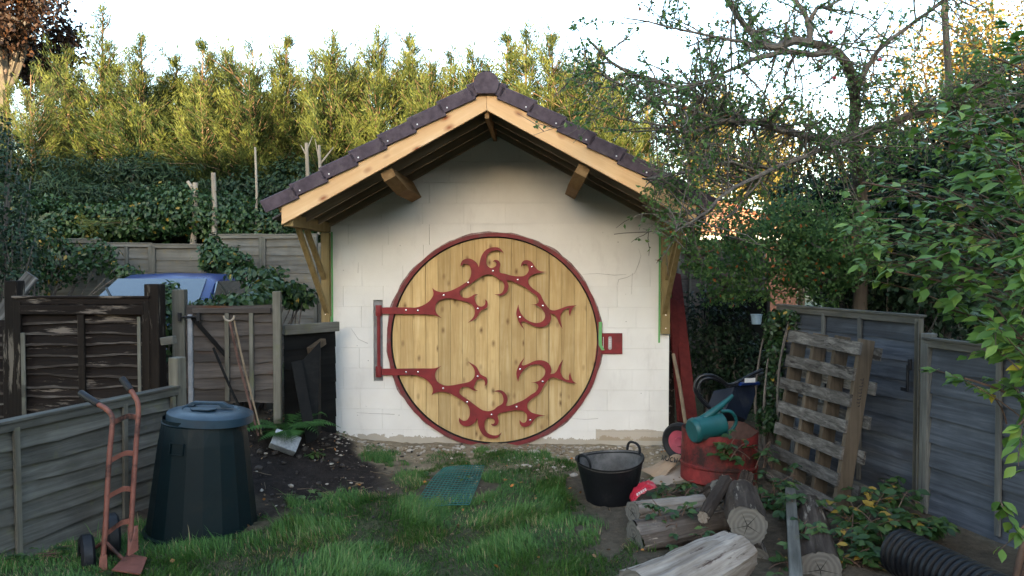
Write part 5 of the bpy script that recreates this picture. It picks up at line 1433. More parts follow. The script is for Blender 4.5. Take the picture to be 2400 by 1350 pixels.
def leaves_arrays(P, D, N, S, shape):
    """P base points, D directions, N rough normals, S sizes -> V, F"""
    D = unit(D); B = unit(np.cross(N, D)); N = np.cross(D, B)
    T, Fc = shape
    V = P[:, None, :] + S[:, None, None] * (T[None, :, 0:1] * D[:, None, :] + T[None, :, 1:2] * B[:, None, :] + T[None, :, 2:3] * N[:, None, :])
    k = len(T); F_ = (np.array(Fc)[None] + (np.arange(len(P)) * k)[:, None, None]).reshape(-1, 3)
    return V.reshape(-1, 3), F_
def leaf_obj(name, P, D, N, S, shape, tint, mat, parent=None):
    V, F_ = leaves_arrays(P, D, N, S, shape)
    me = np_mesh(name, V, F_, np.repeat(tint, len(shape[0])))
    return link(name, me, mat, parent)
def tubes_np(segs, sides=4):
    """segs: list of (points array (m,3), radii (m,)) -> V, F quads (vectorised per branch)"""
    Vs, Fs, b = [], [], 0
    ang = np.arange(sides) * 2 * np.pi / sides
    for P, r in segs:
        m = len(P); t = np.gradient(P, axis=0); t = unit(t)
        h = np.where(np.abs(t[:, 2:3]) < 0.9, np.array([[0, 0, 1.0]]), np.array([[1.0, 0, 0]]))
        h = h[:1].repeat(m, 0)
        u = unit(np.cross(t, h)); w = np.cross(t, u)
        V = P[:, None] + r[:, None, None] * (np.cos(ang)[None, :, None] * u[:, None] + np.sin(ang)[None, :, None] * w[:, None])
        Vs.append(V.reshape(-1, 3))
        i = np.arange(m - 1)[:, None] * sides; k = np.arange(sides)[None]; k1 = (k + 1) % sides
        Fs.append((np.stack([i + k, i + k1, i + sides + k1, i + sides + k], -1) + b).reshape(-1, 4)); b += m * sides
    return np.concatenate(Vs), np.concatenate(Fs)
def tubes_obj(name, segs, mat, parent=None, sides=4, smooth=True):
    V, F_ = tubes_np(segs, sides)
    return link(name, np_mesh(name, V, F_), mat, parent, smooth)
def crooked(p, d, L, r0, m=5, bend=0.35, lift=0.0, g=rng):
    """one crooked branch"""
    P = [np.array(p, float)]; d = np.array(d, float)
    for k in range(m):
        d = d + g.normal(size=3) * bend / m ** 0.5 * 0.6; d[2] += lift / m; d = d / np.linalg.norm(d)
        P.append(P[-1] + d * L / m)
    return np.array(P), np.linspace(r0, r0 * 0.45, m + 1)

# ---- conifers --------------------------------------------------------------
def conifer_meshes(seed, H, Rm, nb, bare=0.0):
    g = np.random.default_rng(seed)
    P, D, N, S, T = [], [], [], [], []
    br = []
    for i in range(nb):
        t = (1 - g.uniform(0.0, 1.0) ** 0.62) * 0.99
        h = H * (bare + (1 - bare) * t)
        L = (Rm * (1 - t) ** 0.62 * g.uniform(0.4, 1.1) + 0.05) * (1.5 if g.random() < 0.13 else 1.0) * g.uniform(0.75, 1.25)
        az = g.uniform(0, 2 * np.pi); el = R(g.uniform(-8, 30)) + 0.55 * t
        d = np.array([np.cos(az) * np.cos(el), np.sin(az) * np.cos(el), np.sin(el)])
        m = max(4, int(L / 0.13)); p = np.array([0, 0, h]); pts = [p.copy()]
        for k in range(m):
            d = d + np.array([0, 0, 0.42 / m]) + g.normal(size=3) * 0.07; d /= np.linalg.norm(d)
            p = p + d * L / m; pts.append(p.copy())
        pts = np.array(pts); br.append((pts[::2] if len(pts) > 5 else pts, np.linspace(0.012, 0.004, len(pts[::2] if len(pts) > 5 else pts))))
        side = np.cross(d, [0, 0, 1.0]); side /= np.linalg.norm(side)
        roll = g.uniform(-0.5, 0.5); shade_ = g.normal(0, 0.17)
        for k in range(1, m + 1):
            tt = k / m
            nf = int(19 + 10 * tt)
            f = unit(pts[k] - pts[k - 1])
            ph = g.uniform(-1.15, 1.15, nf)
            s2 = side * np.cos(roll) + np.array([0, 0, 1]) * np.sin(roll)
            dd = f * (0.35 + np.cos(ph))[:, None] + s2 * np.sin(ph)[:, None] + g.normal(size=(nf, 3)) * 0.18
            P.append(np.repeat(pts[k][None], nf, 0) + g.normal(size=(nf, 3)) * 0.05)
            D.append(dd); N.append(np.cross(f, s2)[None].repeat(nf, 0) + g.normal(size=(nf, 3)) * 0.5)
            S.append(g.uniform(0.05, 0.165, nf) * (1.1 - 0.35 * t))
            T.append(np.clip(0.02 + 0.72 * tt ** 1.5 + g.normal(0, 0.16, nf) + (shade_ if k else 0) + 0.08 * np.sin(az * 3 + h * 2), 0, 1))  # needles darken towards the trunk, shade between plumes put into the tint
    # leader
    n = 26; hz = g.uniform(0.90, 1.03, n) * H
    P.append(np.stack([g.normal(0, 0.02, n), g.normal(0, 0.02, n), hz], -1)); D.append(rand_dirs(n, 2.2, g)); N.append(rand_dirs(n, 0, g)); S.append(g.uniform(0.08, 0.2, n)); T.append(g.uniform(0.3, 0.9, n))
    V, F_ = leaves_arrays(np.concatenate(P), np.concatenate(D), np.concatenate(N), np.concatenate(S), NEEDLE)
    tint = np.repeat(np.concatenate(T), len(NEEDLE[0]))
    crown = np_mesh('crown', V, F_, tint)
    z = np.linspace(0, H, 9); tr = [(np.stack([0.05 * np.sin(z * 0.9 + seed), 0.05 * np.cos(z * 0.7), z], -1), np.linspace(0.085, 0.012, 9))]
    V, F_ = tubes_np(tr, 8); trunk = np_mesh('trunk', V, F_)
    V, F_ = tubes_np(br, 3); brm = np_mesh('branches', V, F_)
    return crown, trunk, brm
CON = [conifer_meshes(100 + k, 6.0, 1.5 + 0.17 * k, 330, bare=0.04) for k in range(5)]
for me_ in CON:
    me_[0].materials.append(M['conifer']); me_[1].materials.append(M['conbark']); me_[2].materials.append(M['conbark'])
tops = [(75, 170, 15.3), (150, 120, 17.0), (240, 28, 16.2), (328, 92, 15.6), (415, 130, 16.8), (480, 98, 15.4), (535, 105, 16.6), (590, 118, 15.5), (668, 92, 15.9), (735, 130, 16.8), (775, 82, 15.6), (830, 120, 16.6), (885, 70, 15.8), (962, 84, 16.2),
        (1010, 130, 15.4), (1062, 120, 16.6), (1110, 112, 15.6), (1195, 80, 17.2), (1240, 70, 16.4), (1290, 78, 16.0), (1345, 130, 15.5), (1400, 118, 16.5), (1455, 170, 15.6), (1515, 190, 16.4), (20, 210, 16.0)]
back = [(190, 175, 17.8), (345, 200, 17.6), (420, 205, 17.6), (510, 190, 17.7), (605, 205, 17.6), (755, 190, 17.7), (850, 190, 17.6), (985, 185, 17.7), (1090, 180, 17.6), (1370, 185, 17.7), (110, 190, 18.0), (280, 160, 18.2), (375, 190, 18.1), (450, 175, 18.0), (560, 180, 18.3), (640, 170, 18.0), (705, 185, 18.2), (800, 175, 18.0), (930, 160, 18.2), (1035, 170, 18.0), (1150, 150, 18.3), (1320, 170, 18.0), (1430, 190, 18.2)]
words = ['tallest conifer, standing clear against the blue sky at the upper left', ]
gl = np.random.default_rng(3)
order = sorted(range(len(tops)), key=lambda i: tops[i][0])
for rank, i in enumerate(order):
    px, py, Y = tops[i]
    tp = W(px, py, Y); gzv = 0.45 if tp.x < -1 else 0.1
    H = tp.z - gzv
    if i == 2: lab = 'tallest conifer of the row, rising into the blue sky at the upper left'
    else:
        ords = ['first', 'second', 'third', 'fourth', 'fifth', 'sixth', 'seventh', 'eighth', 'ninth', 'tenth', 'eleventh', 'twelfth', 'thirteenth', 'fourteenth', 'fifteenth', 'sixteenth', 'seventeenth', 'eighteenth', 'nineteenth', 'twentieth', 'twenty-first', 'twenty-second', 'twenty-third', 'twenty-fourth', 'twenty-fifth']
        lab = 'feathery sunlit conifer, %s from the left in the row behind the outbuilding' % ords[rank]
    t = thing('conifer_tree', lab, 'tree', (tp.x, tp.y, gzv), gl.uniform(0, 6.28), 'conifers in the row behind the outbuilding')
    s_ = H / 6.0; w_ = s_ * gl.uniform(0.85, 1.1) * (0.95 if Y < 16 else 1.05)
    t.scale = (w_, w_, s_)
    c = CON[int(gl.integers(0, 5))]
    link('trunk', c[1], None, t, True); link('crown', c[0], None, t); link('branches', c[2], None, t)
for k, (px, py, Y) in enumerate(back):
    tp = W(px, py, Y); H = tp.z - 0.3
    t = thing('conifer_tree', '%s conifer from the left in the lower second row, seen through front row gaps' % ('first', 'second', 'third', 'fourth', 'fifth', 'sixth', 'seventh', 'eighth', 'ninth', 'tenth', 'eleventh', 'twelfth', 'thirteenth', 'fourteenth', 'fifteenth', 'sixteenth', 'seventeenth', 'eighteenth', 'nineteenth', 'twentieth', 'twenty-first', 'twenty-second', 'twenty-third')[sorted(b_[0] for b_ in back).index(px)], 'tree', (tp.x, tp.y, 0.3), gl.uniform(0, 6.28), 'conifers of the second row')
    t.scale = (H / 6.0 * 1.2, H / 6.0 * 1.2, H / 6.0); c = CON[k % 5]
    link('trunk', c[1], None, t, True); link('crown', c[0], None, t); link('branches', c[2], None, t)
for o_ in COL.objects:
    if o_.name.startswith('branches'): o_['kind'] = 'stuff'

# ---- bramble bank and evergreen shrubs in front of the conifers ---------------
def shell_cloud(n, c, rad, g, solid=0.35, up=0.3, low=-1.0):
    v = rand_dirs(n, 0, g); v = v[v[:, 2] > low]; n = len(v)
    rr = g.uniform(solid, 1.0, n) ** 0.5
    bump = 1 + 0.16 * np.sin(v[:, 0] * 7 + c[0]) * np.sin(v[:, 1] * 6 + c[1] * 2) + 0.14 * np.sin(v[:, 2] * 9 + c[0] * 3)
    P = np.array(c) + v * (rr * bump)[:, None] * np.array(rad)
    N = unit(v + g.normal(size=(n, 3)) * 0.5 + np.array([0, 0, up]))
    D = unit(np.cross(N, rand_dirs(n, 0, g)) + np.array([0, 0, -0.35]))
    return P, D, N, v
def bush(name, label, cat, blobs, n, size, mat, seed, group=None, kind=None, shape=LEAF_D, tint0=0.45, stems=6, solid=0.35, part='foliage', yellow=0.02, hang=False):
    g = np.random.default_rng(seed)
    vol = np.array([b[3] * b[4] * b[5] for b in blobs]) ** 0.67; vol /= vol.sum()
    P, D, N, T = [], [], [], []
    for b, f in zip(blobs, vol):
        p, d, nn, v = shell_cloud(int(n * f), b[:3], b[3:6], g, solid)
        P.append(p); D.append(d); N.append(nn); T.append(np.clip(tint0 + g.normal(0, 0.2, len(p)) + 0.1 * np.sin(p[:, 0] * 3 + p[:, 2] * 4), 0, 0.9))
    P, D, N, T = map(np.concatenate, (P, D, N, T))
    T = np.where(g.random(len(T)) < yellow, 1.0, T)
    S = g.uniform(0.7, 1.25, len(P)) * size
    if kind == 'stuff':
        o = leaf_obj(name, P, D, N, S, shape, T, mat); return tag(o, label, cat, group, 'stuff')
    bx, by = blobs[0][0], blobs[0][1]
    t = thing(name, label, cat, (bx, by, gzf(bx, by)), 0, group)
    leaf_obj(part, P - np.array(t.location), D, N, S, shape, T, mat, t)
    segs = []
    for b in blobs:
        for k in range(stems):
            e = np.array(b[:3]) + rand_dirs(1, 0.2, g)[0] * np.array(b[3:6]) * g.uniform(0.5, 0.95)
            a = np.array([bx + g.normal(0, 0.1), by + g.normal(0, 0.1), t.location.z - 0.05])
            a = np.array(b[:3]) - np.array([0, 0, b[5] * 0.4]) if hang else a
            m_ = (a + e) / 2 + g.normal(size=3) * 0.15
            tt = np.linspace(0, 1, 7)[:, None]
            segs.append((((1 - tt) ** 2 * a + 2 * tt * (1 - tt) * m_ + tt ** 2 * e) - np.array(t.location), np.linspace(0.022, 0.006, 7)))
    if segs: tubes_obj('stems', segs, M['twig'], t)['kind'] = 'stuff'
    return t
def wb(px, py, Y, rx, ry, rz):
    p = W(px, py, Y); return (p.x, p.y, p.z, rx, ry, rz)
# dark lower skirts of the hedge: evergreen shrubs
bush('evergreen_shrub', 'dark green feathery evergreen shrub in the shade below the conifers at the left', 'shrub', [wb(150, 470, 14.2, 1.0, 0.7, 0.85), wb(330, 440, 14.4, 1.1, 0.7, 0.75), wb(250, 510, 14.0, 1.2, 0.6, 0.7), wb(440, 500, 14.3, 0.9, 0.6, 0.6), wb(540, 470, 14.6, 0.8, 0.6, 0.5)], 17000, 0.17, M['dark_leaf'], 51, shape=NEEDLE, tint0=0.6)
bush('evergreen_shrub', 'dark leafy evergreen shrub beside the cut pale trunks left of the roof', 'shrub', [wb(600, 470, 14.4, 0.9, 0.6, 0.7), wb(700, 450, 14.4, 0.8, 0.6, 0.65), wb(770, 470, 14.2, 0.6, 0.5, 0.5)], 6500, 0.085, M['dark_leaf'], 52, tint0=0.6)
# bramble bank above the far fence
bl = [wb(px, 515 + 18 * math.sin(px), 13.5, 0.62, 0.45, 0.50) for px in range(60, 760, 62)]
bush('bramble_bank', 'bank of bramble growing over the far grey fence', 'brambles', bl, 13000, 0.095, M['bramble'], 53, kind='stuff', shape=LEAF_D, tint0=0.5)
# small white flecks of dead leaves / flowers in the bramble
# bramble and ivy hanging on the far fence, over the car and behind the gate
bush('bramble_bush', 'dark bramble hanging over the far fence left of the blue car', 'brambles', [wb(60, 560, 11.8, 0.65, 0.25, 0.35), wb(150, 610, 11.9, 0.5, 0.22, 0.38), wb(40, 640, 11.5, 0.6, 0.3, 0.4), wb(230, 600, 12.2, 0.35, 0.15, 0.3), wb(290, 640, 11.9, 0.3, 0.15, 0.15)], 3600, 0.085, M['bramble'], 54, tint0=0.4, yellow=0.05)
bush('bramble_bush', 'bramble growing between the far fence panels behind the car roof', 'brambles', [wb(500, 600, 11.9, 0.22, 0.2, 0.36), wb(530, 610, 11.6, 0.42, 0.25, 0.2)], 1300, 0.09, M['bramble'], 55, tint0=0.5)
bush('bramble_bush', 'bramble mound spilling over the car and the top of the old gate', 'brambles', [wb(580, 698, 7.9, 0.36, 0.3, 0.06), wb(635, 672, 8.4, 0.30, 0.35, 0.10), wb(600, 640, 9.2, 0.38, 0.3, 0.09), wb(490, 712, 7.8, 0.2, 0.15, 0.05), wb(700, 695, 8.6, 0.2, 0.3, 0.13)], 1500, 0.085, M['bramble'], 56, shape=LEAF_O, tint0=0.5)
bush('bramble_bush', 'bramble in the gap between the brown fence and the gate post', 'brambles', [wb(396, 760, 7.5, 0.12, 0.2, 0.35), wb(392, 700, 7.7, 0.14, 0.2, 0.2)], 650, 0.075, M['bramble'], 57, shape=LEAF_O, tint0=0.45)
# left edge: dark twiggy bush
bush('dark_bush', 'dark twiggy bush hanging in from the left edge of the photo', 'bush', [wb(-10, 470, 8.4, 0.42, 0.4, 0.75), wb(20, 590, 8.2, 0.40, 0.35, 0.35), wb(-40, 340, 8.6, 0.35, 0.4, 0.45), wb(50, 660, 8.0, 0.22, 0.2, 0.18)], 3800, 0.055, M['dark_leaf'], 58, tint0=0.5, stems=16)

# cut pale trunks in the hedge
for k, (px, y0, y1, Y, r_, lab) in enumerate(((500, 405, 490, 13.2, 0.045, 'pale cut off trunk standing in the bramble bank'), (458, 428, 480, 13.4, 0.05, 'short leaning cut trunk with a side stub left of the upright one'),
        (598, 345, 440, 13.4, 0.022, 'thin bare stem nearest the upright cut trunk'), (718, 335, 420, 13.3, 0.035, 'splintered cut trunk just above the left roof slope'), (748, 340, 430, 13.3, 0.03, 'thick splintered trunk above the left roof slope, with a slanting branch'))):
    a, b = W(px + (-8 if k == 1 else 0), y1 + 120, Y), W(px, y0, Y); m_ = (a + b) / 2 + Vector((0.03, 0, 0))
    m = MB(); m.tube([a, m_, b], [r_ * 1.15, r_, r_ * 0.85], 9)
    if k == 1: m.tube([W(458, 450, Y), W(440, 425, Y)], [0.04, 0.03], 7)
    if k == 4: m.tube([W(750, 385, Y), W(782, 345, Y)], [0.018, 0.01], 6).tube([W(747, 370, Y), W(738, 325, Y)], [0.014, 0.006], 6)
    if k == 3: m.tube([W(716, 360, Y), W(705, 340, Y)], [0.016, 0.006], 6).tube([W(720, 350, Y), W(733, 318, Y)], [0.014, 0.004], 6)
    tag(m.build('dead_stump', M['deadwood'], None, True), lab, 'stump', 'cut trunks in the hedge')

# ---- broadleaf trees in the distance -------------------------------------------
def crown_tree(name, label, base, crown, n, size, mat, seed, group=None, tint0=0.5, trunk_r=0.14, gaps=0.4):
    """tapered trunk, limbs, and leaf clumps round the limb ends"""
    g = np.random.default_rng(seed)
    bx, by, bz = base; cx, cy, cz, rx, ry, rz = crown
    t = thing(name, label, 'tree', base, 0, group); o = np.array(base)
    segs = []; tips = []
    fork = np.array([cx * 0.7 + bx * 0.3, cy * 0.7 + by * 0.3, max(bz + 0.6, cz - rz * 0.75)])
    tt = np.linspace(0, 1, 6)[:, None]
    segs.append(((1 - tt) * o + tt * fork - o + 0.06 * np.sin(tt * 5) * np.array([1, 0.5, 0]), np.linspace(trunk_r, trunk_r * 0.7, 6)))
    for k in range(16):
        v = rand_dirs(1, 0.35, g)[0]; e = np.array([cx, cy, cz]) + v * np.array([rx, ry, rz]) * g.uniform(0.6, 0.95)
        m_ = (fork + e) / 2 + g.normal(size=3) * rz * 0.12
        q = np.linspace(0, 1, 7)[:, None]
        pts = (1 - q) ** 2 * fork + 2 * q * (1 - q) * m_ + q ** 2 * e
        segs.append((pts - o, np.linspace(trunk_r * 0.5, 0.012, 7))); tips += [pts[3], pts[4], pts[5], pts[6]]
        for j in range(3):
            P, r_ = crooked(pts[3 + j], unit(v + g.normal(size=3) * 0.7), rz * 0.45, 0.02, 4, 0.5, 0, g)
            segs.append((P - o, r_)); tips += [P[2], P[4]]
    tubes_obj('trunk', segs, M['bark'], t, 5)
    tips = np.array(tips); per = max(1, n // len(tips))
    P = np.repeat(tips, per, 0) + g.normal(size=(len(tips) * per, 3)) * np.array([rx, ry, rz]) * 0.13 * g.uniform(0.5, 1.3, (len(tips) * per, 1))
    N = rand_dirs(len(P), 0.5, g); D = unit(np.cross(N, rand_dirs(len(P), 0, g)) + np.array([0, 0, -0.4]))
    T = np.clip(tint0 + g.normal(0, 0.22, len(P)) + np.repeat(g.normal(0, 0.12, len(tips)), per), 0, 1)
    leaf_obj('crown', P - o, D, N, g.uniform(0.7, 1.3, len(P)) * size, LEAF_D, T, mat, t)
    return t
def ct(name, lab, px, py, Y, rx, rz, n, size, mat, seed, base_dz=0.0, tint0=0.5, group=None, tr=0.14):
    c = W(px, py, Y)
    return crown_tree(name, lab, (c.x, c.y, base_dz), (c.x, c.y, c.z, rx, rx * 0.8, rz), n, size, mat, seed, group, tint0, tr)
ct('copper_tree', 'dark copper leaved tree, partly in place of a finger blurring the upper left corner', 10, 60, 19, 1.35, 2.2, 9000, 0.13, M['copper'], 61, tint0=0.35, tr=0.2)  # crown also fills in for a blurred finger over the lens corner
ct('copper_tree', 'dark brown leaved tree behind the conifers, next to the one in the upper left corner', 120, 150, 20.5, 1.2, 1.2, 5000, 0.13, M['copper'], 62, tint0=0.15, tr=0.2)
G2 = 'autumn trees beyond the right hand gardens'
ct('autumn_tree', 'golden leaved tree just right of the roof slope', 1625, 330, 21, 1.55, 2.0, 5200, 0.12, M['gold'], 63, group=G2, tint0=0.4)
ct('autumn_tree', 'golden leaved tree above the orange house roof', 1740, 330, 29, 1.9, 2.2, 5200, 0.15, M['gold'], 64, group=G2, tint0=0.45)
ct('autumn_tree', 'yellow green tree right of the orange house roof', 1880, 400, 27, 2.2, 2.6, 5600, 0.15, M['gold'], 65, group=G2, tint0=0.3)
ct('autumn_tree', 'sunlit orange leaved tree behind the dark pole', 2235, 230, 20, 2.0, 2.8, 6500, 0.12, M['gold'], 66, group=G2, tint0=0.6)
ct('autumn_tree', 'sunlit orange leaved tree at the upper right edge', 2400, 170, 19, 1.9, 2.8, 6500, 0.12, M['gold'], 67, group=G2, tint0=0.65)
ct('autumn_tree', 'golden tree low behind the apple tree trunk', 2060, 420, 24, 2.0, 2.0, 5200, 0.14, M['gold'], 68, group=G2, tint0=0.35)

# ---- the apple tree ---------------------------------------------------------------
def build_apple():
    g = np.random.default_rng(77)
    base = Vector((3.95, 8.5, 0.0))
    t = thing('apple_tree', 'crooked old apple tree with sparse leaves arching over the garden from the right', 'tree', base); o = np.array(base)
    def L(pts, r0, r1):
        P = spline([W(*p) for p in pts], 5); P = np.array([tuple(p) for p in P])
        P = P + np.cumsum(g.normal(size=P.shape) * 0.006, 0)
        return P, np.linspace(r0, r1, len(P))
    limbs = [
        L([(2010, 1010, 8.5), (2022, 700, 8.5), (2030, 520, 8.4), (2018, 380, 8.3), (2012, 290, 8.2), (2010, 215, 8.1), (1998, 155, 7.9), (1956, 114, 7.7), (1894, 98, 7.5)], 0.08, 0.042),
        L([(1894, 98, 7.5), (1863, 96, 7.4), (1800, 109, 7.2), (1755, 60, 7.1), (1720, 15, 7.0), (1690, -40, 6.9)], 0.045, 0.018),
        L([(1956, 118, 7.7), (1915, 122, 7.55), (1837, 122, 7.3), (1780, 135, 7.1), (1728, 161, 6.9), (1655, 187, 6.7), (1560, 205, 6.5)], 0.038, 0.008),
        L([(1899, 105, 7.5), (1896, 62, 7.5), (1886, 31, 7.5), (1858, -20, 7.5)], 0.035, 0.018),
        L([(1897, 52, 7.5), (1915, 26, 7.5), (1951, 15, 7.55), (2008, -10, 7.6)], 0.025, 0.012),
        L([(2010, 330, 8.2), (1894, 321, 7.8), (1837, 306, 7.5), (1790, 290, 7.3), (1740, 275, 7.1), (1702, 249, 6.9), (1655, 228, 6.8), (1604, 202, 6.7), (1552, 179, 6.6), (1500, 155, 6.5), (1440, 120, 6.4), (1395, 70, 6.3)], 0.045, 0.01),
        L([(1894, 321, 7.7), (1837, 306, 7.4), (1790, 280, 7.2), (1697, 285, 6.9), (1604, 254, 6.6), (1520, 238, 6.4), (1440, 195, 6.2), (1340, 150, 6.1)], 0.028, 0.006),
        L([(2096, 290, 8.1), (2018, 311, 8.0), (1966, 337, 7.7), (1904, 363, 7.4), (1790, 410, 7.0), (1718, 451, 6.6), (1655, 508, 6.3), (1600, 540, 6.2)], 0.038, 0.006),
        L([(2018, 320, 8.2), (2096, 288, 8.0), (2180, 262, 7.8), (2252, 244, 7.7), (2278, 207, 7.6), (2330, 171, 7.5), (2400, 130, 7.4), (2480, 100, 7.3)], 0.05, 0.02),
        L([(1740, 275, 7.1), (1660, 305, 6.8), (1604, 316, 6.6), (1557, 311, 6.4), (1500, 306, 6.3), (1440, 290, 6.2), (1380, 265, 6.1)], 0.018, 0.004),
        L([(2252, 244, 7.7), (2300, 250, 7.6), (2400, 255, 7.4), (2500, 240, 7.3)], 0.03, 0.015),
        L([(1790, 410, 7.0), (1720, 380, 6.8), (1650, 395, 6.5), (1580, 410, 6.3), (1500, 425, 6.1)], 0.015, 0.004),
        L([(2010, 215, 8.1), (2060, 120, 8.0), (2130, 60, 8.0), (2200, 10, 7.9), (2250, -40, 7.9)], 0.03, 0.012),
        L([(1800, 109, 7.2), (1740, 100, 7.0), (1660, 80, 6.8), (1560, 60, 6.6), (1450, 40, 6.5)], 0.02, 0.005),
    ]
    main = limbs[:1]; twigs = []; tw2 = []
    for li, (P, r) in enumerate(limbs):
        if li == 0: P, r = P[20:], r[20:]
        n = len(P); ln = np.linalg.norm(np.diff(P, axis=0), axis=1).sum()
        for k in range(int(ln * 13)):
            i = int(g.uniform(0.05, 0.999) * (n - 1))
            f = unit(P[min(i + 1, n - 1)] - P[i] + 1e-6)
            d = unit(f * g.uniform(0.1, 0.9) + rand_dirs(1, 0.25, g)[0] * 0.9)
            a = crooked(P[i], d, g.uniform(0.25, 0.75), min(0.011, r[i] * 0.7), 6, 0.55, g.uniform(-0.3, 0.5), g)
            twigs.append(a)
    for P, r in twigs:
        for k in range(6):
            i = int(g.uniform(0.2, 0.99) * (len(P) - 1)); f = unit(P[i + 1] - P[i])
            tw2.append(crooked(P[i], unit(f * 0.6 + rand_dirs(1, 0.1, g)[0]), g.uniform(0.08, 0.32), 0.0045, 3, 0.6, 0, g))
    off = lambda S_: [(P - o, r) for P, r in S_]
    tubes_obj('trunk', off(main), M['bark'], t, 10)
    for P, r in limbs[1:]: tubes_obj('limb', [(P - o, r)], M['twig'], t, 7)
    tubes_obj('twigs', off(twigs), M['twig'], t, 4)['kind'] = 'stuff'; tubes_obj('fine_twigs', off(tw2), M['twig'], t, 3)['kind'] = 'stuff'
    # leaves in small rosettes along the fine twigs
    P, D = [], []
    for pts, r in tw2 + twigs:
        for k in range(3 if len(pts) < 6 else 4):
            i = int(g.uniform(0.3, 1) * (len(pts) - 1)); 
            for q in range(int(g.integers(0, 4))):
                P.append(pts[i] + g.normal(size=3) * 0.01); D.append(rand_dirs(1, -0.25, g)[0])
    P = np.array(P); D = np.array(D)
    T = np.clip(g.normal(0.45, 0.2, len(P)), 0, 0.9); T = np.where(g.random(len(P)) < 0.012, 1.0, T)
    leaf_obj('crown', P - o, D, rand_dirs(len(P), 0.6, g), g.uniform(0.028, 0.055, len(P)), LEAF_D, T, M['apple'], t)
    allp = np.concatenate([P_ for P_, r in limbs])
    PP, NN, DD, ts = [], [], [], []
    for b in [wb(1650, 430, 7.3, 0.3, 0.3, 0.35), wb(1760, 430, 7.6, 0.4, 0.4, 0.4), wb(1870, 400, 7.9, 0.45, 0.4, 0.45), wb(1980, 420, 8.0, 0.45, 0.4, 0.5), wb(1610, 330, 7.0, 0.3, 0.3, 0.3), wb(1700, 330, 7.2, 0.4, 0.3, 0.3), wb(2080, 380, 8.0, 0.4, 0.4, 0.4), wb(2060, 270, 7.9, 0.4, 0.3, 0.4), wb(2160, 330, 7.8, 0.45, 0.3, 0.45), wb(2130, 190, 7.9, 0.4, 0.3, 0.4), wb(2260, 240, 7.6, 0.45, 0.3, 0.45), wb(2010, 330, 7.9, 0.3, 0.3, 0.4), wb(2350, 160, 7.4, 0.4, 0.3, 0.5), wb(2240, 100, 7.8, 0.4, 0.3, 0.4), wb(1560, 470, 6.5, 0.18, 0.2, 0.2)]:
        for k in range(34):
            e = np.array(b[:3]) + g.uniform(-1, 1, 3) * np.array(b[3:]) * 0.95
            a = allp[np.argmin(np.linalg.norm(allp - e - g.normal(size=3) * 0.25, axis=1))]
            m_ = (a + e) / 2 + g.normal(size=3) * 0.07
            q_ = np.linspace(0, 1, 8)[:, None]; pts = (1 - q_) ** 2 * a + 2 * q_ * (1 - q_) * m_ + q_ ** 2 * e
            ts.append((pts - o, np.linspace(0.007, 0.002, 8)))
            for z_ in range(12):
                c_ = pts[int(g.integers(4, 8))] + g.normal(size=3) * 0.035
                PP.append(c_); DD.append(rand_dirs(1, -0.25, g)[0])
    tubes_obj('twigs', ts, M['twig'], t, 4)['kind'] = 'stuff'
    PP = np.array(PP); leaf_obj('crown', PP - o, np.array(DD), rand_dirs(len(PP), 0.6, g), g.uniform(0.03, 0.056, len(PP)), LEAF_D, np.clip(g.normal(0.5, 0.2, len(PP)), 0, 0.93), M['apple'], t)
    for (px, py, Y) in ((1948, 75, 7.4), (2062, 140, 7.7), (2114, 140, 7.8), (1956, 182, 7.6)):
        m = MB(); m.lathe([(0, -0.02), (0.013, -0.018), (0.022, 0), (0.016, 0.016), (0.005, 0.016), (0.003, 0.013)], 12, Matrix.Translation(W(px, py, Y) - base)); m.build('apple', M['pink'], t, True)
    print('apple twigs', len(twigs), len(tw2), 'leaves', len(P))
build_apple()
m = MB(); m.tube(spline([W(2222, 900, 9.2), W(2220, 500, 9.2), W(2226, 250, 9.2), W(2216, 60, 9.2), W(2212, -80, 9.2)], 4), [0.05] * 5 + [0.045] * 4 + [0.04] * 8, 8)
tag(m.build('slender_tree', M['bark'], None, True), 'slender bare upright trunk rising out of the picture at the upper right', 'tree')

# dense shade bushes on the right, beyond the fence
bush('apple_hedge', 'dense green bush hanging over the tall fence to the right of the outbuilding', 'bush', [wb(1700, 640, 8.6, 0.36, 0.4, 0.42), wb(1640, 590, 7.6, 0.2, 0.25, 0.3), wb(1800, 600, 8.5, 0.5, 0.5, 0.55), wb(1920, 620, 8.3, 0.55, 0.45, 0.45), wb(1860, 520, 8.7, 0.5, 0.5, 0.4), wb(1620, 500, 7.2, 0.18, 0.2, 0.25), wb(1730, 540, 8.0, 0.3, 0.3, 0.3), wb(1990, 560, 7.9, 0.4, 0.4, 0.4)], 13000, 0.05, M['apple'], 71, tint0=0.35, stems=4, solid=0.3, hang=True)
bush('evergreen_bush', 'very dark bush behind the tall fence on the right', 'bush', [wb(2060, 640, 9.0, 0.75, 0.6, 0.55), wb(2200, 560, 8.6, 0.8, 0.6, 0.8), wb(1960, 560, 9.6, 0.7, 0.6, 0.6), wb(2060, 450, 9.4, 0.7, 0.6, 0.55), wb(2350, 500, 7.6, 0.7, 0.5, 0.9), wb(2180, 690, 8.2, 0.5, 0.4, 0.4), wb(2330, 700, 7.0, 0.5, 0.4, 0.5), wb(2400, 380, 7.8, 0.7, 0.5, 0.8), wb(2250, 420, 8.8, 0.6, 0.5, 0.6), wb(2330, 270, 9.0, 0.7, 0.5, 0.6), wb(2130, 380, 9.2, 0.5, 0.4, 0.5), wb(1900, 470, 9.6, 0.6, 0.4, 0.5)], 30000, 0.075, M['dark_leaf'], 72, tint0=0.45, stems=8)
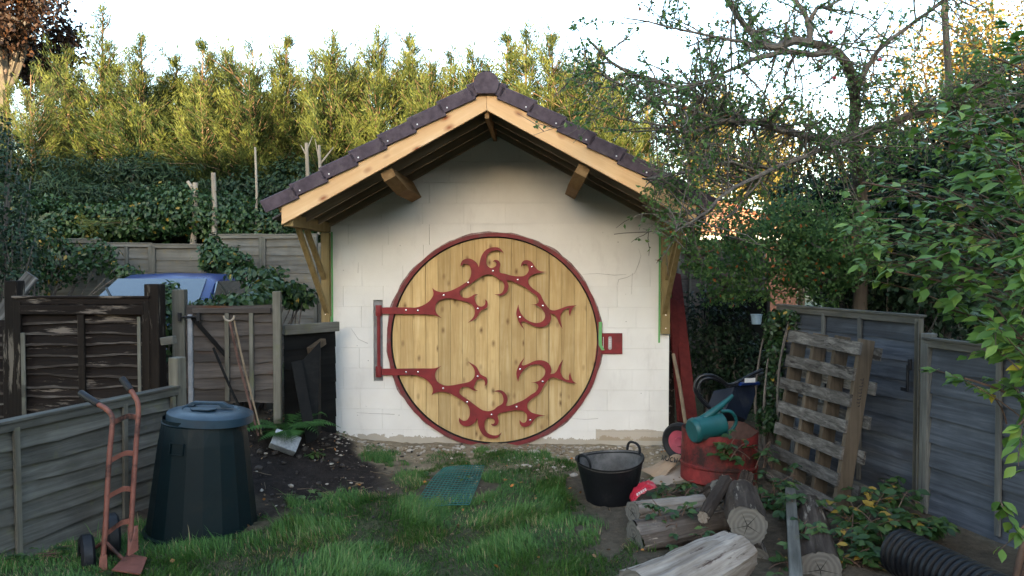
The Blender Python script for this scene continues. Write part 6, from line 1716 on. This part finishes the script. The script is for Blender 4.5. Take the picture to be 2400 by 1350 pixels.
bush('evergreen_bush', 'dark bush in the shade behind the wheelbarrow', 'bush', [wb(1680, 800, 9.3, 0.5, 0.35, 0.7), wb(1760, 880, 9.0, 0.4, 0.3, 0.5)], 4200, 0.06, M['dark_leaf'], 73, tint0=0.3, stems=4, hang=True)
bush('evergreen_hedge', 'dark tall hedge far behind the tall fence at the right', 'hedge', [wb(1990, 600, 12.0, 0.9, 0.6, 1.0), wb(2130, 560, 11.8, 1.0, 0.6, 1.3), wb(2290, 540, 11.5, 1.1, 0.6, 1.5), wb(2450, 540, 11.0, 1.1, 0.6, 1.6), wb(2100, 690, 11.6, 1.0, 0.5, 0.8), wb(2330, 700, 11.2, 1.2, 0.5, 0.9)], 17000, 0.13, M['dark_leaf'], 76, tint0=0.45, stems=5)
# ivy on the post left of the tall fence
bush('ivy', 'ivy covering the fence post to the left of the pallet', 'ivy', [wb(1815, 760, 7.55, 0.14, 0.10, 0.16), wb(1818, 830, 7.5, 0.11, 0.10, 0.2), wb(1815, 910, 7.45, 0.10, 0.10, 0.2), wb(1860, 745, 7.35, 0.10, 0.08, 0.1), wb(1800, 980, 7.4, 0.12, 0.1, 0.15)], 1500, 0.055, M['bramble'], 74, shape=LEAF_O, tint0=0.3, stems=4)

# ---- brambles among the logs and along the right fence -------------------------------
def bramble_patch(label, spots, n, size, seed, stems=7, yellow=0.04, tint0=0.6):
    """arching stems carrying groups of leaves just above the ground"""
    g = np.random.default_rng(seed); t = None; P, D, N, segs = [], [], [], []
    o = np.array(spots[0][:3]); t = thing('bramble_plant', label, 'brambles', (o[0], o[1], gzf(o[0], o[1])), 0, 'brambles round the wood pile and fence'); o = np.array(t.location)
    for (x, y, z, rx, ry, rz) in spots:
        for k in range(stems):
            a = np.array([x + g.normal(0, rx * 0.4), y + g.normal(0, ry * 0.4), max(gzf(x, y), z - rz)])
            e = np.array([x, y, z]) + g.uniform(-1, 1, 3) * np.array([rx, ry, rz]); m_ = (a + e) / 2 + np.array([0, 0, rz * 0.6])
            q = np.linspace(0, 1, 7)[:, None]; pts = (1 - q) ** 2 * a + 2 * q * (1 - q) * m_ + q ** 2 * e
            segs.append((pts - o, np.linspace(0.005, 0.0025, 7)))
            for j in range(max(1, n // (len(spots) * stems * 3))):
                c = pts[int(g.integers(2, 7))] + g.normal(size=3) * 0.035; az = g.uniform(0, 6.28)
                for w_ in (-1.1, 0, 1.1):
                    P.append(c); D.append([math.cos(az + w_), math.sin(az + w_), g.uniform(-0.45, 0.1)]); N.append([g.normal(0, 0.3), g.normal(0, 0.3) - 0.25, 1])
    P, D, N = np.array(P), np.array(D), np.array(N)
    T = np.clip(g.normal(tint0, 0.18, len(P)), 0, 0.93); T = np.where(g.random(len(P)) < yellow, 1.0, T)
    tubes_obj('stems', segs, M['stem'], t, 4)['kind'] = 'stuff'
    leaf_obj('leaves', P - o, D, N, g.uniform(0.7, 1.2, len(P)) * size, LEAF_O, T, M['bramble'], t)
bramble_patch('bramble with some yellow leaves at the foot of the tall fence', [wb(2050, 1170, 5.5, 0.28, 0.25, 0.14), wb(2120, 1150, 5.7, 0.22, 0.2, 0.1), wb(1990, 1210, 5.2, 0.18, 0.2, 0.12), wb(2040, 1230, 5.0, 0.2, 0.2, 0.1), wb(2120, 1215, 5.1, 0.2, 0.15, 0.1), wb(2000, 1290, 4.8, 0.15, 0.15, 0.08), wb(2180, 1230, 5.2, 0.12, 0.1, 0.08)], 680, 0.085, 81, 8, 0.09)
bramble_patch('trailing bramble with browning leaves between the planks and the black pipe', [wb(1920, 1300, 4.8, 0.15, 0.15, 0.08), wb(1990, 1310, 4.8, 0.2, 0.15, 0.08), wb(2060, 1320, 4.75, 0.15, 0.1, 0.08), wb(1950, 1250, 5.0, 0.15, 0.1, 0.08)], 260, 0.07, 92, 8, 0.12)
bramble_patch('bramble growing over the side of the red drum', [wb(1730, 1050, 6.32, 0.16, 0.06, 0.10), wb(1790, 1060, 6.4, 0.14, 0.1, 0.14), wb(1700, 1040, 6.36, 0.1, 0.05, 0.08)], 110, 0.075, 82, 6, 0.0)
bramble_patch('bramble at the foot of the pallet', [wb(1790, 1150, 5.9, 0.16, 0.15, 0.12), wb(1830, 1130, 5.9, 0.15, 0.15, 0.14), wb(1850, 1180, 5.5, 0.12, 0.12, 0.1)], 230, 0.075, 83, 7, 0.0)
bramble_patch('bramble shoots between the trug and the red drum', [wb(1600, 1140, 6.1, 0.14, 0.1, 0.05), wb(1560, 1150, 5.9, 0.1, 0.1, 0.05)], 100, 0.07, 84, 6, 0.0)
bramble_patch('bramble trailing over the pale logs', [wb(1530, 1185, 5.25, 0.1, 0.08, 0.06), wb(1560, 1215, 5.15, 0.1, 0.08, 0.05), wb(1620, 1190, 5.2, 0.1, 0.08, 0.05), wb(1650, 1260, 4.8, 0.05, 0.05, 0.03)], 120, 0.06, 85, 5, 0.0)
bramble_patch('bright bramble shoot in front of the grey plank', [wb(1835, 1310, 4.7, 0.14, 0.1, 0.06), wb(1880, 1240, 5.0, 0.1, 0.1, 0.06)], 75, 0.07, 86, 5, 0.02, 0.8)
bramble_patch('small weeds by the left low fence', [wb(30, 1330, 4.75, 0.2, 0.08, 0.08), wb(110, 1300, 4.9, 0.15, 0.06, 0.06)], 90, 0.05, 87, 6, 0.0)
bramble_patch('leafy weed on the edge of the soil heap nearest the lawn', [wb(730, 1180, 6.1, 0.14, 0.1, 0.05), wb(780, 1160, 6.3, 0.1, 0.1, 0.04)], 110, 0.06, 88, 6, 0.0, 0.75)
bramble_patch('small green weed on the soil heap below the concrete block', [wb(748, 1070, 7.0, 0.08, 0.08, 0.04)], 50, 0.06, 89, 5, 0.0, 0.8)
bramble_patch('weeds growing through the green grid', [wb(1010, 1130, 6.7, 0.12, 0.15, 0.04), wb(1060, 1140, 6.6, 0.15, 0.12, 0.03)], 130, 0.05, 90, 8, 0.0, 0.85)
bramble_patch('tuft of weeds against the bottom left corner of the white wall', [wb(780, 1035, 7.85, 0.12, 0.06, 0.03)], 50, 0.04, 91, 5, 0.0, 0.75)

# ---- fern ---------------------------------------------------------------------
def build_fern():
    p = W(668, 1005, 7.05); t = thing('fern', 'green fern growing beside the black boards and the white wall', 'fern', (p.x, p.y, gzf(p.x, p.y)))
    g = np.random.default_rng(5)
    for k in range(13):
        az = 2 * math.pi * k / 13 + g.uniform(-0.2, 0.2); Lf = g.uniform(0.38, 0.58)
        n = 20; q = np.linspace(0, 1, n)
        x = Lf * (q * 0.95); zc = Lf * (1.0 * q - 0.85 * q ** 2) * g.uniform(0.7, 1.2)
        pts = np.stack([x * math.cos(az), x * math.sin(az), zc + 0.03], -1)
        f = unit(np.gradient(pts, axis=0)); s_ = np.array([-math.sin(az), math.cos(az), 0.0])
        P, D, S = [], [], []
        for i in range(3, n):
            w_ = 0.15 * math.sin(math.pi * min(1, (q[i]) ** 0.7)) + 0.015
            for sg in (-1, 1):
                P.append(pts[i]); D.append(s_ * sg + f[i] * 0.45 + np.array([0, 0, -0.15])); S.append(w_)
        P, D, S = np.array(P), np.array(D), np.array(S)
        V, F_ = leaves_arrays(P, D, np.array([[0, 0, 1.0]]).repeat(len(P), 0), S, (NEEDLE[0] * np.array([1, 1.6, 1]), NEEDLE[1]))
        me = np_mesh('frond', V, F_, np.repeat(g.uniform(0.2, 1, len(P)), 4))
        fr = link('frond', me, M['fern'], t)
        tubes_obj('midrib', [(pts, np.linspace(0.004, 0.0015, n))], M['fern'], fr, 3)
build_fern()

# ---- near shrub on the right: its largest leaves one by one --------------------------
def build_shrub():
    g = np.random.default_rng(21)
    base = Vector((2.9, 3.6, gzf(2.9, 3.6)))
    base = Vector((3.15, 4.35, 0.1))
    t = thing('leafy_shrub', 'large leaved green shrub with reddish stems reaching in from the right edge', 'shrub', base); o = np.array(base)
    regs = [((2330, 330), 4.3, 130, 150, 0.45), ((2200, 330), 4.7, 110, 110, 0.5), ((2300, 560), 4.2, 130, 150, 0.4), ((2150, 520), 4.6, 130, 130, 0.5), ((2350, 780), 4.0, 90, 150, 0.35), ((2230, 730), 4.4, 90, 60, 0.35),
            ((2060, 590), 4.9, 90, 70, 0.4), ((2260, 890), 4.1, 90, 28, 0.2), ((2375, 1010), 3.9, 40, 110, 0.25), ((2335, 140), 4.3, 75, 95, 0.35), ((2385, 1250), 3.8, 40, 45, 0.15), ((2020, 430), 5.0, 60, 60, 0.4), ((2100, 640), 4.6, 80, 40, 0.4), ((2390, 520), 3.8, 60, 260, 0.3)]
    wts = [300, 220, 400, 320, 280, 110, 120, 50, 60, 110, 26, 70, 90, 320]
    segs, P, D, N = [], [], [], []
    for ((px, py), Y, rx, ry, dy), nl in zip(regs, wts):
        c = np.array(W(px, py, Y)); ns = max(2, nl // 14)
        root = np.array(W(2560, py + 160 if py < 900 else py - 80, Y - 0.1))
        for k in range(ns):
            e = np.array(W(px + g.uniform(-1, 1) * rx, py + g.uniform(-1, 1) * ry, Y + g.uniform(-1, 1) * dy))
            s0 = c + (root - c) * g.uniform(0.35, 0.8) + g.normal(size=3) * 0.08
            m_ = (s0 + e) / 2 + np.array([0, 0, 0.08]) + g.normal(size=3) * 0.05
            q = np.linspace(0, 1, 8)[:, None]; pts = (1 - q) ** 2 * s0 + 2 * q * (1 - q) * m_ + q ** 2 * e
            segs.append((pts - o, np.linspace(0.0045, 0.0015, 8)))
            f = unit(np.gradient(pts, axis=0))
            for j in range(max(3, nl // ns)):
                i = int(g.integers(3, 8)); sgn = 1 if j % 2 else -1
                sd = unit(np.cross(f[i], [0, 0, 1.0]))
                P.append(pts[i] + g.normal(size=3) * 0.008); D.append(sd * sgn * 0.9 + f[i] * 0.6 + np.array([0, 0, g.uniform(-0.8, 0.05)])); N.append(np.array([g.normal(0, 0.35), g.normal(0, 0.3) - 0.45, 1.0]))
        segs.append((np.stack([root * (1 - a) + c * a for a in np.linspace(0, 1, 6)]) + np.sin(np.linspace(0, 3, 6))[:, None] * np.array([0, 0, 0.06]) - o, np.linspace(0.011, 0.006, 6)))
    # trunk stems from the ground, outside the frame on the right
    for k in range(5):
        a = o + g.normal(size=3) * np.array([0.1, 0.1, 0]); e = np.array(W(2520, 300 + k * 160, 4.2)); m_ = (a + e) / 2 + np.array([0.15, 0, 0.2])
        q = np.linspace(0, 1, 8)[:, None]; segs.append(((1 - q) ** 2 * a + 2 * q * (1 - q) * m_ + q ** 2 * e - o, np.linspace(0.02, 0.01, 8)))
    tubes_obj('stems', segs, M['stem'], t, 6)['kind'] = 'stuff'
    P, D, N = np.array(P), unit(np.array(D)), np.array(N); S = g.uniform(0.06, 0.105, len(P))
    T = np.clip(g.normal(0.55, 0.2, len(P)), 0, 0.93); T = np.where(g.random(len(P)) < 0.02, 1.0, T)
    score = S / P[:, 1]; px, py = proj(P[:, 0], P[:, 1], P[:, 2]); score = np.where((px < 2420) & (py > -20) & (py < 1370), score, 0)
    order = np.argsort(-score); big = order[:290]; rest = order[290:]
    LV = (np.array([[0, 0, 0], [0.12, 0.0, 0.0], [0.22, 0.17, 0.03], [0.42, 0.27, 0.05], [0.65, 0.22, 0.04], [0.85, 0.09, -0.02], [1, 0, -0.10], [0.85, -0.09, -0.02], [0.65, -0.22, 0.04], [0.42, -0.27, 0.05], [0.22, -0.17, 0.03], [0.42, 0, 0.0], [0.7, 0, -0.03]]),
          [(0, 1, 2), (1, 11, 3), (1, 3, 2), (11, 12, 4), (11, 4, 3), (12, 5, 4), (12, 6, 5), (0, 10, 1), (1, 9, 11), (1, 10, 9), (11, 8, 12), (11, 9, 8), (12, 8, 7), (12, 7, 6)])
    protos = []
    for k in range(8):
        V = LV[0] * np.array([1, g.uniform(0.85, 1.15), g.uniform(0.4, 1.6)]); V[:, 2] -= 0.12 * k / 8 * V[:, 0] ** 2
        tv = [0.25, 0.4, 0.5, 0.55, 0.62, 0.7, 0.85, 1.0][k]
        me = np_mesh('leaf', V, np.array(LV[1]), np.full(len(V), tv)); me.materials.append(M['shrub'])
        me.polygons.foreach_set('use_smooth', np.ones(len(me.polygons), bool)); protos.append(me)
    for i in big:
        k = 7 if T[i] >= 1 else int(g.integers(0, 7))
        lf_ = link('leaf', protos[k], None, t)
        d = Vector(D[i]); n = Vector(N[i]); b_ = n.cross(d).normalized(); n = d.cross(b_)
        s_ = float(S[i]); p = Vector(P[i] - o)
        lf_.matrix_local = Matrix(((d.x*s_, b_.x*s_, n.x*s_, p.x), (d.y*s_, b_.y*s_, n.y*s_, p.y), (d.z*s_, b_.z*s_, n.z*s_, p.z), (0, 0, 0, 1)))
    r_ = leaf_obj('small_leaves', P[rest] - o, D[rest], N[rest], S[rest], LV, T[rest], M['shrub'], t); r_['kind'] = 'stuff'
    print('shrub leaves', len(P))
build_shrub()

# ---- grass and litter -----------------------------------------------------------
def build_grass():
    g = np.random.default_rng(31)
    N0 = 560000
    x = g.uniform(-4.0, 2.0, N0); y = g.uniform(3.2, 8.0, N0)
    y = 3.2 + (y - 3.2)
    px, py = proj(x, y, 0.0)
    jx = px + (vnoise(x, y, 9, 1) - 0.5) * 70; jy = py + (vnoise(x, y, 9, 2) - 0.5) * 36
    k = inpoly(jx, jy, GRASS)
    pt = np.zeros(len(x), bool)
    for p in PATCH: pt |= inpoly(px + (vnoise(x, y, 12, 5) - 0.5) * 40, py + (vnoise(x, y, 12, 6) - 0.5) * 16, p)
    clump = vnoise(x, y, 7, 3); cl2 = vnoise(x, y, 17, 4)
    bare = inpoly(px, py, [(1340, 1200), (1420, 1200), (1510, 1250), (1430, 1315), (1350, 1290)]) & (vnoise(x, y, 9, 9) + 0.5 * g.random(len(x)) > 0.55)
    keep = (k | pt) & ~bare & (g.random(len(x)) < 0.24 + 0.62 * clump * cl2)
    grid = inpoly(px, py, [(1040, 1096), (1135, 1092), (1100, 1186), (968, 1186)]); keep &= ~(grid & (g.random(len(x)) < 0.8))
    near_truck = 1.0
    x, y, clump, pt = x[keep], y[keep], clump[keep], pt[keep]; n = len(x)
    h = (0.034 + 0.072 * clump * g.uniform(0.5, 1.2, n)) * np.where(pt & (y > 6.7), 0.75, 1.0) * g.uniform(0.6, 1.25, n)
    h = np.where(g.random(n) < 0.02, h * 1.9, h) * (0.65 + 0.6 * vnoise(x, y, 4.5, 34))
    az = g.uniform(0, 2 * np.pi, n) * 0.5 + vnoise(x, y, 3, 12) * 6; lean = g.uniform(0.15, 1.05, n)
    dx, dy = np.cos(az), np.sin(az); w_ = g.uniform(0.0014, 0.0032, n)
    z0 = gz(x, y) - 0.005
    B = np.stack([x, y, z0], -1); d = np.stack([dx, dy, 0 * dx], -1); s_ = np.stack([-dy, dx, 0 * dx], -1)
    def at(t): return B + (d * (lean * h * t ** 1.8)[:, None] if np.ndim(t) == 0 else 0) + np.array([0, 0, 1.0]) * (h * (t - 0.35 * lean * t ** 2.2))[:, None]
    m1, m2, tp = at(0.4), at(0.75), at(1.0)
    V = np.stack([B - s_ * w_[:, None], B + s_ * w_[:, None], m1 + s_ * w_[:, None] * 0.9, m1 - s_ * w_[:, None] * 0.9, m2 + s_ * w_[:, None] * 0.6, m2 - s_ * w_[:, None] * 0.6, tp], 1).reshape(-1, 3)
    T = [(0, 1, 2), (0, 2, 3), (3, 2, 4), (3, 4, 5), (5, 4, 6)]
    F_ = (np.array(T)[None] + (np.arange(n) * 7)[:, None, None]).reshape(-1, 3)
    tint = np.clip(0.22 + 0.5 * clump + g.normal(0, 0.24, n) - 0.3 * vnoise(x, y, 2.2, 15), 0, 0.93)
    tint = np.where(g.random(n) < 0.03 + 0.12 * (vnoise(x, y, 3.5, 33) > 0.75), 1.0, tint)
    o = link('grass', np_mesh('grass', V, F_, np.repeat(tint, 7)), M['grass']); tag(o, 'rough tufted green lawn in front of the outbuilding', 'grass', kind='stuff')
    print('grass blades', n)
build_grass()
def build_gravel():
    g = np.random.default_rng(41)
    ico = bmesh.new(); bmesh.ops.create_icosphere(ico, subdivisions=1, radius=1.0)
    V0 = np.array([v.co[:] for v in ico.verts]); F0 = np.array([[v.index for v in f.verts] for f in ico.faces]); ico.free()
    def scatter(n, fx, size, flat, name, lab, mat):
        x, y = fx(n); n = len(x); s_ = size(n)
        V = V0[None] * (1 + g.normal(0, 0.18, (n, 12, 1))) * s_[:, None, None] * np.stack([g.uniform(0.7, 1.5, n), g.uniform(0.7, 1.3, n), np.full(n, flat) * g.uniform(0.7, 1.2, n)], -1)[:, None]
        a = g.uniform(0, 6.28, n); c_, s2 = np.cos(a)[:, None], np.sin(a)[:, None]
        X = V[..., 0] * c_ - V[..., 1] * s2; Y = V[..., 0] * s2 + V[..., 1] * c_
        V = np.stack([X + x[:, None], Y + y[:, None], V[..., 2] + (gz(x, y) + s_ * 0.25)[:, None]], -1)
        F_ = (F0[None] + (np.arange(n) * 12)[:, None, None]).reshape(-1, 3)
        tag(link(name, np_mesh(name, V.reshape(-1, 3), F_), mat), lab, 'rubble', kind='stuff')
    def strip_(n): return g.uniform(-1.9, 1.9, n), 8.02 - np.abs(g.normal(0, 0.22, n)) - 0.04
    scatter(520, strip_, lambda n: g.lognormal(-4.6, 0.5, n), 0.6, 'gravel', 'small pale stones and plaster crumbs along the foot of the white wall', M['stone'])
    def heap(n): return g.normal(-2.0, 0.5, n), g.normal(6.9, 0.6, n)
    scatter(420, heap, lambda n: g.lognormal(-4.5, 0.55, n), 0.7, 'clods', 'dark clods and stones scattered on the soil heap', plain('soil_clod', (0.045, 0.036, 0.03), 0.95, 0.5, 6, 0.6))
    scatter(90, heap, lambda n: g.lognormal(-4.6, 0.4, n), 0.6, 'pale_stones', 'pale stones scattered on the soil heap', M['stone'])
    def mid(n): return g.normal(0.75, 0.55, n), g.normal(7.2, 0.4, n)
    scatter(170, mid, lambda n: g.lognormal(-4.5, 0.5, n), 0.6, 'rubble', 'pale rubble on the bare ground behind the black trug', M['stone'])
    # dead leaves
    n = 420; x = g.uniform(-2.6, 2.6, n); y = g.uniform(4.6, 7.9, n)
    P = np.stack([x, y, gz(x, y) + 0.02], -1); D = rand_dirs(n, 0, g); D[:, 2] *= 0.3
    o = leaf_obj('fallen_leaves', P, D, rand_dirs(n, 1.5, g), g.uniform(0.02, 0.045, n), LEAF_O, g.uniform(0.2, 1, n), leafmat('dead_leaf', [(0, (0.10, 0.06, 0.035)), (0.7, (0.22, 0.14, 0.08)), (1, (0.40, 0.15, 0.03))], 0.15, 0.7))
    tag(o, 'dead leaves scattered over the ground and the logs', 'fallen leaves', kind='stuff')
    # twigs and splinters on the ground
    segs = []
    for k in range(110):
        x0, y0 = g.uniform(-2.2, 2.0), g.uniform(5.4, 7.9); L = g.uniform(0.05, 0.22)
        segs.append(crooked((x0, y0, gzf(x0, y0) + 0.012), [math.cos(k), math.sin(k), 0.02], L, 0.0035, 3, 0.25, 0, g))
    tag(tubes_obj('ground_twigs', segs, M['pole'], None, 4), 'broken twigs and splinters lying on the bare ground', 'twigs', kind='stuff')
build_gravel()

# unseen trees added on both sides of the viewer to darken the foreground
crown_tree('added_shade_tree', 'tall unseen tree added left of the viewer to shade the foreground', (-6.2, 1.8, 0.0), (-6.2, 1.8, 4.2, 1.7, 2.6, 3.0), 9000, 0.16, M['dark_leaf'], 95, tint0=0.6, trunk_r=0.18)
crown_tree('added_shade_tree', 'tall unseen tree added right of the viewer to shade the foreground', (6.6, 1.8, 0.0), (6.6, 1.8, 4.0, 1.7, 2.6, 3.0), 9000, 0.16, M['dark_leaf'], 96, tint0=0.6, trunk_r=0.18)
